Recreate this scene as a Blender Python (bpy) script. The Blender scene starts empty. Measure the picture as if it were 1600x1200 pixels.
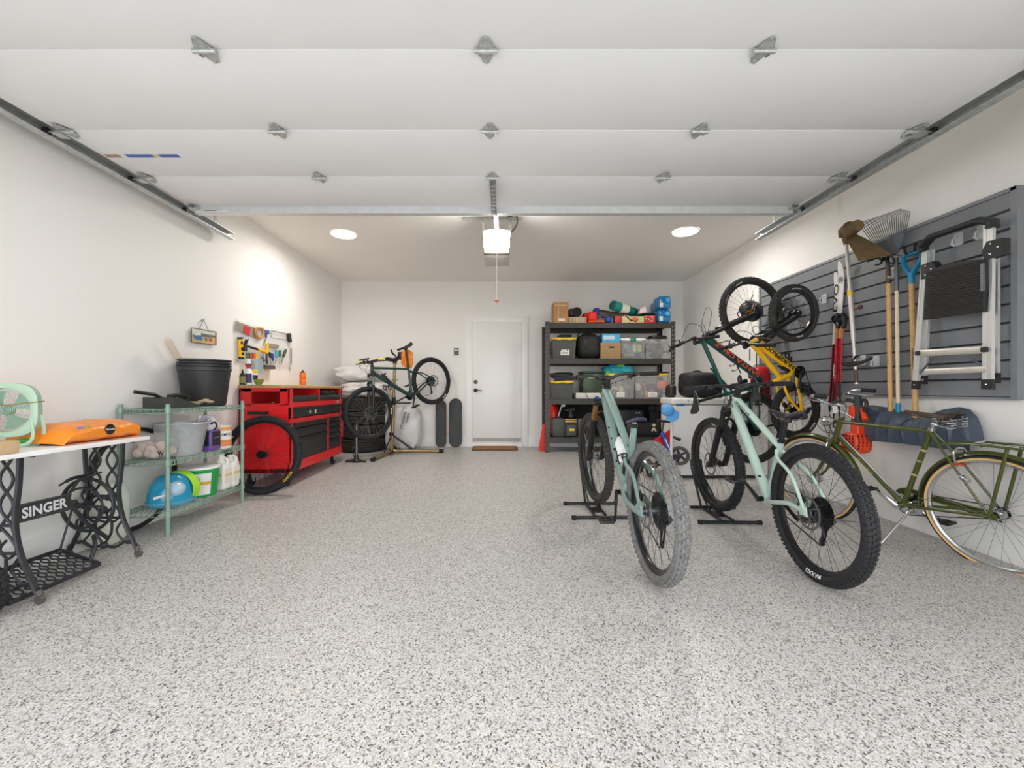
import bpy, bmesh, random
from math import *
from mathutils import Matrix, Vector, Euler

# ------------------------------------------------------------------ camera, sky, light, exposure
S = bpy.context.scene
COL = S.collection
FPX, CX, CY, CH = 652.0, 785.0, 609.0, 0.945          # focal length in pixels, principal point, eye height
cd = bpy.data.cameras.new('camera'); cam = bpy.data.objects.new('camera', cd); COL.objects.link(cam)
cd.sensor_fit = 'HORIZONTAL'; cd.sensor_width = 36.0; cd.lens = FPX/1600*36
cd.shift_x = (800-CX)/1600; cd.shift_y = (CY-600)/1600
cd.clip_start = .05; cd.clip_end = 200
cam.location = (0, 0, CH); cam.rotation_euler = (pi/2, 0, 0)
S.camera = cam
w = bpy.data.worlds.new('sky'); S.world = w; w.use_nodes = True
bg = w.node_tree.nodes['Background']
bg.inputs[0].default_value = (.92, .96, 1.0, 1); bg.inputs[1].default_value = 3.4
S.view_settings.view_transform = 'Standard'; S.view_settings.look = 'None'
S.view_settings.exposure = 0.26; S.view_settings.gamma = 1.0; S.view_settings.use_curve_mapping = False
S.cycles.max_bounces = 14; S.cycles.diffuse_bounces = 8; S.cycles.glossy_bounces = 4
S.cycles.transparent_max_bounces = 12; S.cycles.caustics_reflective = False; S.cycles.caustics_refractive = False
S.cycles.sample_clamp_indirect = 6.0
S.cycles.use_denoising = True
LAMP_W = 19.0                                           # each recessed ceiling lamp
OPENER_W = 17.0

# ------------------------------------------------------------------ helpers
V = Vector
def P(px, py, Y):
    """the point at depth Y that the photograph shows at pixel (px, py)"""
    return V(((px-CX)/FPX*Y, Y, CH-(py-CY)/FPX*Y))
SLOPE, YB = .0184, 6.97
XL, XR, ZC, YF = -2.69, 3.02, 2.751, 0.95
def fz(y): return -SLOPE*(YB-y)                         # the slab falls towards the garage door
def FP(px, py):
    Y = FPX*(CH+SLOPE*YB)/(py-CY+FPX*SLOPE)
    p = P(px, py, Y); p.z = fz(Y); return p
def lin(h):
    if not isinstance(h, str): return tuple(h)
    h = h.lstrip('#'); c = [int(h[i:i+2], 16)/255 for i in (0, 2, 4)]
    return tuple(x/12.92 if x <= .04045 else ((x+.055)/1.055)**2.4 for x in c)
MATS = {}
def M(name, col='#808080', rough=.5, metal=0.0, var=.06, scale=18.0, bump=0.0, bscale=120.0, alpha=1.0,
      trans=0.0, ior=1.45, emit=0.0, ecol=None, coat=0.0, spec=.5, sss=0.0):
    if name in MATS: return MATS[name]
    m = bpy.data.materials.new(name); m.use_nodes = True; nt = m.node_tree; b = nt.nodes['Principled BSDF']
    c = lin(col)
    tc = nt.nodes.new('ShaderNodeTexCoord')
    if var > 0:
        nz = nt.nodes.new('ShaderNodeTexNoise'); nz.inputs['Scale'].default_value = scale; nz.inputs['Detail'].default_value = 3
        nt.links.new(tc.outputs['Object'], nz.inputs['Vector'])
        cr = nt.nodes.new('ShaderNodeValToRGB')
        cr.color_ramp.elements[0].position = .3; cr.color_ramp.elements[1].position = .7
        cr.color_ramp.elements[0].color = (*[max(0, x*(1-var)) for x in c], 1)
        cr.color_ramp.elements[1].color = (*[min(1, x*(1+var)) for x in c], 1)
        nt.links.new(nz.outputs['Fac'], cr.inputs['Fac']); nt.links.new(cr.outputs['Color'], b.inputs['Base Color'])
    else: b.inputs['Base Color'].default_value = (*c, 1)
    b.inputs['Roughness'].default_value = rough; b.inputs['Metallic'].default_value = metal
    b.inputs['Specular IOR Level'].default_value = spec
    b.inputs['Coat Weight'].default_value = coat
    if alpha < 1: b.inputs['Alpha'].default_value = alpha
    if trans > 0: b.inputs['Transmission Weight'].default_value = trans; b.inputs['IOR'].default_value = ior
    if emit > 0:
        b.inputs['Emission Color'].default_value = (*lin(ecol or col), 1); b.inputs['Emission Strength'].default_value = emit
    if bump > 0:
        n2 = nt.nodes.new('ShaderNodeTexNoise'); n2.inputs['Scale'].default_value = bscale; n2.inputs['Detail'].default_value = 4
        nt.links.new(tc.outputs['Object'], n2.inputs['Vector'])
        bp = nt.nodes.new('ShaderNodeBump'); bp.inputs['Strength'].default_value = bump; bp.inputs['Distance'].default_value = .01
        nt.links.new(n2.outputs['Fac'], bp.inputs['Height']); nt.links.new(bp.outputs['Normal'], b.inputs['Normal'])
    MATS[name] = m; return m

def frame_from(d, up=V((0, 0, 1))):
    d = V(d).normalized()
    if abs(d.dot(up)) > .98: up = V((1, 0, 0))
    a = up.cross(d).normalized(); b = d.cross(a)
    return a, b, d
class MB:
    """collects shapes and links them as one mesh object"""
    def __init__(s, T=None): s.v = []; s.f = []; s.sm = []; s.mi = []; s.T = T; s.cur = 0
    def add(s, vs, fs, smooth=False, T=None):
        o = len(s.v)
        for q in vs:
            q = V(q)
            if T is not None: q = T @ q
            if s.T is not None: q = s.T @ q
            s.v.append(q)
        for q in fs: s.f.append([i+o for i in q]); s.sm.append(smooth); s.mi.append(s.cur)
        return s
    def box(s, c, d, rot=None, T=None):
        c = V(c); x, y, z = [k/2 for k in d]
        vs = [V((a*x, b*y, e*z)) for a in (-1, 1) for b in (-1, 1) for e in (-1, 1)]
        if rot is not None:
            R = Euler(rot).to_matrix() if not isinstance(rot, Matrix) else rot
            vs = [R @ q for q in vs]
        return s.add([q+c for q in vs], [(0, 1, 3, 2), (4, 6, 7, 5), (0, 4, 5, 1), (2, 3, 7, 6), (0, 2, 6, 4), (1, 5, 7, 3)], False, T)
    def rbox(s, c, d, r=.01, seg=2, rot=None, T=None):
        """box with rounded edges"""
        c = V(c); hx, hy, hz = [k/2 for k in d]; r = min(r, hx*.99, hy*.99, hz*.99)
        ph = [-pi/2+i*(pi/2)/seg for i in range(seg+1)]; lats = [(a, -1) for a in ph]+[(a+pi/2, 1) for a in ph]
        lons = []
        for k in range(4): lons += [(k*pi/2+i*(pi/2)/seg, k) for i in range(seg+1)]
        sg = [(1, 1), (-1, 1), (-1, -1), (1, -1)]
        R = None
        if rot is not None: R = Euler(rot).to_matrix() if not isinstance(rot, Matrix) else rot
        vs = []; n = len(lons)
        for la, sz in lats:
            for lo, k in lons:
                q = V((sg[k][0]*(hx-r)+r*cos(la)*cos(lo), sg[k][1]*(hy-r)+r*cos(la)*sin(lo), sz*(hz-r)+r*sin(la)))
                if R is not None: q = R @ q
                vs.append(q+c)
        fs = []
        for i in range(len(lats)-1):
            for j in range(n): fs.append((i*n+j, i*n+(j+1) % n, (i+1)*n+(j+1) % n, (i+1)*n+j))
        fs.append(list(range(n))[::-1]); fs.append([(len(lats)-1)*n+j for j in range(n)])
        return s.add(vs, fs, True, T)
    def tube(s, pts, r, n=8, closed=False, caps=True, flat=None, T=None, up=V((0, 0, 1))):
        """sweep of a circle (flat=(a,b): an ellipse) along points; r may be a list"""
        pts = [V(p) for p in pts]; N = len(pts)
        rs = r if isinstance(r, (list, tuple)) else [r]*N
        vs = []; prev = None
        for i, p in enumerate(pts):
            if closed: d = pts[(i+1) % N]-pts[i-1]
            else: d = pts[min(i+1, N-1)]-pts[max(i-1, 0)]
            if d.length < 1e-9: d = V((0, 0, 1))
            d.normalize()
            if prev is None: a, b, _ = frame_from(d, up)
            else:
                a = prev-d*prev.dot(d)
                if a.length < 1e-6: a, b, _ = frame_from(d, up)
                a.normalize(); b = d.cross(a)
            prev = a
            fa, fb = flat if flat else (1, 1)
            for k in range(n):
                t = 2*pi*k/n; vs.append(p+a*(rs[i]*fa*cos(t))+b*(rs[i]*fb*sin(t)))
        fs = []
        for i in range(N if closed else N-1):
            j = (i+1) % N
            for k in range(n): fs.append((i*n+k, i*n+(k+1) % n, j*n+(k+1) % n, j*n+k))
        if caps and not closed: fs.append(list(range(n))[::-1]); fs.append([(N-1)*n+k for k in range(n)])
        return s.add(vs, fs, True, T)
    def cyl(s, a, b, r, r2=None, n=16, T=None): return s.tube([a, b], [r, r if r2 is None else r2], n, T=T)
    def lathe(s, prof, c=(0, 0, 0), axis=(0, 0, 1), n=24, T=None, arc=None, up=V((0, 0, 1))):
        """profile of (radius, height) turned about an axis through c"""
        a, b, d = frame_from(axis, up); c = V(c); vs = []; N = len(prof)
        A = arc or (0, 2*pi); full = arc is None; cnt = n if full else n+1
        for k in range(cnt):
            t = A[0]+(A[1]-A[0])*k/n
            for r, h in prof: vs.append(c+a*(r*cos(t))+b*(r*sin(t))+d*h)
        fs = []
        for k in range(n):
            k2 = (k+1) % cnt
            for i in range(N-1): fs.append((k*N+i, k2*N+i, k2*N+i+1, k*N+i+1))
        return s.add(vs, fs, True, T)
    def torus(s, c, R, r, axis=(0, 1, 0), n=48, m=10, flat=(1, 1), arc=None, T=None):
        prof = [(R+r*flat[0]*cos(2*pi*i/m), r*flat[1]*sin(2*pi*i/m)) for i in range(m+1)]
        return s.lathe(prof, c, axis, n, T, arc)
    def prism(s, poly, o, ex, ey, depth, T=None, smooth=False):
        """2-D outline in the plane (o, ex, ey), pushed by the vector depth"""
        o, ex, ey, dp = V(o), V(ex), V(ey), V(depth); n = len(poly)
        a = [o+ex*x+ey*y for x, y in poly]; vs = a+[p+dp for p in a]
        fs = [list(range(n))[::-1], [n+i for i in range(n)]]+[(i, (i+1) % n, n+(i+1) % n, n+i) for i in range(n)]
        return s.add(vs, fs, smooth, T)
    def ball(s, c, r, n=16, m=10, T=None, rot=None):
        rx, ry, rz = (r, r, r) if not isinstance(r, (list, tuple)) else r
        R = Euler(rot).to_matrix() if rot is not None else None
        c = V(c); vs = []
        for i in range(m+1):
            la = -pi/2+pi*i/m
            for k in range(n):
                q = V((rx*cos(la)*cos(2*pi*k/n), ry*cos(la)*sin(2*pi*k/n), rz*sin(la)))
                vs.append((R @ q if R else q)+c)
        fs = [(i*n+k, i*n+(k+1) % n, (i+1)*n+(k+1) % n, (i+1)*n+k) for i in range(m) for k in range(n)]
        return s.add(vs, fs, True, T)
    def grid(s, fn, nu, nv, T=None, thick=None):
        """surface fn(u,v), given thickness along its normal when thick is set"""
        pts = [[V(fn(i/nu, j/nv)) for j in range(nv+1)] for i in range(nu+1)]
        W = nv+1
        vs = [p for row in pts for p in row]; fs = [(i*W+j, (i+1)*W+j, (i+1)*W+j+1, i*W+j+1) for i in range(nu) for j in range(nv)]
        if thick:
            ns = []
            for i in range(nu+1):
                for j in range(W):
                    du = pts[min(i+1, nu)][j]-pts[max(i-1, 0)][j]; dv = pts[i][min(j+1, nv)]-pts[i][max(j-1, 0)]
                    k = du.cross(dv); ns.append(k.normalized() if k.length > 1e-12 else V((0, 0, 1)))
            o = len(vs); vs = vs+[p+q*thick for p, q in zip(vs, ns)]
            fs = [tuple(reversed(q)) for q in fs]+[tuple(o+i for i in q) for q in fs]
            rim = [i*W for i in range(nu+1)]+[nu*W+j for j in range(1, W)]+[i*W+nv for i in range(nu-1, -1, -1)]+[j for j in range(nv-1, 0, -1)]
            for i in range(len(rim)): a, b = rim[i], rim[(i+1) % len(rim)]; fs.append((b, a, a+o, b+o))
        return s.add(vs, fs, True, T)
    def hull_bag(s, c, d, seed=0, amp=.12, n=28, m=18, p=.6, T=None, rot=None, freq=5):
        """soft bulging sack: a squared ball with folds"""
        rnd = random.Random(seed); ks = [(rnd.uniform(-freq, freq), rnd.uniform(-freq, freq), rnd.uniform(-freq, freq), rnd.uniform(0, 6)) for _ in range(7)]
        R = Euler(rot).to_matrix() if rot is not None else None
        c = V(c); vs = []
        sp = lambda x: copysign(abs(x)**p, x)
        for i in range(m+1):
            la = -pi/2+pi*i/m
            for k in range(n):
                q = V((sp(cos(la))*sp(cos(2*pi*k/n)), sp(cos(la))*sp(sin(2*pi*k/n)), sp(sin(la))))
                e = sum(sin(a*q.x+b*q.y+g*q.z+h) for a, b, g, h in ks)/7
                q = q*(1+amp*e); q = V((q.x*d[0]/2, q.y*d[1]/2, q.z*d[2]/2))
                vs.append((R @ q if R else q)+c)
        fs = [(i*n+k, i*n+(k+1) % n, (i+1)*n+(k+1) % n, (i+1)*n+k) for i in range(m) for k in range(n)]
        return s.add(vs, fs, True, T)
    def build(s, name, mat, parent=None, world=False, kind=None, label=None, ang=38):
        me = bpy.data.meshes.new(name)
        vs = s.v
        if world and parent is not None:
            Mi = wm(parent).inverted(); vs = [Mi @ q for q in vs]
        me.from_pydata([tuple(q) for q in vs], [], s.f)
        me.polygons.foreach_set('use_smooth', s.sm)
        ms = mat if isinstance(mat, (list, tuple)) else [mat]
        for m in ms: me.materials.append(m)
        if len(ms) > 1: me.polygons.foreach_set('material_index', s.mi)
        me.validate(); me.update()
        bm = bmesh.new(); bm.from_mesh(me); bmesh.ops.remove_doubles(bm, verts=bm.verts, dist=1e-6)
        bmesh.ops.recalc_face_normals(bm, faces=bm.faces); bm.to_mesh(me); bm.free()
        if any(s.sm): me.set_sharp_from_angle(angle=radians(ang))
        o = bpy.data.objects.new(name, me); COL.objects.link(o)
        if parent is not None: o.parent = parent
        if kind: o['kind'] = kind
        if label: o['label'] = label
        return o
def wm(o):
    m = o.matrix_basis.copy()
    while o.parent is not None: o = o.parent; m = o.matrix_basis @ m
    return m
def tag(o, label, cat, group=None):
    o['label'] = label; o['category'] = cat
    if group: o['group'] = group
    return o
def thing(name, label, cat, loc=(0, 0, 0), rz=0.0, group=None, mat4=None):
    o = bpy.data.objects.new(name, None); COL.objects.link(o); o.empty_display_size = .1
    if mat4 is not None: o.matrix_basis = mat4
    else: o.location = V(loc); o.rotation_euler = (0, 0, rz)
    return tag(o, label, cat, group)
def struct(mb, name, mat, parent=None):
    o = mb.build(name, mat, parent)
    if parent is None: o['kind'] = 'structure'
    return o
def dup(o, parent=None):
    c = o.copy(); COL.objects.link(c)
    if parent is not None: c.parent = parent
    for ch in list(o.children): dup(ch, c)
    return c
_TX = {}
def text_geo(t, bold=0.0):
    """outline font lettering as flat geometry, height 1 for capitals, origin at the left end of the baseline"""
    k = (t, bold)
    if k not in _TX:
        c = bpy.data.curves.new('lettering', 'FONT'); c.body = t; c.size = 1.45; c.resolution_u = 3; c.offset = bold
        o = bpy.data.objects.new('lettering', c); COL.objects.link(o)
        me = bpy.data.meshes.new_from_object(o.evaluated_get(bpy.context.evaluated_depsgraph_get()))
        _TX[k] = ([tuple(v.co) for v in me.vertices], [tuple(p.vertices) for p in me.polygons])
        bpy.data.objects.remove(o); bpy.data.curves.remove(c); bpy.data.meshes.remove(me)
    return _TX[k]
def text_w(t, bold=0.0): return max(v[0] for v in text_geo(t, bold)[0])
def letters(mb, t, o, ex, ey, h, bold=0.0, wide=1.0, fn=None, width=None, center=False):
    """lettering on the plane (o; ex along the line, ey up); fn maps (x, y) to a point instead"""
    vs, fs = text_geo(t, bold); tw = text_w(t, bold)
    if width: wide = width/(tw*h)
    off = -tw*h*wide/2 if center else 0
    if fn is None:
        o, ex, ey = V(o), V(ex).normalized(), V(ey).normalized()
        pts = [o+ex*(x*h*wide+off)+ey*(y*h) for x, y, z in vs]
    else: pts = [fn(x*h*wide+off, y*h) for x, y, z in vs]
    return mb.add(pts, fs)
def lerp(a, b, t): return a+(b-a)*t
def bez(pts, n=16):
    """smooth curve through points"""
    pts = [V(p) for p in pts]; out = []
    for i in range(len(pts)-1):
        p0, p1, p2, p3 = pts[max(i-1, 0)], pts[i], pts[i+1], pts[min(i+2, len(pts)-1)]
        for k in range(n):
            t = k/n; out.append(.5*((2*p1)+(p2-p0)*t+(2*p0-5*p1+4*p2-p3)*t*t+(3*p1-p0-3*p2+p3)*t**3))
    out.append(pts[-1]); return out
X, Y, Z = V((1, 0, 0)), V((0, 1, 0)), V((0, 0, 1))
def bike_geo(s):
    """key points of a bicycle, x forward, y left, z up, rear axle over the origin"""
    R, wb = s['R'], s['wb']; Rf = s.get('Rf', R)
    ha = radians(s['ha']); sa = radians(s['sa'])
    u = (-cos(ha), sin(ha)); n = (sin(ha), cos(ha))
    A = (wb, Rf)
    L = sqrt(s['ac']**2 - s['off']**2)
    C = (A[0] - s['off']*n[0] + L*u[0], A[1] - s['off']*n[1] + L*u[1])
    pt = lambda p, d, t: (p[0] + d[0]*t, p[1] + d[1]*t)
    g = {}
    g['ra'] = (0, R); g['fa'] = A; g['crown'] = C
    g['hb'] = pt(C, u, .012); g['ht'] = pt(C, u, .012 + s['htl'])
    g['bar'] = pt(C, u, .012 + s['htl'] + s.get('stack', .045))
    g['u'] = u; g['n'] = n
    g['bb'] = (sqrt(s['cs']**2 - s['drop']**2), R - s['drop'])
    sd = (-cos(sa), sin(sa)); g['sd'] = sd
    g['st'] = pt(g['bb'], sd, s['stl']); g['sad'] = pt(g['bb'], sd, s['sadl'])
    return g
SPEC = {
 'b1': dict(R=.37, wb=1.17, ha=66, sa=74, ac=.53, off=.046, htl=.11, cs=.44, drop=.06, stl=.43, sadl=.70),
 'b2': dict(R=.372, wb=1.27, ha=64.5, sa=75, ac=.565, off=.044, htl=.12, cs=.44, drop=.035, stl=.44, sadl=.72),
 'b3': dict(R=.372, wb=1.13, ha=65, sa=73, ac=.53, off=.046, htl=.115, cs=.43, drop=.06, stl=.40, sadl=.55),
 'b4': dict(R=.345, wb=1.07, ha=70, sa=71, ac=.385, off=.06, htl=.17, cs=.46, drop=.06, stl=.56, sadl=.68),
 'b5': dict(R=.37, wb=1.22, ha=65, sa=76, ac=.56, off=.044, htl=.11, cs=.435, drop=.03, stl=.40, sadl=.68),
 'b6': dict(R=.262, wb=.90, ha=66, sa=73, ac=.43, off=.04, htl=.09, cs=.36, drop=.0, stl=.26, sadl=.42),
}
# ------------------------------------------------------------------ the room shell
def wall_mat(name, col, r=.55):
    return M(name, col, rough=r, var=.012, scale=1.5, bump=.02, bscale=260, spec=.3)
m_wall = wall_mat('white_wall_paint', '#efedea')
m_ceil = wall_mat('white_ceiling_paint', '#efece7', .7)
m_trim = M('white_trim_paint', '#f3f2f0', rough=.35, var=.01)
m_conc = M('driveway_concrete', '#d5d2cc', rough=.8, var=.1, scale=3)
def floor_mat():
    m = bpy.data.materials.new('flake_epoxy_floor'); m.use_nodes = True; nt = m.node_tree; b = nt.nodes['Principled BSDF']
    N = nt.nodes.new; L = nt.links.new
    tc = N('ShaderNodeTexCoord')
    def flakes(scale, seed):
        mp = N('ShaderNodeMapping'); mp.inputs['Location'].default_value = (seed, seed*1.7, 0); L(tc.outputs['Object'], mp.inputs['Vector'])
        nz = N('ShaderNodeTexNoise'); nz.inputs['Scale'].default_value = 90; nz.inputs['Detail'].default_value = 2; L(mp.outputs[0], nz.inputs['Vector'])
        mx = N('ShaderNodeMix'); mx.data_type = 'VECTOR'; mx.inputs['Factor'].default_value = .012
        L(mp.outputs[0], mx.inputs[4]); L(nz.outputs['Color'], mx.inputs[5])
        vo = N('ShaderNodeTexVoronoi'); vo.voronoi_dimensions = '2D'; vo.inputs['Scale'].default_value = scale; L(mx.outputs[1], vo.inputs['Vector'])
        sp = N('ShaderNodeSeparateColor'); L(vo.outputs['Color'], sp.inputs[0]); return sp
    s1 = flakes(230, 0); s2 = flakes(165, 4.3)
    r = N('ShaderNodeValToRGB'); r.color_ramp.interpolation = 'CONSTANT'; L(s1.outputs[0], r.inputs['Fac'])
    cols = [(0, '#d3d1cf'), (.28, '#c4c2bf'), (.46, '#b2afac'), (.60, '#c2bab2'), (.70, '#989694'), (.80, '#827f7d'), (.86, '#b0a08a'), (.90, '#666463'), (.955, '#48474a')]
    for i, (p, c) in enumerate(cols):
        e = r.color_ramp.elements[i] if i < 2 else r.color_ramp.elements.new(p)
        e.position = p; e.color = (*lin(c), 1)
    r2 = N('ShaderNodeValToRGB'); r2.color_ramp.interpolation = 'CONSTANT'; L(s2.outputs[1], r2.inputs['Fac'])
    for i, (p, c) in enumerate([(0, '#bdbbba'), (.5, '#cac9c9'), (.74, '#a6a19b'), (.88, '#77736f'), (.96, '#4a494b')]):
        e = r2.color_ramp.elements[i] if i < 2 else r2.color_ramp.elements.new(p)
        e.position = p; e.color = (*lin(c), 1)
    mx = N('ShaderNodeMix'); mx.data_type = 'RGBA'
    gt = N('ShaderNodeMath'); gt.operation = 'GREATER_THAN'; gt.inputs[1].default_value = .68; L(s2.outputs[2], gt.inputs[0])
    L(gt.outputs[0], mx.inputs['Factor']); L(r.outputs[0], mx.inputs[6]); L(r2.outputs[0], mx.inputs[7])
    L(mx.outputs[2], b.inputs['Base Color'])
    b.inputs['Roughness'].default_value = .40; b.inputs['Specular IOR Level'].default_value = .4
    bp = N('ShaderNodeBump'); bp.inputs['Strength'].default_value = .12; bp.inputs['Distance'].default_value = .002
    nz = N('ShaderNodeTexNoise'); nz.inputs['Scale'].default_value = 140; L(tc.outputs['Object'], nz.inputs['Vector'])
    L(nz.outputs[0], bp.inputs['Height']); L(bp.outputs[0], b.inputs['Normal'])
    return m
m_floor = floor_mat()
def slab(mb, x0, x1, y0, y1, t=.12):
    vs = [(x, y, fz(y)+d) for d in (0, -t) for x, y in ((x0, y0), (x1, y0), (x1, y1), (x0, y1))]
    return mb.add(vs, [(0, 1, 2, 3), (7, 6, 5, 4), (0, 4, 5, 1), (1, 5, 6, 2), (2, 6, 7, 3), (3, 7, 4, 0)])
struct(slab(MB(), XL-.15, XR+.15, .45, YB+.15), 'floor', m_floor)
drive = MB(); drive.add([(-14, -16, fz(.45)-.35), (14, -16, fz(.45)-.35), (14, .45, fz(.45)-.012), (-14, .45, fz(.45)-.012)], [(0, 1, 2, 3)])
drive.add([(-14, -16, fz(.45)-.5), (14, -16, fz(.45)-.5), (14, .45, fz(.45)-.13), (-14, .45, fz(.45)-.13)], [(3, 2, 1, 0)])
struct(drive, 'ground', m_conc)
ZB = fz(.5)-.12; HW = ZC-ZB
struct(MB().box(((XL-.075), (YF+YB)/2+.0, ZB+HW/2), (.15, YB-YF+.3, HW)), 'wall_left', m_wall)
struct(MB().box(((XR+.075), (YF+YB)/2, ZB+HW/2), (.15, YB-YF+.3, HW)), 'wall_right', m_wall)
struct(MB().box(((XL+XR)/2, YB+.075, ZB+HW/2), (XR-XL, .15, HW)), 'wall_back', m_wall)
struct(MB().box(((XL+XR)/2, (YF+YB)/2, ZC+.075), (XR-XL+.3, YB-YF+.3, .15)), 'ceiling', m_ceil)
DX0, DX1 = -2.51, 2.37                                   # garage door opening
wf = MB(); wf.box(((XL+DX0)/2, YF-.075, ZB+HW/2), (DX0-XL, .15, HW)); wf.box(((XR+DX1)/2, YF-.075, ZB+HW/2), (XR-DX1, .15, HW))
wf.box(((DX0+DX1)/2, YF-.075, (2.13+ZC)/2), (DX1-DX0, .15, ZC-2.13)); struct(wf, 'wall_front', m_wall)
struct(MB().box(((DX0+DX1)/2, -.1, 2.52), (11, 1.78, .16)), 'added_overhang', m_wall)          # unseen overhang, added to keep sky light off the near floor
# tall skirting boards
def skirt(mb, pts, t, h, side):
    for (x0, y0), (x1, y1) in pts:
        vs = []
        for (x, y) in ((x0, y0), (x1, y1)):
            for dx in (0, t):
                for z in (fz(y)-.01, fz(y)+h-(.006 if dx else 0)): vs.append((x+side[0]*dx, y+side[1]*dx, z))
        mb.add(vs, [(0, 1, 5, 4), (2, 6, 7, 3), (1, 3, 7, 5), (0, 4, 6, 2), (0, 2, 3, 1), (4, 5, 7, 6)])
    return mb
struct(skirt(MB(), [((XL, YF), (XL, YB))], .014, .185, (1, 0)), 'baseboard_left', m_trim)
struct(skirt(MB(), [((XR, YF), (XR, YB))], .014, .185, (-1, 0)), 'baseboard_right', m_trim)
struct(skirt(MB(), [((XL+.014, YB), (-.61, YB)), ((.43, YB), (XR-.014, YB))], .014, .185, (0, -1)), 'baseboard_back', m_trim)
# entry door in the back wall
m_door = M('door_paint', '#f1f0ef', rough=.32, var=.01)
m_bronze = M('dark_bronze', '#4a4038', rough=.35, metal=.9, var=.1)
m_alu = M('brushed_aluminium', '#c9cbcc', rough=.32, metal=.9, var=.05)
d = struct(MB().rbox((-.09, YB-.012, 1.083), (.823, .04, 1.99), .004), 'door_1', m_door)
lk = MB(); lk.lathe([(0, 0), (.03, 0), (.034, -.006), (.03, -.014), (0, -.016)], (-.445, YB-.032, 1.075), (0, 1, 0), 20); lk.box((-.445, YB-.05, 1.075), (.008, .01, .03))
lk.build('deadbolt', m_bronze, d)
lv = MB(); lv.lathe([(0, 0), (.03, 0), (.034, -.006), (.028, -.014), (.012, -.018), (.011, -.05), (0, -.052)], (-.445, YB-.032, .935), (0, 1, 0), 20)
lv.tube([(-.445, YB-.078, .935), (-.40, YB-.08, .935), (-.335, YB-.076, .93)], [.011, .010, .008], 10)
lv.build('handle', m_bronze, d)
MB().box((-.09, YB-.036, .118), (.80, .006, .055)).build('door_sweep', M('grey_sweep', '#a5a7a3', rough=.5), d)
hg = MB()
tr = MB()
tr.rbox((-.557, YB-.012, 1.07), (.105, .03, 2.14), .004); tr.rbox((.377, YB-.012, 1.07), (.105, .03, 2.14), .004); tr.rbox((-.09, YB-.013, 2.128), (1.04, .032, .105), .004)
tr.rbox((-.09, YB-.03, .03), (.84, .075, .075), .004)
for x in (-.3, -.09, .16): tr.cyl((x, YB-.068, .05), (x, YB-.0695, .05), .006, n=10)
struct(tr, 'trim_1', m_trim)
# ------------------------------------------------------------------ overhead: garage door, tracks, opener, lamps
m_galv = M('galvanised_steel', '#c2c5c5', rough=.42, metal=.55, var=.16, scale=40)
m_galvd = M('weathered_steel', '#9fa2a0', rough=.45, metal=.5, var=.2, scale=40)
m_black = M('black_plastic', '#1b1b1c', rough=.45, var=.08)
m_white = M('white_plastic', '#f2f2f0', rough=.4, var=.01)
m_panel = M('garage_door_skin', '#edeef0', rough=.75, spec=.25, var=.012, scale=3, bump=.03, bscale=300)
m_led = M('lamp_diffuser', '#ffffff', rough=.4, var=0, emit=6.0, ecol='#fffaf2')
PZ = lambda y: 2.397+.02*(y-1.78)                          # underside of the raised door
gd = thing('garage_door', 'white sectional garage door rolled up flat under the ceiling', 'garage door', (-.07, 2.35, PZ(2.35)))
SE = [.72, 1.243, 1.78, 2.353, 2.888, 3.42]
for i in range(1, 5):
    y0, y1 = SE[i], SE[i+1]
    a, b = V((0, y0+.002, PZ(y0))), V((0, y1-.002, PZ(y1))); mid = (a+b)/2
    MB().rbox((-.07, mid.y, mid.z+.023), (4.88, (b-a).length, .046), .004, rot=(atan2(b.z-a.z, b.y-a.y), 0, 0)).build('door_section', m_panel, gd, world=True)
def hinge(c, roller=0):
    """stamped hinge bolted across a seam: two tapered leaves and a knuckle"""
    mb = MB(); z = c[2]-.002
    mb.prism([(-.036, -.004), (-.036, .016), (-.010, .07), (.010, .07), (.036, .016), (.036, -.004)], (c[0], c[1], z), X, Y, (0, 0, -.003))
    mb.prism([(-.040, .004), (-.036, -.02), (-.012, -.072), (.012, -.072), (.036, -.02), (.040, .004)], (c[0], c[1], z-.006), X, Y, (0, 0, -.003))
    mb.cyl((c[0]-.048, c[1]-.012, z-.014), (c[0]+.048, c[1]-.012, z-.014), .010, n=12)
    mb.prism([(-.012, 0), (-.012, -.02), (.018, -.012), (.018, 0)], (c[0]-.034, c[1]+.012, z), Y, Z, (.004, 0, 0)); mb.prism([(-.012, 0), (-.012, -.02), (.018, -.012), (.018, 0)], (c[0]+.030, c[1]+.012, z), Y, Z, (.004, 0, 0))
    for dx, dy in ((0, .058), (0, -.06), (-.02, .012), (.02, .012), (-.018, -.03), (.018, -.03)): mb.cyl((c[0]+dx, c[1]+dy, z-.002), (c[0]+dx, c[1]+dy, z-.012), .006, n=6)
    return mb
for y in SE[2:5]:
    for x in (-1.265, -.07, 1.11):
        hinge((x, y, PZ(y))).build('hinge', m_galv, gd, world=True)
m_nylon = M('roller_nylon', '#26282a', rough=.4)
TZ = 2.402
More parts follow.
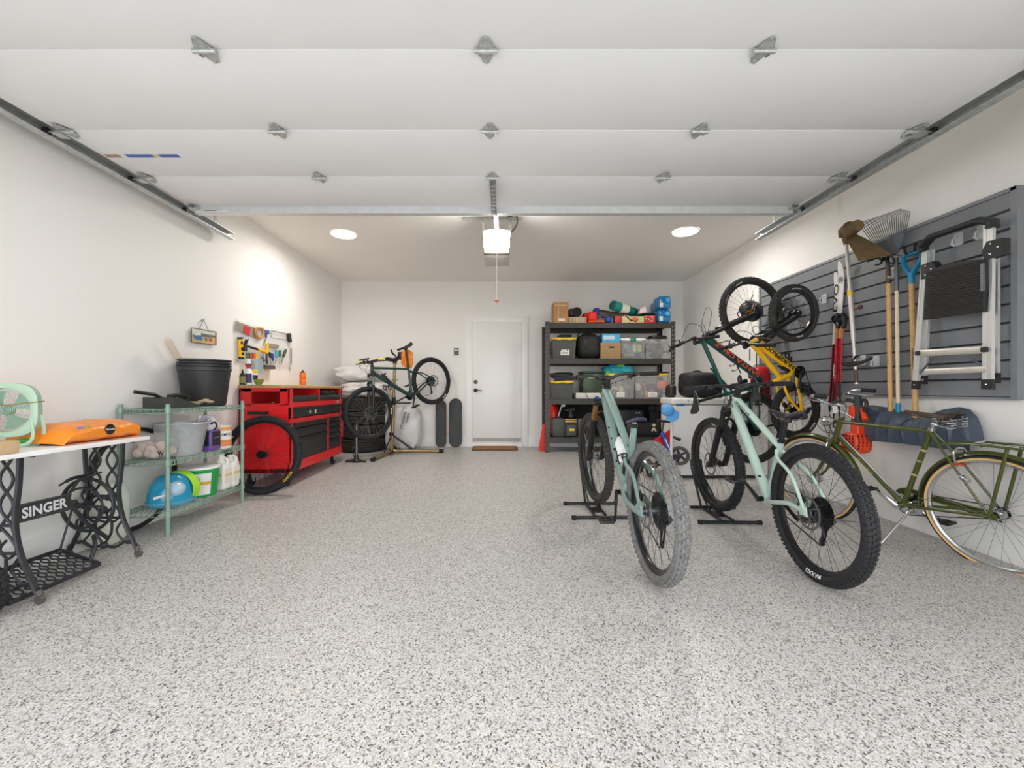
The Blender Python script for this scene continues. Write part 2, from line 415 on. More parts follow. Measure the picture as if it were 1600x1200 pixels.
for sx, xt in ((-1, -2.57), (1, 2.43)):
    for y in SE[1:5]:
        xe = DX0+.05 if sx < 0 else DX1-.05
        h = hinge((xe, y, PZ(y))); h.box((xe+sx*.03, y+.0, PZ(y)-.03), (.05, .06, .004)); h.cyl((xe, y, PZ(y)-.02), (xt, y, TZ), .0055, n=8)
        h = h.build('roller_hinge', m_galv, gd, world=True)
        MB().lathe([(0, -.012), (.012, -.012), (.022, -.006), (.022, .006), (.012, .012), (0, .012)], (xt, y, TZ), X, 16).build('roller', m_nylon, h, world=True)
    xe = DX0+.03 if sx < 0 else DX1-.03
    tb = MB(); y = SE[5]-.04
    tb.box((xe, y, PZ(y)-.03), (.07, .10, .006)); tb.box((xe-.03, y, PZ(y)-.016), (.006, .10, .034)); tb.box((xe+.03, y, PZ(y)-.016), (.006, .10, .034)); tb.cyl((xe, y, PZ(y)-.024), (xt, y, TZ), .0055, n=8)
    tb = tb.build('top_bracket', m_galv, gd, world=True)
    MB().lathe([(0, -.012), (.012, -.012), (.022, -.006), (.022, .006), (.012, .012), (0, .012)], (xt, y, TZ), X, 16).build('roller', m_nylon, tb, world=True)
st = MB(); y = SE[5]-.02; z = PZ(y)
st.prism([(-.032, 0), (-.026, 0), (-.022, -.052), (.022, -.052), (.026, 0), (.032, 0), (.032, -.004), (.030, -.004), (.026, -.056), (-.026, -.056), (-.030, -.004), (-.032, -.004)], (-2.49, y, z), Y, Z, (4.84, 0, 0))
st = st.build('strut', M('pale_steel_strut', '#d6d8da', rough=.4, metal=.35, var=.05), gd, world=True)
lb = MB(); lb.box((-2.35, y-.0255, z-.03), (.26, .002, .038), rot=(-.08, 0, 0)); lb = lb.build('sticker', M('sticker_paper', '#eef0ee', rough=.6), st, world=True, label='white printed sticker')
lt = MB(); lt.box((-2.42, y-.0275, z-.024), (.05, .001, .008)); lt.box((-2.30, y-.0275, z-.024), (.06, .001, .006)); lt.box((-2.36, y-.0285, z-.036), (.10, .001, .005)); lt.build('print', m_black, st, world=True)
tp = MB()
for x0, x1, c in ((-2.49, -2.40, 0), (-2.36, -2.19, 1), (-2.19, -2.15, 2), (-2.15, -2.03, 1)):
    tp.cur = c; a = 2.62
    tp.box(((x0+x1)/2, a, PZ(a)-.001), (x1-x0, .035, .002))
tp.build('tape_strip', [M('brown_tape', '#a88d70', rough=.5), M('blue_tape', '#3f62b4', rough=.5), M('cream_tape', '#d8c79d', rough=.5)], gd, world=True, label='torn blue and tan packing tape strip')
# perforated arm plate from the middle hinge to the top edge, and the operator's curved arm
ar = MB(); a, b = V((-.075, 2.93, PZ(2.93)-.02)), V((-.06, 3.40, PZ(3.4)-.066))
for dx in (-.017, .017): ar.box((a+b)/2+V((dx, 0, 0)), (.006, (b-a).length, .026), rot=(atan2(b.z-a.z, b.y-a.y), 0, 0))
for t in range(9): ar.box(lerp(a, b, (t+.5)/9), (.034, .028, .004))
ar.build('arm_bracket', m_galvd, gd, world=True)
for nm, xt, sx, lab in (('track', -2.57, -1, 'galvanised door track hung high along the plain white wall above the sewing table'), ('track', 2.43, 1, 'galvanised door track hung high above the grey slatted tool panel')):
    t = thing('door_track', lab, 'door track', (xt, 3.9, TZ), group='garage door tracks')
    tr = MB(); pf = [(-.026, -.026), (-.026, -.030), (.030, -.030), (.030, .030), (-.026, .030), (-.026, .026), (.026, .026), (.026, -.026)]
    pf = [(sx*p[0], p[1]) for p in pf]
    tr.prism(pf, (xt, 1.33, TZ), X, Z, (0, 2.645, 0)); R = .38
    pts = [V((xt, 1.33-R*sin(a), TZ-R+R*cos(a))) for a in [i*pi/2/10 for i in range(11)]]+[V((xt, .955, .02))]
    for i in range(len(pts)-1):
        dv = pts[i+1]-pts[i]; dn = V((0, -dv.z, dv.y)).normalized()
        tr.prism(pf, pts[i], X, -dn, dv)
    tr.build('track_rail', m_galv, t, world=True)
    br = MB(); x2 = xt+sx*.036
    br.prism([(0, 0), (.035, 0), (.035, .004), (.004, .004), (.004, .035), (0, .035)] if sx > 0 else [(0, 0), (-.035, 0), (-.035, .004), (-.004, .004), (-.004, .035), (0, .035)], (x2, 1.5, TZ+.02), X, Z, (0, 2.42, 0))
    for yy in (3.80,):
        br.box((x2+sx*.004, yy, (TZ+ZC)/2+.01), (.004, .032, ZC-TZ-.02)); br.box((x2+sx*.02, yy, ZC-.003), (.04, .05, .006))
    for k in range(30): br.cyl((x2+sx*.001, 1.6+k*.078, TZ+.04), (x2-sx*.003, 1.6+k*.078, TZ+.04), .006, n=6)
    br.build('hanger_angle', m_galvd, t, world=True)
# opener
YO = 4.20
op = thing('garage_door_opener', 'white lit garage door opener motor hung from the ceiling behind the door', 'door opener', (-.06, YO, 2.43))
oc = P(776, 378, YO)
ob = MB(); ob.rbox((oc.x, YO+.24, 2.425), (.265, .40, .225), .02, 3); ob = ob.build('housing', M('opener_grey', '#c9c5bd', rough=.5), op, world=True)
ln = MB(); ln.grid(lambda u, v: (oc.x+lerp(-.138, .138, u)*(1-.06*v), YO+.03-.045*sin(pi*u)**.5-.02*(1-v), 2.545-.165*v), 14, 8, thick=.004)
ln.build('light_lens', M('opener_lens', '#ffffff', rough=.4, var=0, emit=2.6, ecol='#fffaf2'), op, world=True)
fr = MB(); fr.rbox((oc.x, YO+.03, 2.345), (.262, .09, .062), .012, 3); fr.build('control_panel', M('opener_taupe', '#857d72', rough=.5), op, world=True)
for k in range(9): fr = None
vs_ = MB()
for k in range(10): vs_.box((oc.x-.07+k*.0155, YO-.012, 2.392), (.007, .02, .006))
vs_.build('vent_slots', M('slot_grey', '#6f6a66', rough=.6), op, world=True)
ba = MB(); za = ZC-.02
ba.box((oc.x-.05, YO+.16, za), (.62, .004, .036)); ba.box((oc.x-.05, YO+.18, za+.016), (.62, .04, .004))
for k in range(16): ba.cyl((oc.x-.34+k*.04, YO+.159, za), (oc.x-.34+k*.04, YO+.155, za), .007, n=8)
for dx in (-.14, .14): ba.box((oc.x+dx, YO+.165, (za+2.53)/2), (.03, .004, za-2.53)); ba.box((oc.x+dx, YO+.2, 2.535), (.03, .08, .004))
ba.build('hanger_strap', m_galvd, op, world=True)
rl = MB(); zr = PZ(3.4)+.135; rl.box((oc.x, (YO+.05+1.0)/2, zr-.02), (.04, YO+.05-1.0, .03)); rl.box((oc.x, YO+.06, 2.56), (.07, .12, .05))
rl.build('drive_rail', m_galvd, op, world=True)
tl = MB(); tl.box((oc.x, 3.52, zr-.045), (.05, .12, .03)); tl.tube(bez([(oc.x-.008, 3.52, zr-.05), (oc.x-.008, 3.47, zr-.10), (oc.x-.01, 3.41, PZ(3.4)-.03)], 6), .009, 8)
tl.build('trolley_arm', m_black, op, world=True)
wr = MB(); wr.tube(bez([(oc.x+.10, YO+.10, za-.01), (oc.x+.20, YO+.06, za-.01), (oc.x+.205, YO+.05, 2.63), (oc.x+.16, YO+.04, 2.56), (oc.x+.135, YO+.05, 2.545)], 8), .007, 8); wr.build('power_cable', m_black, op, world=True)
hp = P(776, 470, 3.52)
cr = MB(); cr.cyl((oc.x+.008, 3.52, zr-.05), hp, .0028, n=6); cr = cr.build('release_cord', M('cord_white', '#e8d9d2', rough=.8), op, world=True)
hh = MB(); hh.rbox(hp, (.042, .02, .014), .006, 2); hh.cyl(hp-V((0, 0, .007)), hp-V((0, 0, .018)), .006, .004, n=8); hh.build('release_handle', M('red_handle', '#c65a42', rough=.5), cr, world=True, label='small red pull handle')
# recessed lamps
def lamp(p, lab):
    t = thing('recessed_light', lab, 'ceiling light', (p.x, p.y, ZC), group='round recessed ceiling lights')
    MB().lathe([(.150, -.001), (.152, -.006), (.142, -.010), (.136, -.008), (.136, -.001)], (0, 0, 0), Z, 40).build('trim_ring', m_white, t)
    MB().lathe([(0, -.006), (.136, -.006), (.136, -.001), (0, -.001)], (0, 0, 0), Z, 40).build('diffuser', m_led, t)
    l = bpy.data.lights.new('lamp_glow', 'AREA'); l.shape = 'DISK'; l.size = .26; l.energy = LAMP_W; l.color = (1, .95, .88); l.spread = radians(170)
    o = bpy.data.objects.new('lamp_glow', l); COL.objects.link(o); o.parent = t; o.location = (0, 0, -.012)
    return t
k = (ZC-CH)*FPX
lamp(P(537, 366, k/(CY-366)), 'round recessed ceiling light on the tool chest side of the opener')
lamp(P(1071, 362, k/(CY-362)), 'round recessed ceiling light on the slatted panel side of the opener')
l = bpy.data.lights.new('opener_glow', 'POINT'); l.energy = OPENER_W; l.color = (1, .96, .90); l.shadow_soft_size = .08
o = bpy.data.objects.new('opener_glow', l); COL.objects.link(o); o.location = (oc.x, YO-.10, 2.36)
# ------------------------------------------------------------------ bicycles
m_tyre = M('black_tyre_rubber', '#222224', rough=.75, var=.12, scale=60)
m_tyre_dusty = M('dusty_tyre_rubber', '#6f6e6d', rough=.9, var=.22, scale=30)
m_tyre_side = M('worn_tyre_rubber', '#3a3836', rough=.85, var=.15, scale=50)
m_rim = M('black_rim', '#17181b', rough=.3, var=.05, spec=.6)
m_spoke = M('dark_spoke', '#3b3b3d', rough=.3, metal=.7, var=0)
m_spokes = M('silver_spoke', '#9a9da0', rough=.3, metal=.8, var=0)
m_chrome = M('chrome', '#d5d8da', rough=.12, metal=1.0, var=.02)
m_dark = M('black_anodised', '#1a1b1d', rough=.35, var=.06, spec=.6)
m_satin = M('satin_black_paint', '#141518', rough=.4, var=.05)
m_steelg = M('grey_steel', '#74777a', rough=.35, metal=.8, var=.1)
m_rubber = M('grip_rubber', '#1c1c1e', rough=.8, var=.1, bump=.2, bscale=300)
m_saddle = M('saddle_vinyl', '#201f22', rough=.55, var=.1)
m_whitep = M('white_print', '#eeeeee', rough=.5, var=0)
m_yellp = M('yellow_print', '#f2c414', rough=.5, var=0)
m_tan = M('tan_sidewall', '#dcb478', rough=.7, var=.06)
def ring_pts(c, r, n, ax='y'):
    return [V((c[0]+r*cos(2*pi*i/n), 0, c[2]+r*sin(2*pi*i/n))) for i in range(n)]
def tyre_mb(c, R, w, rows=64, knob=.007, road=False, seed=0, T=None):
    """tyre of outer radius R and width w around the y axis through c"""
    mb = MB(T); c = V(c); r = w/2
    body = R-(knob if not road else 0)
    hgt = w*.92
    prof = []
    for i in range(23):
        t = radians(-38+i*256/22)
        prof.append((body-hgt*.5+hgt*.5*sin(t), r*cos(t)))
    prof.append(prof[0])
    mb.lathe(prof, c, (0, 1, 0), 64)
    if not road:
        for i in range(rows):
            for lane, (off, hl, hw) in enumerate(((-.20, .0095, .0062), (.20, .0095, .0062), (-.62, .008, .006), (.62, .008, .006), (-.93, .007, .004), (.93, .007, .004))):
                hl = hl*min(1, 64/rows); a = 2*pi*(i+(.5 if lane in (2, 3) else 0)+(.25 if lane in (1, 5) else 0))/rows
                th = asin(max(-1, min(1, off)))
                rr = body-hgt*.5+hgt*.5*cos(th); yy = r*sin(th)
                er = V((cos(a), 0, sin(a))); et = V((-sin(a), 0, cos(a))); nn = er*cos(th)+V((0, 1, 0))*sin(th); tt = nn.cross(et)
                o = c+er*rr+V((0, yy, 0)); base = []
                for dz, k in ((-.002, 1.15), (knob, .9)):
                    for sx, sy in ((-1, -1), (1, -1), (1, 1), (-1, 1)): base.append(o+nn*dz+et*(sx*hl*k)+tt*(sy*hw*k*(w/.06)))
                mb.add(base, [(4, 5, 6, 7), (0, 1, 5, 4), (1, 2, 6, 5), (2, 3, 7, 6), (3, 0, 4, 7)])
    return mb
def spokes_mb(c, Rr, hub=.028, half=.030, n=32, T=None, r=.0011):
    mb = MB(T); c = V(c)
    for i in range(n):
        s = 1 if i % 2 else -1; a = 2*pi*i/n; k = (1 if (i//2) % 2 else -1)*.95
        h = c+V((hub*cos(a+k), s*half, hub*sin(a+k))); e = c+V((Rr*cos(a), s*.004, Rr*sin(a)))
        mb.tube([h, e], r, 5, caps=False)
    return mb
def wheel(parent, name, c, R, w, T, rim=m_rim, tyre=m_tyre, road=False, rotor=True, cassette=False, spoke=m_spoke, hubm=m_dark, rimw=.03, side=1, word=None, wcol=None, words=(), rows=64, wall=None, rotr=.09, spin=0, knob=.007, deep=.022, rc=None):
    """the rim is the wheel itself; tyre, spokes, hub, rotor, cassette and lettering hang on it"""
    c = V(c); Ri = R-w*.92
    mb = MB(T); h = rimw/2
    mb.lathe([(Ri+.006, -h), (Ri+.006, -h+.003), (Ri-.002, -h+.005), (Ri-.002, h-.005), (Ri+.006, h-.003), (Ri+.006, h), (Ri-.004, h), (Ri-deep, h*.45), (Ri-deep, -h*.45), (Ri-.004, -h), (Ri+.006, -h)], c, Y, 64)
    wl = mb.build(name, rim, parent)
    tyre_mb(c, R, w, rows, knob, road=road, T=T).build('tyre', tyre, wl)
    if wall:
        ww = MB(T)
        for s in (-1, 1): ww.lathe([(Ri+.002, s*(h+.001)), (Ri+w*.18, s*(w*.42)), (Ri+w*.30, s*(w*.475+.0012)), (Ri+w*.43, s*(w*.497+.0012))], c, Y, 64)
        ww.build('sidewall', wall, wl, label='tan rubber sidewall')
    spokes_mb(c, Ri-deep+.002, T=T, half=.028).build('spokes', spoke, wl)
    hb = MB(T); hb.lathe([(0, -.062), (.010, -.062), (.012, -.045), (.012, -.036), (.030, -.034), (.030, -.028), (.015, -.024), (.014, .024), (.030, .028), (.030, .034), (.012, .036), (.012, .045), (.010, .062), (0, .062)], c, Y, 20)
    hb.build('hub', hubm, wl)
    if rotor:
        rb = MB(T); y = .046
        rb.lathe([(rotr, y-.001), (rotr, y+.001), (rotr-.014, y+.001), (rotr-.014, y-.001), (rotr, y-.001)], c, Y, 40)
        for k in range(6):
            a = 2*pi*k/6; rb.tube([c+V((.022*cos(a), y, .022*sin(a))), c+V((.055*cos(a+.35), y, .055*sin(a+.35))), c+V(((rotr-.012)*cos(a+.5), y, (rotr-.012)*sin(a+.5)))], .004, 4, flat=(.3, 1.0))
        rb.lathe([(0, y-.003), (.024, y-.003), (.024, y+.003), (0, y+.003)], c, Y, 16)
        rb.build('brake_rotor', m_steelg, wl)
    if cassette:
        cb = MB(T); rad = [.085, .078, .071, .064, .058, .052, .046, .040, .034, .029, .024] if rc is None else [rc*(1-.075*k) for k in range(10)]
        for k, q in enumerate(rad):
            y = -.026-k*.0042; nt = max(12, int(q*2*pi/.0127)); poly = []
            for t in range(nt):
                for dt, rr in ((0, q-.004), (.3, q-.004), (.45, q+.002), (.55, q+.002)): poly.append((rr*cos(2*pi*(t+dt)/nt), rr*sin(2*pi*(t+dt)/nt)))
            cb.prism(poly, T_id(c, y), X, Z, (0, -.0016, 0))
        cb.build('cassette', m_cass, wl)
    for txt, col, ang, sd, hgt, bold in words:
        tb = MB(T)
        knob_ = 0 if road else knob; hr = w*.46; rc0 = R-knob_-hr; rad = rc0-hr*.62; tw = text_w(txt, bold)*hgt
        def fn(x, y, rad=rad, sd=sd, ang=ang, tw=tw):
            # lettering runs round the side of the tyre, feet toward the hub
            a = ang+(x-tw/2)/rad*(-1 if sd > 0 else 1); rr = rad+y
            t = max(-.97, min(.97, (rr-rc0)/hr)); yy = sd*(w*.5*sqrt(1-t*t)+.0026)
            return c+V((rr*sin(a), yy, rr*cos(a)))
        letters(tb, txt, None, None, None, hgt, bold, fn=fn); tb.build('tyre_lettering', col, wl)
    return wl
m_cass = M('cassette_steel', '#202124', rough=.3, metal=.6, var=.1)
def T_id(c, y): return V((c[0], c[1]+y, c[2]))
def q3(p, y=0): return V((p[0], y, p[1]))
def steerM(g, ang):
    """rotation about the steering axis"""
    ax = V((g['u'][0], 0, g['u'][1])); o = q3(g['hb'])
    return Matrix.Translation(o) @ Matrix.Rotation(ang, 4, ax) @ Matrix.Translation(-o)
def crank(parent, c, R, arm, ang, T=None, mat=m_dark, ring=m_cass, pedmat=m_dark, ped=True, bar=False, pedw=.09):
    c = V(c); mb = MB(T)
    nt = int(R*2*pi/.0127); poly = []
    for t in range(nt):
        for dt, rr in ((0, R-.004), (.3, R-.004), (.45, R+.002), (.55, R+.002)): poly.append((rr*cos(2*pi*(t+dt)/nt), rr*sin(2*pi*(t+dt)/nt)))
    inner = [(.72*R*cos(2*pi*t/24), .72*R*sin(2*pi*t/24)) for t in range(24)]
    y = -.050
    mb.prism(poly, c+V((0, y, 0)), X, Z, (0, -.003, 0))
    mb.cyl(c+V((0, -.075, 0)), c+V((0, .075, 0)), .016, n=16)
    cr = mb.build('crankset', ring, parent)
    bl = MB(T)
    for k in range(4):
        a = k*pi/2+.4; bl.cyl(c+V((.6*R*cos(a), -.053, .6*R*sin(a))), c+V((.6*R*cos(a), -.057, .6*R*sin(a))), .007, n=8)
    bl.build('chainring_bolt', m_steelg, cr)
    for s in (-1, 1):
        a = ang+(pi if s > 0 else 0); dx = V((cos(a), 0, sin(a)))
        ab = MB(T); p0, p1 = c+V((0, s*.068, 0)), c+dx*arm+V((0, s*.082, 0))
        ab.tube([p0-dx*.012, p0, lerp(p0, p1, .5), p1, p1+dx*.012], [.010, .019, .014, .013, .008], 10, flat=(.62, 1))
        ab = ab.build('crank_arm', mat, cr)
        if ped:
            pb = MB(T); pc = p1+V((0, s*.062, 0)); L = pedw
            pb.cyl(p1, pc+V((0, s*.045, 0)), .008, n=10)
            for dx_ in (-.043, .043): pb.rbox(pc+V((dx_, 0, 0)), (.014, L, .016), .004)
            for dy_ in (-L/2+.006, 0, L/2-.006): pb.rbox(pc+V((0, dy_, 0)), (.09, .012, .014), .004)
            for dx_ in (-.043, 0, .043):
                for dy_ in (-L/2+.01, L/2-.01):
                    for dz in (-1, 1): pb.cyl(pc+V((dx_, dy_, dz*.006)), pc+V((dx_, dy_, dz*.012)), .0022, n=5)
            pb.build('pedal', pedmat, ab)
    return cr
def derail(parent, c, T=None, drop=.13):
    """rear derailleur with cage and jockey wheels"""
    c = V(c); mb = MB(T); y = -.070
    mb.tube([c+V((.0, -.062, -.012)), c+V((-.014, y-.006, -.045)), c+V((.012, y-.004, -.075))], [.012, .016, .012], 8)
    j1, j2 = c+V((.012, y+.012, -.083)), c+V((.040, y+.012, -.083-drop*.75))
    for yy in (-.007, .007): mb.tube([j1+V((0, yy, .012)), lerp(j1, j2, .5)+V((0, yy, 0)), j2+V((0, yy, -.012))], [.010, .007, .010], 6, flat=(.25, 1.4))
    for j in (j1, j2): mb.lathe([(0, -.004), (.019, -.004), (.021, 0), (.019, .004), (0, .004)], j, Y, 14)
    mb.build('rear_derailleur', m_dark, parent)
    return j1, j2
def chain(parent, bb, R, ax, rc, j1, j2, T=None, y=-.052, mat=None):
    bb, ax = V(bb), V(ax); mb = MB(T); yy = V((0, y, 0))
    top0, top1 = V((bb.x, y, bb.z+R)), V((ax.x, y, ax.z+rc))
    p = [top1, top0]+[V((bb.x+R*cos(a), y, bb.z+R*sin(a))) for a in [radians(60-20*i) for i in range(1, 8)]]+[V((bb.x, y, bb.z-R))]
    if j2 is not None:
        b2, b1 = V(j2), V(j1); b2.y = y; b1.y = y
        p += [b2+V((.004, 0, -.02)), b2+V((-.019, 0, 0)), b1+V((.019, 0, 0)), b1+V((0, 0, .02))]
        p += [V((ax.x-rc*.7, y, ax.z-rc*.7)), V((ax.x-rc, y, ax.z))]
    else: p += [V((ax.x, y, ax.z-rc)), V((ax.x-rc, y, ax.z))]
    mb.tube(p, .0042, 6, closed=True, flat=(1.0, .8)); mb.build('chain', mat or m_cass, parent)
def saddle(parent, p, T=None, mat=m_saddle, tilt=0.0, L=.27, wd=.14, sprung=False):
    """p: the clamp point under the saddle; nose toward +x"""
    p = V(p); R = Matrix.Translation(p) @ Matrix.Rotation(tilt, 4, 'Y'); TT = (T @ R) if T is not None else R
    mb = MB(TT); N = 18; pts = []
    def fn(u, v):
        x = lerp(-L*.46, L*.54, u); wv = wd*.5*(max(0, 1-u*1.65)**1.3*.98+.17) if u < .95 else wd*.5*.13
        wv = wd*.5*(.16+.84*(1/(1+exp((u-.32)*14)))); 
        if u < .1: wv *= .55+4.5*u
        if u > .93: wv *= 1-(u-.93)*7
        s = v*2-1; z = .050+.012*(1-u)*(.5-u)*2*.8+.010*(u < .2)*(.2-u)*5-.030*abs(s)**2.6-.006*sin(u*pi)
        return (x, wv*s, z)
    mb.grid(fn, N, 12, thick=-.016)
    sd = mb.build('saddle', mat, parent)
    rb = MB(TT)
    for s in (-1, 1): rb.tube([(-L*.36, s*.038, .034), (-L*.22, s*.022, .006), (L*.16, s*.022, .006), (L*.44, s*.006, .034)], .0036, 6)
    rb.build('saddle_rails', m_steelg, sd)
    if sprung:
        sp = MB(TT)
        for s in (-1, 1):
            h = []
            for i in range(61):
                t = i/60; h.append((-L*.40+.020*cos(t*8*pi), s*.05+.020*sin(t*8*pi), -.035+.062*t))
            sp.tube(h, .0042, 6)
            h2 = [(-L*.12+.016*cos(i/48*6*pi), s*.045+.016*sin(i/48*6*pi), -.012+.04*i/48) for i in range(49)]
            sp.tube(h2, .0036, 6)
            sp.tube([(-L*.40, s*.05, -.036), (-L*.2, s*.03, -.034), (0, s*.02, -.02)], .005, 6)
        sp.build('saddle_spring', m_chrome, sd)
    return sd
def tubes(mb, a, b, r0, r1=None, n=14, flat=None, mid=None):
    pts = [a, b] if mid is None else bez([a]+mid+[b], 8)
    k = len(pts); r1 = r0 if r1 is None else r1
    mb.tube(pts, [lerp(r0, r1, i/(k-1)) for i in range(k)], n, flat=flat)
def flatbar(parent, g, T, width=.76, rise=.02, back=.03, stem=.05, levers=True, grip=m_rubber, drop=0.0, mat=m_dark, bend=None):
    """stem, handlebar, grips and brake levers, built in the bike's frame"""
    u, n = V((g['u'][0], 0, g['u'][1])), V((g['n'][0], 0, g['n'][1])); b0 = q3(g['bar'])
    hb = MB(T); c = b0+n*stem+u*.004; W = width/2
    pts = [c+V((0, -W, 0))+u*rise-n*back, c+V((0, -W*.45, 0))+u*rise-n*back*.35, c+V((0, -W*.22, 0))+u*rise*.7-n*.006, c+V((0, -.05, 0)), c+V((0, .05, 0)), c+V((0, W*.22, 0))+u*rise*.7-n*.006, c+V((0, W*.45, 0))+u*rise-n*back*.35, c+V((0, W, 0))+u*rise-n*back]
    pts = bez(pts, 5); rr = [.0112+.0048*max(0, 1-abs(2*i/(len(pts)-1)-1)*3.2) for i in range(len(pts))]
    hb.tube(pts, rr, 10)
    bar = hb.build('handlebar', mat, parent)
    sm = MB(T); sm.cyl(b0-u*.022, b0+u*.022, .021, n=16); sm.tube([b0, c-n*.01], [.018, .017], 10); sm.lathe([(.012, -.024), (.021, -.024), (.021, .024), (.012, .024)], c, Y, 16)
    sm.build('stem', mat, bar)
    for s in (-1, 1):
        e = c+V((0, s*W, 0))+u*rise-n*back; i = c+V((0, s*(W-.135), 0))+u*(rise*.98)-n*back*.75
        gm = MB(T); d = (e-i); gm.tube([i, i+d*.04, i+d*.05, i+d*.95, i+d*.96, e+d*.02], [.018, .018, .0158, .0158, .0172, .0172], 12); gm.build('grip', grip, bar)
        if levers:
            lm = MB(T); p = i-d*.28
            lm.lathe([(.012, -.012), (.017, -.012), (.017, .012), (.012, .012)], p, d.normalized(), 12)
            dn = (n*.9-u*.5).normalized()
            lm.tube([p-d*.15+dn*.02, p+d*.1+dn*.026, p+d*.2+dn*.03], [.010, .011, .008], 8)
            lm.tube([p+d*.1+dn*.03, p+d*.12+dn*.055, p+d*.45+dn*.062, p+d*1.02+dn*.050, p+d*1.1+dn*.056], [.006, .006, .0055, .005, .0055], 8, flat=(.8, 1.2))
            lm.build('brake_lever', m_dark, bar)
            sh = MB(T); q = p-d*.22+dn*.012-u*.012
            sh.ball(q, (.020, .026, .014)); sh.tube([q+V((0, 0, -.004)), q+n*-.02-u*.012], [.006, .010], 8, flat=(.5, 1.3)); sh.build('shifter_pod', m_dark, bar)
    return bar, c
def cables(parent, T, runs, mat=None):
    mb = MB(T)
    for pts in runs: mb.tube(bez(pts, 8), .0026, 6)
    mb.build('cables', mat or m_black, parent)
def fork(parent, g, T, R, st=m_dark, low=m_satin, half=.058, sw=.018, lw=.0225, travel=.15, crownm=None, right=True):
    """suspension fork: steerer crown, two stanchions, lowers with arch"""
    u, n = V((g['u'][0], 0, g['u'][1])), V((g['n'][0], 0, g['n'][1])); C, A = q3(g['crown']), q3(g['fa'])
    off = (A-C).dot(n); drop = (C-A).dot(u); fo = n*(off*.35)
    mb = MB(T)
    mb.tube([C+V((0, -half-.012, 0))+fo-u*.012, C+V((0, -half*.5, 0))+fo*.7+u*.004, C+fo*.3+u*.008, C+V((0, half*.5, 0))+fo*.7+u*.004, C+V((0, half+.012, 0))+fo-u*.012], [.020, .023, .026, .023, .020], 12, flat=(1.25, .9))
    mb.cyl(C, C+u*.02, .026, n=16)
    for s in (-1, 1): mb.cyl(C+V((0, s*half, 0))+fo-u*.03, C+V((0, s*half, 0))+fo+u*.022, sw+.004, n=14)
    fk = mb.build('fork', crownm or m_satin, parent)
    sb = MB(T)
    for s in (-1, 1): sb.cyl(C+V((0, s*half, 0))+fo-u*.025, C+V((0, s*half, 0))+fo-u*(travel+.06), sw, n=14)
    sb.build('stanchion', st, fk)
    lb = MB(T)
    for s in (-1, 1):
        t0 = C+V((0, s*half, 0))+fo-u*(travel); t1 = C+V((0, s*half, 0))+fo-u*(drop-.02); e = A+V((0, s*half, 0))
        lb.tube([t0, t0-u*.03, lerp(t0, t1, .6), t1, e-u*.015], [lw+.002, lw+.001, lw, lw*.95, lw*.8], 12)
        lb.cyl(e-V((0, s*.008, 0)), e+V((0, s*.012, 0)), .017, n=14)
    a0 = C+fo-u*(travel+.025)
    lb.tube(bez([a0+V((0, -half, 0))-n*.0, a0+V((0, -half*.8, 0))+u*.045+n*.02, a0+u*.075+n*.025, a0+V((0, half*.8, 0))+u*.045+n*.02, a0+V((0, half, 0))], 5), .012, 8, flat=(.8, 1.6))
    lb.build('fork_lowers', low, fk)
    cb = MB(T); y = half+.006; e = A+V((-.075, y-.012, .045))
    cb.rbox(e, (.05, .026, .07), .008, rot=(0, -.5, 0)); cb.build('brake_caliper', m_dark, fk)
    return fk
def down_word(frame, txt, a, b, side, r, h, col, T=None, bold=.02, flip=False, t0=.2, t1=.9, lift=0.0):
    """lettering along a tube from a to b on the bike's left (+1) or right (-1) flank"""
    a, b = V(a), V(b); d = (b-a).normalized(); yv = V((0, side, 0)); upv = yv.cross(d)
    L = (b-a).length*(t1-t0); o = a+(b-a)*t0
    mb = MB(T)
    ey = upv; ex = d
    if flip: o = a+(b-a)*t1; ex, ey = -d, -upv
    letters(mb, txt, o-ey*(h*.5)+yv*(r+.001)+ey*0+V((0, 0, 0))+ey*lift, ex, ey, h, bold, width=L)
    return mb.build('frame_lettering', col, frame)
def place(pos, yaw, pitch, roll, B=None):
    R = Matrix.Rotation(radians(yaw), 4, 'Z') @ Matrix.Rotation(radians(pitch), 4, 'Y') @ Matrix.Rotation(radians(roll), 4, 'X')
    if B is not None: R = R @ B
    return Matrix.Translation(V(pos)) @ R
def rear_caliper(parent, ra, T=None):
    cb = MB(T); cb.rbox(V(ra)+V((.055, .050, .065)), (.06, .028, .035), .009, rot=(0, -.6, 0)); cb.build('brake_caliper', m_dark, parent)
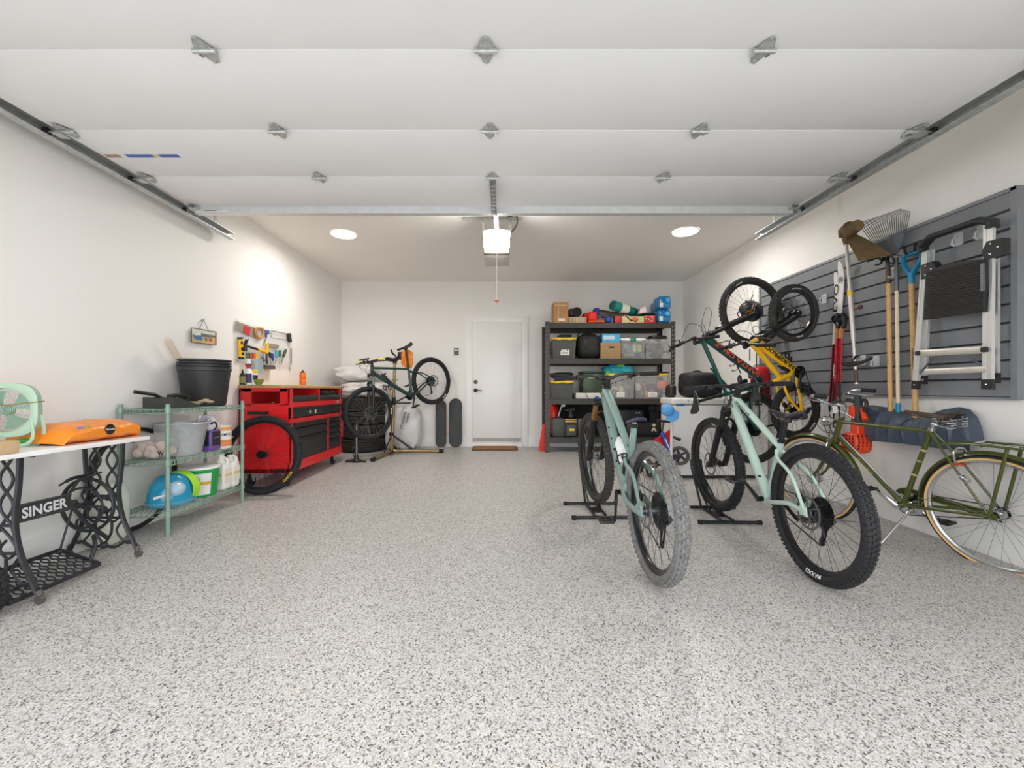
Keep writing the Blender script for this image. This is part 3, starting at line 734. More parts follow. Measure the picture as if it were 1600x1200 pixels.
def hardtail(key, name, label, mat4, fmat, tr=(.024, .020, .017), dr=.027, tyre=m_tyre, tw=.060, steer=0.0, spoke=m_spoke, words=(), fwords=(), rwords=(), grip=m_rubber, barw=.74, crang=-.5, lowm=m_satin, stan=m_dark, rows=64, dt_mid=None, hub=m_dark, group=None, bars=True, axle_h=.028, sad_tilt=0, crmat=m_dark, pedal=True, rise=.02, crankR=.065, knob=.007):
    s = SPEC[key]; g = bike_geo(s); R = s['R']
    b = thing(name, label, 'bicycle', mat4=mat4, group=group)
    bb, ht, hb, st, ra = q3(g['bb']), q3(g['ht']), q3(g['hb']), q3(g['st']), q3(g['ra'])
    u = V((g['u'][0], 0, g['u'][1]))
    sd = V((g['sd'][0], 0, g['sd'][1]))
    f = MB()
    f.tube([hb-u*.004, hb, ht, ht+u*.004], [.027, .0245, .0235, .026], 16)
    tubes(f, hb+u*.03+V((.008, 0, 0)), bb, dr, dr*1.08, mid=dt_mid(hb, bb) if dt_mid else None, flat=(.95, 1.1))
    tubes(f, ht-u*.025, st-sd*.03, tr[0], tr[1], flat=(1.1, .9))
    tubes(f, bb, st+sd*.012, .0185, .0175)
    f.cyl(bb+V((0, -.038, 0)), bb+V((0, .038, 0)), .026, n=18)
    for sgn in (-1, 1):
        ax = ra+V((0, sgn*.066, 0)); y0 = V((0, sgn*.018, 0)); y1 = V((0, sgn*.05, 0))
        tubes(f, bb+y0+V((-.01, 0, 0)), ax, .013, .0105, mid=[bb+V((-.10, sgn*.046, .012)), ra+V((.14, sgn*.058, .004))], flat=(.8, 1.15), n=10)
        tubes(f, st-sd*.05+y0*.8, ax+V((0, 0, .012)), .0115, .009, mid=[st-sd*.06+V((-.05, sgn*.036, -.035)), ra+V((.13, sgn*.054, .17))], n=10)
        f.prism([(-.02, -.016), (.03, -.014), (.05, .01), (.02, .045), (-.012, .03)], ax+V((0, sgn*.004, 0)), X, Z, (0, -sgn*.008, 0))
        f.cyl(ax-V((0, sgn*.006, 0)), ax+V((0, sgn*.008, 0)), .011, n=12)
    fr = f.build('frame', fmat, b)
    for w in words: w(fr, g)
    T = steerM(g, steer) if steer else None
    fork(b, g, T, R, st=stan, low=lowm, travel=s['ac']*.27)
    wheel(b, 'front_wheel', g['fa'][0:1]+(0, g['fa'][1]), s.get('Rf', R), tw, T, tyre=tyre, spoke=spoke, words=fwords, rows=rows, hubm=hub, knob=knob)
    rw = wheel(b, 'rear_wheel', (0, 0, R), R, tw, None, tyre=tyre, spoke=spoke, cassette=True, words=rwords, rows=rows, hubm=hub, knob=knob)
    hs = MB(T); hs.lathe([(.024, -.012), (.029, -.010), (.029, 0), (.024, .004)], ht+u*.006, u, 16); hs.cyl(ht, q3(g['bar']), .017, n=14); hs.build('headset_spacer', m_dark, fr)
    if bars: bar, bc = flatbar(b, g, T, barw, grip=grip, rise=rise)
    sp = MB(); sa = q3(g['sad']); sp.cyl(st-sd*.05, sa, .0152, n=14); sp.lathe([(.018, -.008), (.022, -.008), (.022, .010), (.018, .012)], st+sd*.012, sd, 14); sp.rbox(sa, (.05, .045, .03), .008)
    sp.build('seatpost', m_dark, b)
    saddle(b, sa+sd*.0, tilt=sad_tilt)
    crank(b, bb, crankR, .165, crang, mat=crmat, ped=pedal)
    j1, j2 = derail(b, ra); chain(b, bb, crankR, ra, .05, j1, j2)
    rear_caliper(fr, ra)
    if bars:
        n = V((g['n'][0], 0, g['n'][1])); C = q3(g['crown'])
        cables(bar, T, [[bc+V((.02, .22, .0)), bc+V((.10, .12, -.02)), bc+V((.09, .0, -.11)), C+V((.06, .05, -.02)), C+V((.03, .07, -.14))],
                        [bc+V((.02, -.22, .0)), bc+V((.10, -.10, -.03)), bc+V((.04, .02, -.10)), hb+V((-.04, .028, .03))],
                        [bc+V((.02, -.20, -.01)), bc+V((.12, -.06, -.05)), bc+V((.07, .045, -.12)), hb+V((-.05, .03, .02))]])
    return b, g, fr
# mint hardtail in a floor stand
m_mint = M('mint_paint', '#b7cdc2', rough=.35, var=.02, coat=.3)
MAT3 = place((1.70, 2.262, -.087), 88.3, -3.3, -1.5)
def w3(fr, g):
    a, b_ = q3(g['ht']), q3(g['st'])
    sp = SPEC['b3']; d = (b_-a).normalized(); mb = MB()
    o = a+V((g['u'][0], 0, g['u'][1]))*-.025+d*.05; upv = Y.cross(d)
    letters(mb, 'NORCO TQ', o+V((0, .023, .012)), d, (V((0, .5, 0))+upv*-.6), .018, .02, width=.19); mb.build('frame_lettering', m_black, fr)
    mk = MB()
    for t in (.52, .64, .80): 
        q = lerp(q3(g['hb']), q3(g['bb']), t)+V((0, 0, .0)); mk.cyl(q+V((.0, .012, .018)), q+V((.0, .018, .027)), .005, n=8)
    q = lerp(q3(g['hb']), q3(g['bb']), .8); mk.rbox(q+V((-.015, .02, .022)), (.03, .012, .012), .004)
    mk.build('bottle_boss', m_black, fr)
hardtail('b3', 'mountain_bike', 'mint green hardtail bike standing in a black floor stand, blank black saddle low', MAT3, m_mint, tr=(.023, .019), dr=.029, tw=.064,
         words=(w3,), steer=radians(3), rows=84, crang=radians(-150), barw=.78, rise=.015,
         fwords=(('MAXXIS', m_whitep, radians(-10), 1, .017, .02),), rwords=(('MAXXIS', m_whitep, radians(184), 1, .021, .02),))
# dark green hardtail clamped in the repair stand
m_forest = M('forest_green_paint', '#1d3d39', rough=.3, var=.04, coat=.4)
MAT1 = place((-.997, 6.625, .743), 227.75, 23.07, 2.33)
m_yel = M('yellow_grip', '#e4cf3a', rough=.6)
_b1, _g1, _f1 = hardtail('b1', 'hardtail_bike', 'dark green hardtail bike with yellow grips clamped nose-down in the repair stand', MAT1, m_forest, tr=(.020, .017), dr=.025, tw=.056, spoke=m_spokes, grip=m_yel, barw=.70,
         crang=2.2, rows=72, knob=.003, dt_mid=lambda a, b: [lerp(a, b, .25)+V((.0, 0, .02)), lerp(a, b, .8)+V((0, 0, -.012))], lowm=m_satin, stan=m_steelg,
         fwords=(('MAXXIS', m_whitep, radians(-110), 1, .017, .02),), rwords=(('MAXXIS', m_whitep, radians(200), 1, .017, .02),))
lk = MB(); q = lerp(q3(_g1['hb']), q3(_g1['bb']), .40)
lk.rbox(q+V((.02, 0, .07)), (.05, .05, .19), .012, rot=(0, .5, 0))
for dz in (-.02, .03, .08): lk.rbox(q+V((.02, 0, .07+dz*.8)), (.062, .056, .014), .004, rot=(0, .5, 0))
lk.build('folding_lock', m_black, _f1)
cg = MB(); q = lerp(q3(_g1['hb']), q3(_g1['bb']), .62)+V((-.02, 0, .055)); 
cg.tube([q+V((0, .03, -.02)), q+V((.07, .034, .02)), q+V((.05, .034, .09)), q+V((-.02, .03, .05)), q+V((-.01, -.03, .05)), q+V((.05, -.034, .09)), q+V((.07, -.034, .02)), q+V((0, -.03, -.02))], .003, 6, closed=True)
cg.build('bottle_cage', m_steelg, _f1)
dl = MB(); q = lerp(q3(_g1['hb']), q3(_g1['bb']), .42)
for y in (-.07, .06):
    dl.torus(q+V((.055, y, -.04)), .034, .007, X, 20, 8); dl.tube([q+V((.03, y*.4, -.03)), q+V((.055, y, -.01))], .008, 6)
dl.build('frame_lock_ring', m_dark, _f1)
# phone mount style crossbar at the stem
am = MB(); q = q3(_g1['bar'])+V((.06, 0, .03))
am.tube(bez([q+V((0, -.04, 0)), q+V((.03, -.035, .05)), q+V((.03, 0, .06)), q+V((.03, .035, .05)), q+V((0, .04, 0))], 5), .009, 8); am.cyl(q+V((.03, -.12, .055)), q+V((.03, .12, .055)), .012, n=12)
am.build('accessory_bar', m_dark, _f1)

# sage green full suspension bike in a floor stand
m_sage = M('sage_paint', '#7d958f', rough=.35, var=.03, coat=.3)
m_gold = M('gold_stanchion', '#a8763a', rough=.25, metal=.75, var=.05)
s = SPEC['b2']; g = bike_geo(s); R = s['R']; MAT2 = place((.806, 2.241, -.070), 91.4, -3.7, -.5)
b2 = thing('full_suspension_bike', 'sage green full suspension bike with gold fork legs in a black floor stand', 'bicycle', mat4=MAT2)
bb, ht, hb, st, ra = q3(g['bb'])+V((0, 0, .0)), q3(g['ht']), q3(g['hb']), q3(g['st']), q3(g['ra']); u = V((g['u'][0], 0, g['u'][1])); sd = V((g['sd'][0], 0, g['sd'][1]))
f = MB()
f.tube([hb-u*.004, hb, ht, ht+u*.004], [.031, .029, .0285, .031], 16)
tubes(f, hb+u*.03, bb+V((.03, 0, .02)), .034, .036, mid=[lerp(hb, bb, .5)+V((.012, 0, -.004))], flat=(.9, 1.2))
tubes(f, ht-u*.03, bb+sd*.27+V((.01, 0, 0)), .029, .019, mid=[lerp(ht, bb+sd*.27, .5)+V((0, 0, -.01))], flat=(1.15, .85))
tubes(f, bb+sd*.05, st+sd*.02, .024, .019); f.cyl(bb+V((0, -.042, 0)), bb+V((0, .042, 0)), .030, n=18)
f.rbox(bb+V((.015, 0, .05)), (.11, .07, .10), .03, 3)
f = f.build('frame', m_sage, b2)
sw = MB()
for q in (-1, 1):
    ax = ra+V((0, q*.072, 0)); pv = bb+V((-.055, q*.045, .045)); rk = bb+sd*.24+V((-.03, q*.045, 0))
    tubes(sw, pv, ax+V((.01, 0, -.012)), .016, .013, mid=[bb+V((-.14, q*.055, -.0)), ra+V((.13, q*.065, -.03))], flat=(.8, 1.3), n=10)
    tubes(sw, rk, ax+V((.0, 0, .014)), .014, .012, mid=[rk+V((-.07, q*.012, -.02)), ra+V((.14, q*.064, .15))], flat=(.8, 1.2), n=10)
    sw.prism([(-.022, -.022), (.05, -.026), (.06, .006), (.018, .05), (-.016, .035)], ax+V((0, q*.006, 0)), X, Z, (0, -q*.012, 0)); sw.cyl(ax-V((0, q*.006, 0)), ax+V((0, q*.012, 0)), .012, n=12)
sw.rbox(bb+V((-.075, 0, .055)), (.05, .10, .06), .015)
sw = sw.build('swingarm', m_sage, b2); rear_caliper(sw, ra+V((0, .008, 0)))
rk = MB()
for q in (-1, 1): rk.prism([(0, 0), (.10, .03), (.10, .055), (.0, .035)], bb+sd*.20+V((-.06, q*.036, 0)), X, Z, (0, q*.008, 0))
rk.box(bb+sd*.20+V((-.03, 0, .02)), (.02, .078, .015)); rk.build('rocker_link', m_dark, sw)
sk = MB(); a, c = bb+V((.045, 0, .11)), bb+sd*.30+V((.05, 0, .02)); sk.cyl(a, lerp(a, c, .55), .020, n=14); sk.cyl(lerp(a, c, .5), c, .011, n=12); sk.build('rear_shock', m_dark, b2)
mw = MB(); d = (bb+sd*.27-ht).normalized(); letters(mw, 'NORCO SC', ht-u*.03+d*.05+V((0, .016, .023)), d, V((0, -1, .25)), .02, .02, width=.20); mw.build('frame_lettering', m_black, f)
mk = MB(); up2 = Y.cross(sd)
letters(mk, 'MTB', bb+sd*.36+V((0, .0195, 0))-up2*.0, sd, -up2, .018, .02, width=.05); mk.build('seat_tube_lettering', m_whitep, f)
mk2 = MB()
for t in (.38, .5, .62, .74): q = lerp(hb, bb, t)+V((-.012, .026, .028)); mk2.cyl(q, q+V((-.004, .006, .008)), .006, n=8)
mk2.build('bottle_boss', m_black, f)
bt = MB(); q = lerp(hb, bb, .70)+V((-.055, 0, .075)); dd = (hb-bb).normalized()
bt.lathe([(0, -.09), (.034, -.09), (.037, -.08), (.037, -.01), (.031, .0), (.037, .012), (.037, .06), (.028, .082), (.016, .088), (.016, .1), (.010, .115), (0, .116)], q, dd, 20)
tag(bt.build('water_bottle', M('clear_white_bottle', '#e6e9ea', rough=.35, var=.03), None), 'white squeeze water bottle caged inside the sage green bike frame', 'bottle').matrix_basis = MAT2
cg = MB(); cg.torus(q+dd*-.04, .040, .005, dd, 24, 6); cg.tube([q+dd*-.095+V((.0, .036, 0)), q+dd*.03+V((0, .039, 0))], .005, 6); cg.tube([q+dd*-.095+V((.0, -.036, 0)), q+dd*.03+V((0, -.039, 0))], .005, 6); cg.build('bottle_cage', m_black, f)
T = steerM(g, radians(6))
fork(b2, g, T, R, st=m_gold, low=m_satin, travel=.165, sw=.0195, lw=.024, crownm=m_dark)
kn = MB(T); C = q3(g['crown']); n = V((g['n'][0], 0, g['n'][1]))
kn.cyl(C+V((0, .058, 0))+n*.015+u*.02, C+V((0, .058, 0))+n*.015+u*.036, .015, n=14); kn.build('damper_knob', M('blue_anodised', '#2d62a8', rough=.3, metal=.6), f)
wheel(b2, 'front_wheel', (g['fa'][0], 0, g['fa'][1]), R, .062, T, tyre=m_tyre_side, hubm=m_steelg)
rw = wheel(b2, 'rear_wheel', (0, 0, R), R, .066, None, tyre=m_tyre_dusty, cassette=True, rc=.10, hubm=m_steelg)
hs = MB(T); hs.lathe([(.028, -.014), (.033, -.010), (.033, 0), (.028, .004)], ht+u*.008, u, 18); hs.cyl(ht, q3(g['bar']), .018, n=14); hs.build('headset_spacer', m_dark, f)
bar, bc = flatbar(b2, g, T, .79, rise=.03, stem=.045)
sp = MB(); sp.cyl(st-sd*.03, st+sd*.035, .0165, n=14); sp.lathe([(.018, -.010), (.022, -.010), (.022, .008), (.018, .010)], st+sd*.02, sd, 16); sp.build('seatpost', m_dark, b2)
crank(b2, bb, .068, .17, radians(80)); j1, j2 = derail(b2, ra+V((0, -.006, 0)), drop=.16); chain(b2, bb, .068, ra, .06, j1, j2)
cables(bar, T, [[bc+V((.02, .24, .0)), bc+V((.10, .16, -.03)), bc+V((.05, .12, -.15)), hb+V((.03, .06, -.0)), q3(g['crown'])+V((.03, .075, -.14))],
                [bc+V((.02, -.24, .0)), bc+V((.11, -.10, -.05)), bc+V((.04, .02, -.10)), hb+V((-.04, .034, .03))]])

# two wall-hung bikes, nose up
BH = Matrix(((0, 0, -1, 0), (0, 1, 0, 0), (1, 0, 0, 0), (0, 0, 0, 1)))
m_teal = M('teal_paint', '#0d4f4c', rough=.22, var=.04, coat=.5)
m_coral = M('coral_print', '#ee5a3a', rough=.5, var=0)
s = SPEC['b5']; g = bike_geo(s); R = s['R']; MAT5 = place((2.972, 4.40, .541), 9.0, .8, -2.0, BH)
b5 = thing('hung_mountain_bike', 'teal full suspension bike with coral lettering hung nose-up above the white freezer', 'bicycle', mat4=MAT5)
bb, ht, hb, st, ra = q3(g['bb']), q3(g['ht']), q3(g['hb']), q3(g['st']), q3(g['ra']); u = V((g['u'][0], 0, g['u'][1])); sd = V((g['sd'][0], 0, g['sd'][1]))
f = MB()
f.tube([hb-u*.004, hb, ht, ht+u*.004], [.030, .028, .027, .030], 16)
knee = bb+V((.10, 0, -.035)); f.tube(bez([hb+u*.03, lerp(hb+u*.03, knee, .5)+V((0, 0, -.004)), knee, bb+V((.0, 0, .0)), bb+V((-.03, 0, .06))], 8), .036, 14, flat=(.85, 1.15))
tubes(f, ht-u*.03, st-sd*.06, .024, .018, flat=(1.1, .85)); tubes(f, bb+sd*.08, st+sd*.02, .022, .018)
tubes(f, st-sd*.14, ht+(st-ht)*.5, .010, .010)
f.cyl(bb+V((0, -.042, 0)), bb+V((0, .042, 0)), .030, n=18); f = f.build('frame', m_teal, b5)
down_word(f, 'SANTA CRUZ', hb+u*.03, knee, -1, .031, .042, m_coral, t0=.14, t1=.98, bold=.055, flip=True)
sw = MB()
for q in (-1, 1):
    ax = ra+V((0, q*.070, 0)); pv = bb+V((-.05, q*.04, .04)); rk_ = bb+sd*.26+V((-.03, q*.04, 0))
    tubes(sw, pv, ax, .015, .012, mid=[ra+V((.2, q*.06, -.02))], flat=(.8, 1.3), n=10)
    tubes(sw, rk_, ax+V((0, 0, .014)), .012, .010, mid=[ra+V((.2, q*.058, .18))], n=10); tubes(sw, lerp(rk_, ax, .25), lerp(pv, ax, .25), .009, .009, n=8)
    sw.prism([(-.022, -.02), (.05, -.022), (.06, .006), (.018, .05), (-.016, .035)], ax+V((0, q*.006, 0)), X, Z, (0, -q*.012, 0))
sw = sw.build('swingarm', m_teal, b5); rear_caliper(sw, ra)
fork(b5, g, None, R, st=m_dark, low=m_satin, travel=.16, sw=.019, lw=.024)
wheel(b5, 'front_wheel', (g['fa'][0], 0, g['fa'][1]), R, .062, None, tyre=m_tyre_side, hubm=m_gold, words=(('MAXXIS', m_whitep, radians(60), -1, .016, .02), ('DISSECTOR', m_whitep, radians(20), -1, .013, .02)), rows=56)
wheel(b5, 'rear_wheel', (0, 0, R), R, .062, None, tyre=m_tyre, cassette=True, rows=56)
bar, bc = flatbar(b5, g, None, .78, rise=.03, stem=.045)
sa = q3(g['sad']); sp = MB(); sp.cyl(st-sd*.03, sa, .0155, n=14); sp.lathe([(.018, -.01), (.023, -.01), (.023, .014), (.018, .016)], st+sd*.012, sd, 14); sp.rbox(sa, (.05, .045, .03), .008); sp.build('seatpost', m_dark, b5)
saddle(b5, sa, tilt=0); crank(b5, bb, .066, .17, radians(150)); j1, j2 = derail(b5, ra, drop=.15); chain(b5, bb, .066, ra, .055, j1, j2)
sk = MB(); a, c = bb+V((.06, 0, .10)), st+V((.07, 0, -.10)); sk.cyl(a, lerp(a, c, .6), .023, n=14); sk.cyl(lerp(a, c, .5), c, .012, n=12); sk.ball(lerp(a, c, .3)+V((.035, 0, .02)), (.05, .022, .022)); sk.build('rear_shock', m_dark, b5)
cgm = MB(); q = lerp(hb, knee, .62)+V((-.03, 0, .075)); cgm.torus(q, .034, .004, (.7, 0, .5), 20, 6, arc=(0, 5.2)); cgm.torus(q+V((-.05, 0, -.03)), .034, .004, (.7, 0, .5), 20, 6, arc=(0, 5.2)); cgm.tube([q+V((.05, .01, -.03)), q+V((-.09, .01, -.10))], .006, 6); cgm.build('bottle_cage', m_black, f)
cables(bar, None, [[bc+V((.02, -.22, .0)), bc+V((.22, -.25, -.02)), bc+V((.30, -.05, -.10)), q3(g['crown'])+V((.06, .05, .05)), q3(g['crown'])+V((.06, .07, -.14))],
                   [bc+V((.02, .22, .0)), bc+V((.17, .12, -.02)), bc+V((.12, 0, -.09)), hb+V((-.03, .032, .04))], [bc+V((.02, -.20, .0)), bc+V((.15, -.10, -.03)), bc+V((.10, .02, -.10)), hb+V((-.03, -.032, .04))]])
m_bikey = M('yellow_paint', '#f5bd0e', rough=.3, var=.03, coat=.4)
s = SPEC['b6']; g = bike_geo(s); R = s['R']; MAT6 = place((2.975, 3.92, .769), 11.0, -4.6, 3.2, BH)
b6 = thing('hung_kids_bike', 'small yellow full suspension bike with black lettering hung nose-up on the slatted wall panel', 'bicycle', mat4=MAT6)
bb, ht, hb, st, ra = q3(g['bb']), q3(g['ht']), q3(g['hb']), q3(g['st']), q3(g['ra']); u = V((g['u'][0], 0, g['u'][1])); sd = V((g['sd'][0], 0, g['sd'][1]))
f = MB()
f.tube([hb-u*.004, hb, ht, ht+u*.004], [.026, .024, .0235, .026], 16)
tubes(f, hb+u*.025, bb+V((.02, 0, .01)), .031, .031, flat=(.8, 1.25)); tubes(f, ht-u*.02, bb+sd*.16+V((.0, 0, 0)), .023, .019, flat=(1, 1.1)); tubes(f, bb+sd*.02, st+sd*.015, .020, .017)
f.cyl(bb+V((0, -.036, 0)), bb+V((0, .036, 0)), .026, n=18); f = f.build('frame', m_bikey, b6)
down_word(f, 'NUKEPROOF', hb+u*.025, bb+V((.02, 0, .01)), -1, .0255, .036, m_black, t0=.12, t1=.94, bold=.055, flip=True)
sw = MB()
for q in (-1, 1):
    ax = ra+V((0, q*.062, 0)); pv = bb+V((-.04, q*.038, .03)); rk_ = bb+sd*.17+V((-.03, q*.036, .0))
    tubes(sw, pv, ax, .014, .011, mid=[ra+V((.13, q*.058, .005))], flat=(.8, 1.3), n=10); tubes(sw, rk_, ax+V((0, 0, .012)), .012, .010, mid=[ra+V((.15, q*.052, .13))], n=10)
    sw.prism([(-.02, -.018), (.045, -.02), (.05, .006), (.016, .042), (-.014, .03)], ax+V((0, q*.006, 0)), X, Z, (0, -q*.01, 0))
sw = sw.build('swingarm', m_bikey, b6); rear_caliper(sw, ra)
fork(b6, g, None, R, st=m_dark, low=m_satin, travel=.12, sw=.016, lw=.021, half=.054)
wheel(b6, 'front_wheel', (g['fa'][0], 0, g['fa'][1]), R, .058, None, words=(('MAXXIS', m_whitep, radians(-98), -1, .013, .02), ('MINION DHF', m_whitep, radians(92), -1, .011, .02)), tyre=m_tyre_side, rows=48, rotr=.08)
wheel(b6, 'rear_wheel', (0, 0, R), R, .058, None, words=(('MAXXIS', m_whitep, radians(-135), -1, .015, .02),), cassette=True, rc=.07, rows=48, rotr=.08)
bar, bc = flatbar(b6, g, None, .66, rise=.02, stem=.035)
sa = q3(g['sad']); sp = MB(); sp.cyl(st-sd*.03, sa, .0145, n=14); sp.lathe([(.017, -.01), (.021, -.01), (.021, .012), (.017, .014)], st+sd*.012, sd, 14); sp.rbox(sa, (.045, .04, .028), .008); sp.build('seatpost', m_dark, b6)
saddle(b6, sa, L=.24, wd=.125); crank(b6, bb, .058, .14, radians(160)); j1, j2 = derail(b6, ra, drop=.11); chain(b6, bb, .058, ra, .045, j1, j2)
sk = MB(); a, c = bb+V((.02, 0, .07)), bb+sd*.16+V((.12, 0, .03)); sk.cyl(a, lerp(a, c, .6), .02, n=14); sk.cyl(lerp(a, c, .5), c, .010, n=12); sk.build('rear_shock', m_dark, b6)
cables(bar, None, [[bc+V((.02, -.18, .0)), bc+V((.12, -.15, -.02)), bc+V((.14, -.02, -.08)), q3(g['crown'])+V((.05, .05, .0)), q3(g['crown'])+V((.05, .06, -.12))], [bc+V((.02, .18, .0)), bc+V((.11, .10, -.02)), bc+V((.08, 0, -.07)), hb+V((-.03, .03, .03))]])
# olive city bike leaning on its kickstand
m_olive = M('olive_enamel', '#4c5320', rough=.22, var=.04, coat=.5, metal=.15)
m_leather = M('dark_brown_leather', '#3a2a22', rough=.5, var=.2)
s = SPEC['b4']; g = bike_geo(s); R = s['R']; MAT4 = place((2.870, 2.404, -.118), 104.7, .13, -5.4)
b4 = thing('city_bike', 'olive green city bike with tan tyre walls and sprung saddle by the right wall', 'bicycle', mat4=MAT4)
bb, ht, hb, st, ra, fa = q3(g['bb']), q3(g['ht']), q3(g['hb']), q3(g['st']), q3(g['ra']), q3(g['fa']); u = V((g['u'][0], 0, g['u'][1])); n = V((g['n'][0], 0, g['n'][1])); sd = V((g['sd'][0], 0, g['sd'][1]))
f = MB()
f.tube([hb-u*.012, hb, ht, ht+u*.012], [.021, .019, .019, .021], 16); tubes(f, hb+u*.035, bb, .0155); tubes(f, ht-u*.03, st-sd*.015, .0140); tubes(f, bb, st+sd*.012, .0155)
f.cyl(bb+V((0, -.036, 0)), bb+V((0, .036, 0)), .021, n=18)
for q in (-1, 1):
    ax = ra+V((0, q*.062, 0)); tubes(f, bb+V((-.015, q*.022, 0)), ax, .0095, .0075, mid=[lerp(bb, ra, .4)+V((0, q*.042, 0))], n=10); tubes(f, st-sd*.01+V((0, q*.016, 0)), ax, .0075, .006, mid=[lerp(st, ra, .4)+V((0, q*.045, 0))], n=10)
    f.prism([(-.03, -.016), (.03, -.012), (.03, .012), (-.01, .022), (-.03, .012)], ax, X, Z, (0, -q*.005, 0))
fr = f.build('frame', m_olive, b4)
lu = MB()
for t in (.42, .74): q = lerp(bb, st, t); lu.cyl(q-sd*.007, q+sd*.007, .0168, n=16)
q = lerp(bb, st, .60); lu.cyl(q-sd*.004, q+sd*.004, .0166, n=16); lu.build('seat_tube_band', M('pale_gold_band', '#c9b98a', rough=.4, metal=.4), fr)
down_word(fr, 'Apollo', hb+u*.035, bb, 1, .0158, .014, M('gold_print', '#b49a45', rough=.5, var=0), t0=.36, t1=.60, bold=.01)
T = None
fk = MB(T); C = q3(g['crown']); fk.cyl(C+u*.012, C-u*.005, .021, n=14); fk.rbox(C-u*.012, (.045, .10, .022), .01)
for q in (-1, 1): fk.tube(bez([C+V((0, q*.04, 0))-u*.01, C+V((0, q*.045, 0))-u*.13, fa+V((0, q*.05, 0))+u*.12-n*.045, fa+V((0, q*.05, 0))], 6), [.0125]*13+[.010]*6, 10)
fk = fk.build('fork', m_olive, b4)
m_alrim = M('polished_rim', '#c3c6c8', rough=.25, metal=.9, var=.03)
def citywheel(nm, c, T, rc):
    return wheel(b4, nm, c, R, .034, T, rim=m_alrim, tyre=m_tyre, road=True, rotor=False, spoke=m_spokes, hubm=m_chrome, wall=m_tan, rimw=.028, deep=.014)
fw = citywheel('front_wheel', (fa.x, 0, fa.z), T, 0); rw = citywheel('rear_wheel', (0, 0, R), None, 0)
dy = MB(T); dy.lathe([(0, -.045), (.02, -.045), (.044, -.036), (.044, .036), (.02, .045), (0, .045)], fa, Y, 24); dy.build('dynamo_hub', m_chrome, fw)
def guard(c, a0, a1, T, name, par, mat):
    mb = MB(T); c = V(c)
    def fn(uu, v):
        a = lerp(a0, a1, uu); t = (v-.5)*2; r = R+.024-.017*t*t
        return c+V((r*cos(a), .030*t, r*sin(a)))
    mb.grid(fn, 36, 6, thick=.0018)
    for aa in (a0+.12,):
        for q in (-1, 1): mb.tube([c+V((0, q*.05, 0)), c+V(((R+.01)*cos(aa), q*.028, (R+.01)*sin(aa)))], .0022, 6)
    return mb.build(name, mat, par)
guard(fa, radians(30), radians(188), T, 'front_mudguard', b4, m_olive); guard(ra, radians(-4), radians(205), None, 'rear_mudguard', b4, m_olive)
cg = MB(); c = bb; pol = []
arc = [radians(20+12*i) for i in range(11)]
cg.prism([(.104*cos(a), .104*sin(a)) for a in arc]+[(-.16, .082), (-.43, .05), (-.45, .0), (-.16, .04)]+[(.070*cos(a), .070*sin(a)) for a in reversed(arc)], c+V((0, -.058, 0)), X, Z, (0, -.008, 0))
cg.build('chain_guard', m_olive, b4)
crank(b4, bb, .082, .165, radians(-140), mat=m_chrome, ring=m_chrome, pedmat=m_black); chain(b4, bb, .082, ra, .035, None, None, mat=m_cass)
fwh = MB(); fwh.lathe([(0, -.050), (.034, -.050), (.034, -.054), (0, -.054)], ra, Y, 20); fwh.build('sprocket', m_cass, rw)
ks = MB(); a = bb+V((-.06, .03, -.02)); ks.rbox(a, (.04, .03, .03), .008); fl = MAT4.inverted() @ FP(1376, 850); ks.tube([a, lerp(a, fl, .08)+V((0, .01, 0)), fl], [.009, .008, .0075], 10); ks.build('kickstand', m_chrome, b4)
hbm = MB(T); b0 = q3(g['bar'])+u*.05; hbm.cyl(ht, b0, .0125, n=12); hbm.tube([b0-n*.005, b0+n*.055], [.014, .013], 10)
c = b0+n*.06
pts = bez([c+V((-.10, .245, .075)), c+V((.02, .22, .085)), c+V((.05, .15, .06)), c+V((.0, .06, .0)), c+V((.0, -.06, .0)), c+V((.05, -.15, .06)), c+V((.02, -.22, .085)), c+V((-.10, -.245, .075))], 6)
hbm.tube(pts, .0111, 10); hbm = hbm.build('handlebar', m_chrome, b4)
for q in (-1, 1):
    gm = MB(T); gm.tube([c+V((-.105, q*.246, .075)), c+V((-.02, q*.23, .083))], .016, 10); gm.build('grip', m_rubber, hbm)
    lm = MB(T); lm.tube(bez([c+V((.04, q*.17, .07)), c+V((.06, q*.20, .06)), c+V((-.02, q*.235, .045)), c+V((-.09, q*.25, .04))], 6), .0045, 8); lm.build('brake_lever', m_chrome, hbm)
hl = MB(T); lc = hb+n*.10+u*.10; hl.lathe([(0, -.07), (.02, -.066), (.036, -.03), (.042, .01), (.040, .016)], lc, (1, 0, -.05), 24); hl.tube([lc-X*.02-Z*.03, lc-X*.03-Z*.07, hb+n*.02+u*.02], .006, 8); hl = hl.build('headlamp', m_chrome, b4)
ln = MB(T); ln.lathe([(.040, .015), (.03, .022), (0, .026)], lc, (1, 0, -.05), 24); ln.build('lamp_lens', M('lamp_glass', '#dfe6ea', rough=.1, var=0), hl)
tg = MB(T); tg.box(ht+V((.02, .03, .07)), (.002, .05, .06)); tg.tube(bez([ht+V((.0, .04, .06)), ht+V((-.08, .09, .06)), ht+V((-.16, .10, .02))], 6), .0022, 5); tg.build('tag', m_white, hbm, label='white paper tag and cable tie on the handlebar')
br = MB(T); br.tube(bez([C+V((.03, .035, -.02)), C+V((.035, .045, -.055)), C+V((.03, .028, -.085))], 5), .006, 8); br.tube(bez([C+V((.03, -.035, -.02)), C+V((.035, -.045, -.055)), C+V((.03, -.028, -.085))], 5), .006, 8); br.rbox(C+V((.03, 0, -.005)), (.02, .07, .018), .005); br.build('front_brake', m_chrome, fk)
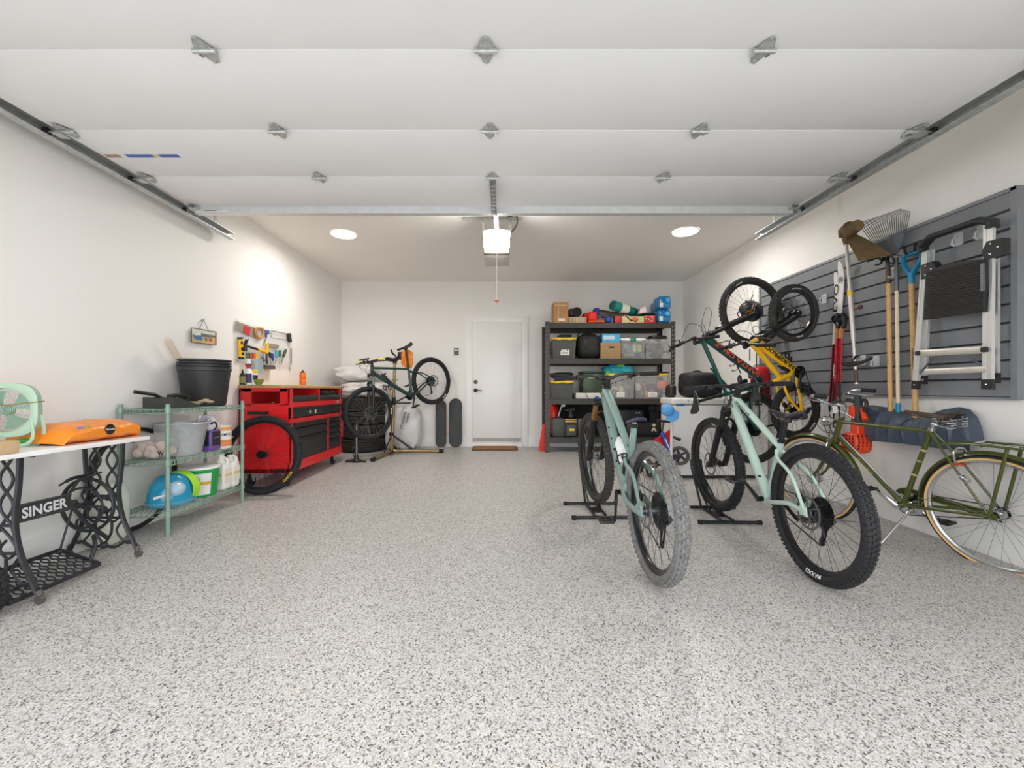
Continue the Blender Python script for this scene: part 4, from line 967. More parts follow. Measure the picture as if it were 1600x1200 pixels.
rb = MB(); q = lerp(st, ra, .34); rb.tube(bez([q+V((-.03, 0, .06)), q+V((-.035, .05, .04)), q+V((-.03, .032, -.03))], 6), .006, 8); rb.tube(bez([q+V((-.03, 0, .06)), q+V((-.035, -.05, .04)), q+V((-.03, -.032, -.03))], 6), .006, 8)
rb.build('rear_brake', m_chrome, fr)
rr = MB(); q = lerp(st, ra, .36)
for sg in (-1, 1): rr.rbox(q+V((-.032, sg*.024, -.028)), (.05, .012, .012), .003)
rr.build('brake_pad', M('red_pad', '#c8402c', rough=.6), fr)
rf = MB(); q = lerp(st, ra, .56); rf.lathe([(0, 0), (.018, .0), (.02, .03), (.014, .045), (0, .046)], q+V((-.01, .055, 0)), (-.6, .3, -.3), 14); rf.build('tail_reflector', m_chrome, fr)
sp = MB(); sa = q3(g['sad'])-sd*.075; sp.cyl(st-sd*.03, sa, .0127, n=12); sp.lathe([(.014, -.012), (.020, -.012), (.020, .012), (.014, .014)], st+sd*.004, sd, 14); sp.build('seatpost', m_chrome, b4)
saddle(b4, sa+V((0, 0, .02)), mat=m_leather, L=.28, wd=.19, sprung=True, tilt=radians(-3))
ca = MB(); zc = .052+R+.335
zc = 2*R+.055
for q in (-.055, .055): ca.tube([st+V((-.01, q*.3, -.09)), V((.06, q, zc+.01)), V((-.28, q, zc)), V((-.30, 0, zc)) if q < 0 else V((-.295, q*.9, zc))], .0065, 8)
for x in (-.26, -.12, .02): ca.cyl((x, -.055, zc), (x, .055, zc), .005, n=8)
for q in (-1, 1): ca.tube([V((-.09, q*.062, zc)), ra+V((0, q*.066, .0))], .0095, 10, flat=(.9, .9))
ca = ca.build('luggage_rack', m_olive, b4)
cl = MB(); cl.tube([(.05, -.045, zc+.016), (-.22, -.045, zc+.02), (-.22, .045, zc+.02), (.05, .045, zc+.016)], .0028, 6); cl.tube([(.05, -.045, zc+.016), (.05, .045, zc+.016)], .006, 6); cl.build('spring_clip', m_chrome, ca)
tt = MB(); q = hb+u*.035; tt.tube([q+V((-.005, .0, .024)), lerp(q, bb, .95)+V((-.005, 0, .024))], .008, 8); tt.build('frame_pump', m_chrome, fr)
cables(hbm, T, [[c+V((-.02, .2, .045)), c+V((.10, .12, .06)), c+V((.13, .02, -.08)), C+V((.05, .0, .03))], [c+V((-.02, -.2, .045)), c+V((.12, -.10, .05)), c+V((.08, -.03, -.14)), hb+V((-.02, -.02, .05))], [c+V((-.04, .2, .04)), c+V((.06, .17, -.06)), c+V((.05, .10, -.2)), hb+V((-.04, .02, .04))]])
# floor stands cradling the two front wheels
def floor_stand(T4, gx, lab, ht=.62):
    """stand built around the front axle: two cross bars, two uprights and a wheel cradle"""
    ax = T4 @ V(gx); fwd = (T4.to_3x3() @ X); fwd.z = 0; fwd.normalize(); rt = V((fwd.y, -fwd.x, 0))
    base = V((ax.x, ax.y, 0)); 
    t = thing('bike_floor_stand', lab, 'bike stand', (base.x, base.y, fz(base.y)), group='black floor bike stands')
    gz = lambda p: V((p.x, p.y, fz(p.y)+.016))
    mb = MB()
    for d in (-.22, .16):
        a, b = gz(base+fwd*d-rt*.22), gz(base+fwd*d+rt*.22); mb.cyl(a, b, .0125, n=12)
    for s in (-.045, .045):
        p = [gz(base+fwd*-.22+rt*s), gz(base+fwd*.16+rt*s)]; mb.tube(p, .0095, 8)
        mb.tube([gz(base+fwd*.16+rt*s), gz(base+fwd*.36+rt*s)+V((0, 0, .30)), gz(base+fwd*(.30+.2*ht)+rt*s)+V((0, 0, ht))], .0095, 8)
        mb.tube([gz(base+fwd*-.02+rt*s), gz(base+fwd*.31+rt*s)+V((0, 0, .22))], .008, 8)
    mb.cyl(gz(base+fwd*(.30+.2*ht)-rt*.045)+V((0, 0, ht)), gz(base+fwd*(.30+.2*ht)+rt*.045)+V((0, 0, ht)), .0095, n=8)
    mb.build('stand_frame', m_satin, t, world=True)
    for d in (-.22, .16):
        for s in (-1, 1):
            a = gz(base+fwd*d+rt*s*.205); b_ = gz(base+fwd*d+rt*s*.235); MB().cyl(a, b_, .0165, n=12).build('rubber_foot', m_rubber, t, world=True)
    pl = MB(); pl.box(gz(base)+V((0, 0, -.006)), (.10, .12, .004), rot=(0, 0, atan2(fwd.y, fwd.x)-pi/2)); pl.build('cradle_plate', m_satin, t, world=True)
floor_stand(MAT2, (bike_geo(SPEC['b2'])['fa'][0], 0, .37), 'black steel floor stand under the sage green bike')
floor_stand(MAT3, (bike_geo(SPEC['b3'])['fa'][0], 0, .37), 'black steel floor stand under the mint green bike', .36)
# ------------------------------------------------------------------ left side: treadle table, wire shelf
m_iron = M('black_cast_iron', '#35363a', rough=.45, metal=.35, var=.12, scale=60, bump=.15, bscale=90)
m_marble = M('white_marble_top', '#f4f3f2', rough=.25, var=.035, scale=7)
TX0, TX1, TY0, TY1, TZT = -2.655, -2.165, 1.45, 2.565, .662
tb = thing('treadle_table', 'white topped table on a black cast iron sewing machine treadle base', 'table', (-2.45, 2.31, fz(2.31)))
MB().rbox(((TX0+TX1)/2, (TY0+TY1)/2, TZT-.012), (TX1-TX0, TY1-TY0, .024), .004).build('tabletop', m_marble, tb, world=True)
ICX = -2.45
def side_iron(y):
    """cast side frame: two splayed legs, wavy lattice between them, feet with casters"""
    mb = MB(); zb = fz(y); H = TZT-.024-zb
    q = lambda x, h: V((ICX+x, y, zb+h*H))
    for s in (-1, 1):
        mb.tube(bez([q(s*.118, 1), q(s*.112, .8), q(s*.094, .55), q(s*.118, .34), q(s*.172, .16), q(s*.208, .06)], 8), .0125, 8, flat=(1.2, .8))
        # inner S-curves that cross and touch like a chain of ogees
        for ph, k in ((0, 1), (1, -1)):
            pts = []
            for i in range(33):
                h = 1-.52*i/32; pts.append(q(s*(.052+.032*k*cos(i/32*pi*3.0)), h))
            mb.tube(pts, .0068, 6)
        mb.tube(bez([q(s*.03, .50), q(s*.07, .44), q(s*.10, .36), q(s*.06, .30), q(s*.02, .36), q(s*.05, .42)], 6), .0065, 6)
        mb.tube(bez([q(s*.12, .32), q(s*.08, .22), q(s*.14, .12), q(s*.19, .14)], 6), .0065, 6)
        mb.tube(bez([q(s*.205, .10), q(s*.14, .13), q(s*.07, .085), q(0, .10)], 6), .009, 6)
        mb.tube(bez([q(s*.05, .3), q(s*.045, .2), q(s*.0, .1)], 6), .0075, 6)
    mb.tube([q(-.19, .995), q(.19, .995)], .010, 8, flat=(.7, 1.6)); mb.tube([q(-.10, .52), q(.10, .52)], .008, 6)
    mb.tube([q(-.115, .335), q(.115, .335)], .008, 6); mb.ball(q(0, .40), (.026, .012, .026)); mb.ball(q(0, .10), (.024, .02, .02))
    return mb
for y in (2.018, 2.604-.04):
    si = side_iron(y).build('side_frame', m_iron, tb, world=True)
    for s in (-1, 1):
        p = V((ICX+s*.214, y, fz(y)+.022)); cb = MB(); cb.cyl(p-Y*.009, p+Y*.009, .021, n=14); cb.tube([p+Z*.02, p+V((-s*.006, 0, .045))], .012, 8); cb.build('caster', M('worn_iron', '#6b6560', rough=.5, metal=.6, var=.2), si, world=True)
bx = -2.354; pl = MB(); za, zb_ = .345, .338
pl.prism([(2.02, .300), (2.02, .388), (2.10, .378), (2.25, .380), (2.27, .375), (2.27, .302), (2.12, .310), (2.06, .302)], (bx, 0, 0), Y, Z, (.008, 0, 0))
for z0 in (.381, .303): pl.tube([(bx+.006, 2.02, z0), (bx+.006, 2.27, z0-.004)], .007, 6)
pl.tube([(bx, 2.26, .34), (bx-.03, 2.40, .17), (bx-.06, 2.55, .04)], .009, 8, flat=(.7, 1.5)); pl.tube([(bx, 2.26, .375), (bx-.06, 2.38, .43), (bx-.10, 2.55, .44)], .007, 8)
pl.tube(bez([P(92, 759, 2.36), P(112, 748, 2.42), P(132, 743, 2.50), P(150, 735, 2.56)], 6), [.004]*4+[.007]*15, 8, flat=(.6, 1.5))
pl = pl.build('cross_brace', m_iron, tb, world=True)
sg = MB(); letters(sg, 'SINGER', (bx+.0095, 2.036, .316), Y, V((0, -.02, 1)), .048, .045, width=.214); sg.build('raised_lettering', M('silver_paint', '#d9dadb', rough=.5, metal=.2), pl, world=True)
wc = V((-2.475, 2.49, .258)); wm_ = MB(); wm_.torus(wc, .155, .012, Y, 56, 8, flat=(.8, 1.0)); wm_.cyl(wc-Y*.02, wc+Y*.02, .024, n=14)
for k in range(5):
    a = 2*pi*k/5+.5
    wm_.tube(bez([wc, wc+V((.07*cos(a+.35), 0, .07*sin(a+.35))), wc+V((.11*cos(a-.15), 0, .11*sin(a-.15))), wc+V((.150*cos(a), 0, .150*sin(a)))], 5), .006, 6)
wm_ = wm_.build('drive_wheel', m_iron, tb, world=True)
hk = MB(); hk.torus(wc+V((.0, -.03, -.01)), .118, .007, Y, 40, 6); hk.tube([wc+V((-.12, -.03, 0)), wc+V((.12, -.03, 0))], .006, 6); hk.build('inner_ring', m_iron, wm_, world=True)
pd = MB(); A, B_, C_, D_ = V((-2.53, 1.97, .035)), V((-2.515, 2.37, .035)), V((-2.285, 2.37, -.045)), V((-2.285, 1.93, -.045))
for a, b in ((A, B_), (B_, C_), (C_, D_), (D_, A)): pd.tube([a, b], .010, 6, flat=(.7, 1.2))
bil = lambda u, v: lerp(lerp(A, B_, u), lerp(D_, C_, u), v)
for k in range(9):
    for sg_ in (1, -1):
        pts = [bil(min(1, max(0, (k+.5)/9+sg_*.038*cos(j/24*pi*5))), j/24) for j in range(25)]; pd.tube(pts, .0045, 5)
pd = pd.build('treadle', m_iron, tb, world=True)
pr = MB(); pr.tube([bil(.97, .06), wc+V((-.02, -.06, .03))], .0055, 6); pr.ball(bil(.97, .06), .016); pr.ball(wc+V((-.02, -.06, .03)), .018); pr.tube([wc+V((-.02, -.06, .03)), wc+V((0, -.03, 0)), wc], .011, 8); pr.tube(bez([bil(1, .75), bil(1, .75)+V((0, .03, .07)), V((-2.42, 2.47, .08))], 6), .011, 8); pr.build('pitman_rod', m_iron, tb, world=True)
# fan on the table
m_fan = M('mint_enamel', '#a3bea7', rough=.35, var=.04); m_fang = M('mint_blade', '#7eae8e', rough=.4, var=.05)
fc = V((-2.447, 2.06, .845)); fn_ = thing('desk_fan', 'vintage mint green box fan on the white topped table', 'fan', (fc.x, fc.y, TZT), rz=radians(20))
FT = Matrix.Translation(fc) @ Matrix.Rotation(radians(20), 4, 'Z') @ Matrix.Diagonal((.80, .40, .83, 1))
def sq(t, r, p=.55): return (r*copysign(abs(cos(t))**p, cos(t)), r*copysign(abs(sin(t))**p, sin(t)))
hs = MB(FT); N = 48; rings = [(.128, -.055), (.134, -.062), (.150, -.064), (.160, -.055), (.160, .03), (.145, .05), (.128, .05), (.128, -.055)]
vs = []; fs = []
for i in range(N):
    t = 2*pi*i/N
    for r, y in rings:
        k = min(1, max(0, (r-.128)/.03)); x1, z1 = sq(t, r, .62); x0, z0 = r*cos(t), r*sin(t); vs.append((lerp(x0, x1, k), y, lerp(z0, z1, k)))
m = len(rings)
for i in range(N):
    for j in range(m-1): fs.append((i*m+j, i*m+j+1, (i+1) % N*m+j+1, (i+1) % N*m+j))
hs.add(vs, fs, True); hs.build('housing', m_fan, fn_, world=True)
gr = MB(FT)
for k in range(15): gr.torus((0, -.056-.010*(1-(k/15)**2), 0), .012+k*.0084, .0011, Y, 40, 4)
for k in range(6): a = k*pi/3+.3; gr.tube([(0, -.068, 0), (.06*cos(a), -.065, .06*sin(a)), (.132*cos(a), -.056, .132*sin(a))], .0018, 5)
gr.build('front_grille', m_spokes, fn_, world=True)
bl = MB(FT)
for k in range(4):
    a = k*pi/2+.5; bl.grid(lambda u, v: ((.03+.085*u)*cos(a+(v-.5)*1.1*(.5+.5*u)), -.01+.03*(v-.5), (.03+.085*u)*sin(a+(v-.5)*1.1*(.5+.5*u))), 6, 6, thick=.002)
bl.lathe([(0, -.035), (.028, -.03), (.034, 0), (.034, .045), (0, .05)], (0, 0, 0), Y, 20); bl.build('blades', m_fang, fn_, world=True)
ft = MB(FT); ft.tube(bez([(-.155, .0, -.03), (-.17, .02, -.13), (-.13, .03, -.212), (0, .04, -.214), (.13, .03, -.212), (.17, .02, -.13), (.155, 0, -.03)], 6), .010, 8); ft.tube(bez([(-.13, -.06, -.06), (-.14, -.08, -.17), (-.08, -.08, -.212), (.08, -.08, -.212), (.14, -.08, -.17), (.13, -.06, -.06)], 6), .010, 8); ft.build('stand', m_fan, fn_, world=True)
bd = MB(FT); bd.tube([(-.165, -.064, .04), (0, -.074, .028), (.165, -.064, .048)], .0035, 6); bd.tube([(.165, -.064, .048), (.168, .03, .05)], .0035, 6); bd.build('tied_cord', M('brown_cord', '#8a7440', rough=.8), fn_, world=True)
# board and soil bag
wb = MB().rbox((-2.225, 1.62, TZT+.029), (.10, .50, .056), .003, rot=(0, 0, radians(-4))); m_pine = M('pine_board', '#c9ac85', rough=.6, var=.16, scale=9)
tag(wb.build('wooden_board', m_pine, None), 'short offcut of pine board lying at the front edge of the white table', 'board')
m_orange = M('orange_bag_film', '#ef8b1e', rough=.3, var=.05, bump=.3, bscale=25)
sb = thing('soil_bag', 'orange plastic bag of potting soil lying on the white topped table', 'bag', (-2.33, 2.34, TZT))
SBM = Matrix.Translation((-2.36, 2.325, TZT+.053)) @ Matrix.Rotation(radians(3), 4, 'Z')
bg_ = MB(SBM)
def bagf(u, v):
    a = 2*pi*v; t = 2*u-1; e = max(.0, 1-abs(t)**(5 if t < 0 else 14))**(.6 if t < 0 else .35); sx = copysign(abs(cos(a))**.7, cos(a)); sz = copysign(abs(sin(a))**.85, sin(a))
    return (.165*sx*(.85+.15*e), .235*t, .052*sz*(.12+.88*e)*(1+.06*sin(9*t+3*a))+.006*sin(13*t)*cos(2*a)-.050*(1-e))
bg_.grid(bagf, 26, 26); bg_.build('sack', m_orange, sb, world=True)
lo = MB(); o = V((-2.1965, 2.335, TZT+.062)); lo.lathe([(0, .002), (.030, .002), (.030, 0)], o, X, 24); lo.build('black_logo_disc', m_black, sb, world=True)
l2 = MB(); letters(l2, 'Miracle-Gro', o+V((.0032, -.027, -.004)), Y, Z, .010, .02, width=.054); l2.build('logo_lettering', m_whitep, sb, world=True)
l3 = MB()
for k, (y0, z0, ww, c) in enumerate(((2.19, .078, .05, 0), (2.225, .083, .035, 1), (2.20, .066, .03, 2))): l3.cur = c; l3.ball((-2.215, y0, TZT+z0), (.008, ww/2, .012))
l3.build('flower_print', [M('print_lilac', '#8d78a8', rough=.4), M('print_green', '#9aa35a', rough=.4), M('print_purple', '#5a4a7a', rough=.4)], sb, world=True)
gc = MB(); gc.ball((-2.40, 2.098, TZT+.026), (.05, .022, .014)); gc.build('green_corner', M('print_dkgreen', '#3f9a3c', rough=.4), sb, world=True)
# behind the table
pk = MB().hull_bag((-2.60, 2.74, fz(2.7)+.20), (.13, .26, .40), seed=4, amp=.05, p=.5)
tag(pk.build('garden_bag', M('pale_bag', '#dfe3d4', rough=.45, var=.12, scale=9), None), 'pale green and white garden bag on the floor behind the treadle wheel', 'bag')
def loose_tyre(name, label, c, R, w, axis_m, mat, **k):
    t = thing(name, label, 'wheel', c); T = Matrix.Translation(V(c)) @ axis_m
    tyre_mb((0, 0, 0), R, w, T=T, **k).build('tread', mat, t, world=True); return t, T
RY = lambda d, tilt=0.0: Matrix.Rotation(radians(d), 4, 'Z') @ Matrix.Rotation(radians(tilt), 4, 'X')
loose_tyre('bare_bike_wheel', 'bare black bike tyre leaning on the wall behind the green wire shelf', (-2.666, 3.04, fz(3.04)+.372), .372, .036, Matrix.Rotation(radians(90), 4, 'Z'), m_tyre, road=True)
loose_tyre('cart_wheel', 'knobbly black tyre at the table base by the picture edge', (-2.37, 1.885, fz(1.885)+.13), .13, .065, RY(0), m_tyre, rows=30)
# green wire shelf
m_wire = M('sage_epoxy_wire', '#8da798', rough=.4, var=.06, metal=.2)
SX0, SX1, SY0, SY1 = -2.655, -2.325, 2.90, 3.73
ws = thing('wire_shelf', 'sage green wire shelving unit of three tiers against the left wall', 'shelf', ((SX0+SX1)/2, (SY0+SY1)/2, fz(3.3)))
for x in (SX0, SX1):
    for y in (SY0, SY1):
        p = MB(); p.cyl((x, y, fz(y)), (x, y, .842), .0135, n=14); p.lathe([(0, .004), (.011, .004), (.0135, 0)], (x, y, .842), Z, 14)
        for k in range(28): p.torus((x, y, fz(y)+.04+k*.03), .0135, .0007, Z, 14, 4)
        p = p.build('post', m_wire, ws, world=True)
        for z in (.80, .438, .082): MB().lathe([(.0135, -.022), (.019, -.02), (.018, .02), (.0135, .022)], (x, y, z), Z, 14).build('collar', m_wire, p, world=True)
SZ = (.806, .444, .088)
for z in SZ:
    t = MB()
    for x in (SX0, SX1):
        for dz in (0, -.030): t.tube([(x, SY0, z+dz), (x, SY1, z+dz)], .0035, 6)
        n_ = 34
        for k in range(n_):
            a = lerp(SY0, SY1, (k+.5)/n_); t.tube([(x, a, z), (x, a, z-.030)], .0042, 5, caps=False)
    for y in (SY0, SY1):
        for dz in (0, -.030): t.tube([(SX0, y, z+dz), (SX1, y, z+dz)], .0035, 6)
        for k in range(8):
            a = lerp(SX0, SX1, (k+.5)/8); t.tube([(a-.012, y, z-.03), (a+.012, y, z)], .0025, 5, caps=False)
    for k in range(11): a = lerp(SX0, SX1, (k+.5)/11); t.tube([(a, SY0, z+.003), (a, SY1, z+.003)], .0018, 5)
    for k in range(4): a = lerp(SY0, SY1, (k+.5)/4); t.tube([(SX0, a, z-.002), (SX1, a, z-.002)], .003, 6)
    t.build('wire_tier', m_wire, ws, world=True)
S1, S2, S3 = SZ[0]+.006, SZ[1]+.006, SZ[2]+.006
# nested plant pots and a wooden bat
m_pot = M('black_pot_plastic', '#2c2c2d', rough=.5, var=.12, scale=8)
pc = V((-2.478, 3.475, S1))
labs = ['outermost black nursery pot of the nested stack on the wire shelf', 'second black pot down in the nested stack on the wire shelf', 'third black pot down in the nested stack, rim just below the top', 'innermost black nursery pot, top rim of the nested stack holding a bat']
for k in range(4):
    z0 = k*.022; p = MB(); rb, rt, h = .150-.0005*k, .186, .315
    if k == 0: prof = [(0, 0), (rb-.01, 0), (rb, .012), (rt-.004, h-.03), (rt, h-.028), (rt+.004, h-.026), (rt+.004, h), (rt-.004, h), (rt-.010, h-.02), (rb-.006, .02), (0, .016)]
    else: prof = [(rt-.03, h-.12), (rt-.010, h-.015), (rt+.004, h-.012), (rt+.004, h), (rt-.003, h), (rt-.014, h-.02), (rt-.035, h-.12), (rt-.03, h-.12)]
    p.lathe(prof, pc+Z*z0, Z, 40)
    tag(p.build('plant_pot', m_pot, None), labs[k], 'plant pot', 'nested black nursery pots')
bt = MB(); a, b = P(292, 585, 3.46), P(263, 532, 3.24); bt.tube([a+(a-b)*.3, a, lerp(a, b, .6), b], [.017, .020, .026, .024], 12); bt.ball(b, .024)
tag(bt.build('wooden_bat', M('pale_wood', '#d9cbb8', rough=.6, var=.08), None), 'pale wooden bat handle poking out of the nested black pots', 'bat')
# dustpan, brush, gloves
dp = thing('dustpan', 'black plastic dustpan with raised handle at the front of the wire shelf top', 'dustpan', (-2.44, 3.0, S1))
q = MB(); q.prism([(0, 0), (.30, 0), (.30, .003), (.06, .07), (.0, .08)], (-2.57, 2.98, S1+.001), Y, Z, (.22, 0, 0)); q.build('pan', M('grey_black_plastic', '#3a3b3b', rough=.55, var=.08), dp, world=True)
q = MB(); h0 = P(209, 612, 2.86); q.tube([(-2.46, 3.0, S1+.075), (-2.46, 2.95, S1+.10), h0+V((.0, 0, .0))], [.016, .017, .018], 10, flat=(1.3, .7)); q.build('handle', m_black, dp, world=True)
bz = MB(); bz.tube(bez([(-2.42, 3.02, S1+.085), (-2.40, 3.08, S1+.095), (-2.40, 3.16, S1+.085), (-2.42, 3.20, S1+.06)], 6), .013, 8); bz.box((-2.42, 3.10, S1+.083), (.05, .06, .012)); bz.rbox((-2.43, 3.19, S1+.065), (.06, .07, .05), .012)
tag(bz.build('hand_brush', m_black, None), 'small black hand brush lying across the dustpan', 'brush')
m_glove = M('beige_glove', '#b9a58a', rough=.8, var=.12)
gl = MB(); gb = V((-2.40, 3.315, S1+.02)); gl.ball(gb+V((-.04, -.04, .005)), (.06, .06, .018))
for k in range(4): gl.tube([gb+V((-.02+.0*k, .0+.024*k, .012)), gb+V((.03, .015+.026*k, .030)), gb+V((.05, .03+.026*k, .012))], [.012, .013, .010], 8)
tag(gl.build('work_glove', m_glove, None), 'beige work glove with curled fingers beside the dustpan on the wire shelf', 'glove')
# middle tier
pb = thing('plastic_bag', 'clear plastic bag of pale lumps on the middle tier of the wire shelf', 'bag', (-2.50, 3.02, S2))
MB().hull_bag((-2.50, 3.005, S2+.095), (.27, .18, .185), seed=7, amp=.16, p=.7).build('film', M('clear_film', '#e6e4e4', rough=.2, alpha=.22, var=.05, bump=.6, bscale=12), pb, world=True)
lm = MB(); rnd = random.Random(5)
for k in range(20): lm.ball((-2.50+rnd.uniform(-.09, .09), 3.005+rnd.uniform(-.05, .05), S2+.03+rnd.uniform(0, .075)), [rnd.uniform(.022, .036) for _ in range(3)], 10, 7)
o_ = lm.build('contents', M('pale_lumps', '#cdb9ad', rough=.7, var=.15), pb, world=True); o_['kind'] = 'stuff'
wl = MB(); letters(wl, 'W', (-2.41, 2.915, S2+.035), X, Z, .03, .03); wl.build('bag_mark', m_black, pb, world=True)
tu = thing('galvanised_tub', 'round galvanised steel tub on the middle tier of the wire shelf', 'tub', (-2.475, 3.25, S2))
q = MB(); q.lathe([(0, .004), (.125, .004), (.130, .0), (.172, .235), (.176, .24), (.180, .238), (.176, .246), (.168, .242), (.128, .01), (0, .012)], (-2.475, 3.215, S2), Z, 40)
for z in (.06, .19): q.torus((-2.475, 3.215, S2+z), .130+.178*z+.0005, .0022, Z, 40, 5)
q.build('pail', M('galvanised_tub_steel', '#b9bdbf', rough=.42, metal=.45, var=.1, scale=12), tu, world=True)
q = MB(); q.tube(bez([(-2.33, 3.33, S2+.22), (-2.305, 3.345, S2+.235), (-2.30, 3.36, S2+.20), (-2.325, 3.36, S2+.17)], 5), .007, 8); q.build('handle', m_dark, tu, world=True)
ju = thing('purple_jug', 'clear jug of purple cleaner with black label on the middle wire tier', 'jug', (-2.41, 3.47, S2)); jc = V((-2.42, 3.40, S2))
q = MB(); q.rbox(jc+Z*.085, (.18, .13, .17), .022, 3); q.build('body', M('purple_liquid', '#6a4d9a', rough=.25, var=.06), ju, world=True)
q = MB(); q.rbox(jc+Z*.20, (.176, .128, .07), .03, 3); q.tube(bez([jc+V((-.02, 0, .225)), jc+V((-.01, 0, .268)), jc+V((.035, 0, .27)), jc+V((.066, 0, .245)), jc+V((.066, 0, .20))], 5), .016, 8); q.tube([jc+V((-.045, 0, .22)), jc+V((-.045, 0, .265))], [.035, .018], 12); q.build('clear_neck', M('clear_hdpe', '#d8d4dc', rough=.3, var=.03), ju, world=True)
q = MB(); q.cyl(jc+V((-.045, 0, .262)), jc+V((-.045, 0, .285)), .02, n=14); q.build('cap', m_white, ju, world=True)
q = MB(); q.box(jc+V((.0, -.0655, .10)), (.15, .002, .115)); q.box(jc+V((.0905, 0, .10)), (.002, .09, .115)); q.build('label_panel', M('black_label', '#23212a', rough=.5), ju, world=True)
q = MB(); q.box(jc+V((-.01, -.067, .145)), (.07, .001, .02)); 
for k in (-.018, .010): q.torus(jc+V((-.02+k, -.067, .062)), .012, .002, Y, 16, 4)
letters(q, 'CLEANER', jc+V((.092, -.035, .10)), Y, Z, .012, width=.07); q.build('label_print', M('label_bronze', '#b59a7c', rough=.5), ju, world=True)
pa = thing('paint_can', 'paint can with white and orange label on the middle wire tier', 'paint can', (-2.40, 3.60, S2)); c = V((-2.40, 3.55, S2))
MB().lathe([(0, .002), (.078, 0), (.080, .004), (.080, .186), (.078, .190), (.070, .188), (0, .186)], c, Z, 32).build('can', M('can_label_white', '#efe6dc', rough=.4, var=.03), pa, world=True)
for nm, z0, z1, cc, a0, a1 in (('orange_band', .02, .075, '#d98c54', 0, 2*pi), ('red_band', .0, .17, '#8c2030', -1.1, -.15), ('orange_top', .150, .182, '#e0a070', 0, 2*pi)):
    MB().lathe([(.0806, z0), (.0812, z0), (.0812, z1), (.0806, z1)], c, Z, 32, arc=None if a1 > 6 else (a0, a1)).build(nm, M('can_'+nm, cc, rough=.4), pa, world=True)
q = MB(); tw = text_w('OLYMPIC', .03)*.021
letters(q, 'OLYMPIC', None, None, None, .021, .03, fn=lambda x, y: c+V((.0818*sin((x-tw/2)/.0815*1+.92), -.0818*cos((x-tw/2)/.0815+.92), .108+y))); q.build('can_lettering', M('navy_print', '#23326a', rough=.5), pa, world=True)
# bottom tier
hb = thing('water_toy', 'clear blue plastic carrier with lime green strap on the bottom wire tier', 'carrier', (-2.42, 3.05, S3)); c = V((-2.43, 3.07, S3+.115))
q = MB(T=Matrix.Translation(c) @ Matrix.Diagonal((.80, 1.0, 1.0, 1))); q.lathe([(.168, -.085), (.172, -.06), (.165, .0), (.145, .06), (.10, .105), (.04, .124), (0, .126)], (0, 0, 0), Z, 36); q.build('shell', M('aqua_plastic', '#1593bd', rough=.18, alpha=.92, var=.06, coat=.4), hb, world=True)
q = MB(T=Matrix.Translation(c) @ Matrix.Diagonal((.80, 1.0, 1.0, 1))); q.lathe([(.176, -.062), (.176, -.07), (.15, -.10), (.11, -.112), (0, -.112)], (0, 0, 0), Z, 36); q.build('tray', M('aqua_clear', '#7fc0d4', rough=.15, alpha=.6, var=.04), hb, world=True)
q = MB(); q.grid(lambda u, v: c+V((.146*cos(lerp(-.7, 3.6, u)), lerp(.02, .085, v), .130*sin(lerp(-.7, 3.6, u)))), 26, 3, thick=.006); q.build('strap', M('lime_plastic', '#a6dc2a', rough=.35), hb, world=True)
q = MB(); q.ball(c+V((.062, -.065, .02)), (.075, .075, .06)); q.build('window_bubble', M('pale_blue_plastic', '#a9c3d6', rough=.2), hb, world=True)
q = MB(); q.cyl(c+V((.06, -.23, -.005)), c+V((.07, -.12, -.005)), .009, n=10); q.build('spout', m_white, hb, world=True)
gb = thing('green_bucket', 'green pail with white rim and white label on the bottom wire tier', 'bucket', (-2.42, 3.38, S3)); c = V((-2.45, 3.375, S3))
MB().lathe([(0, .002), (.112, 0), (.114, .004), (.138, .225), (.134, .226), (0, .20)], c, Z, 36).build('pail', M('green_pail', '#16a04a', rough=.35, var=.03), gb, world=True)
MB().lathe([(.134, .218), (.143, .22), (.143, .236), (.128, .24), (0, .238)], c, Z, 36).build('lid', m_white, gb, world=True)
MB().lathe([(.1165, .02), (.118, .02), (.1355, .19), (.134, .19)], c, Z, 14, arc=(.0, 1.25)).build('label_panel', M('label_white', '#ecebe5', rough=.5), gb, world=True)
MB().lathe([(.1265, .10), (.1278, .10), (.1308, .125), (.1295, .125)], c, Z, 14, arc=(.0, 1.25)).build('yellow_stripe', M('label_yellow', '#dfae3a', rough=.5), gb, world=True)
q = MB(); tw = text_w('Soil Prep')*.018
letters(q, 'Prep', None, None, None, .022, .02, fn=lambda x, y: c+V((.134*cos(-1.35+x/.13), .134*sin(-1.35+x/.13), .142+y))); q.build('label_lettering', m_black, gb, world=True)
jm = M('white_jug_plastic', '#eeece6', rough=.4, var=.02); jl = M('jug_label_tan', '#dcbf8e', rough=.5, var=.08)
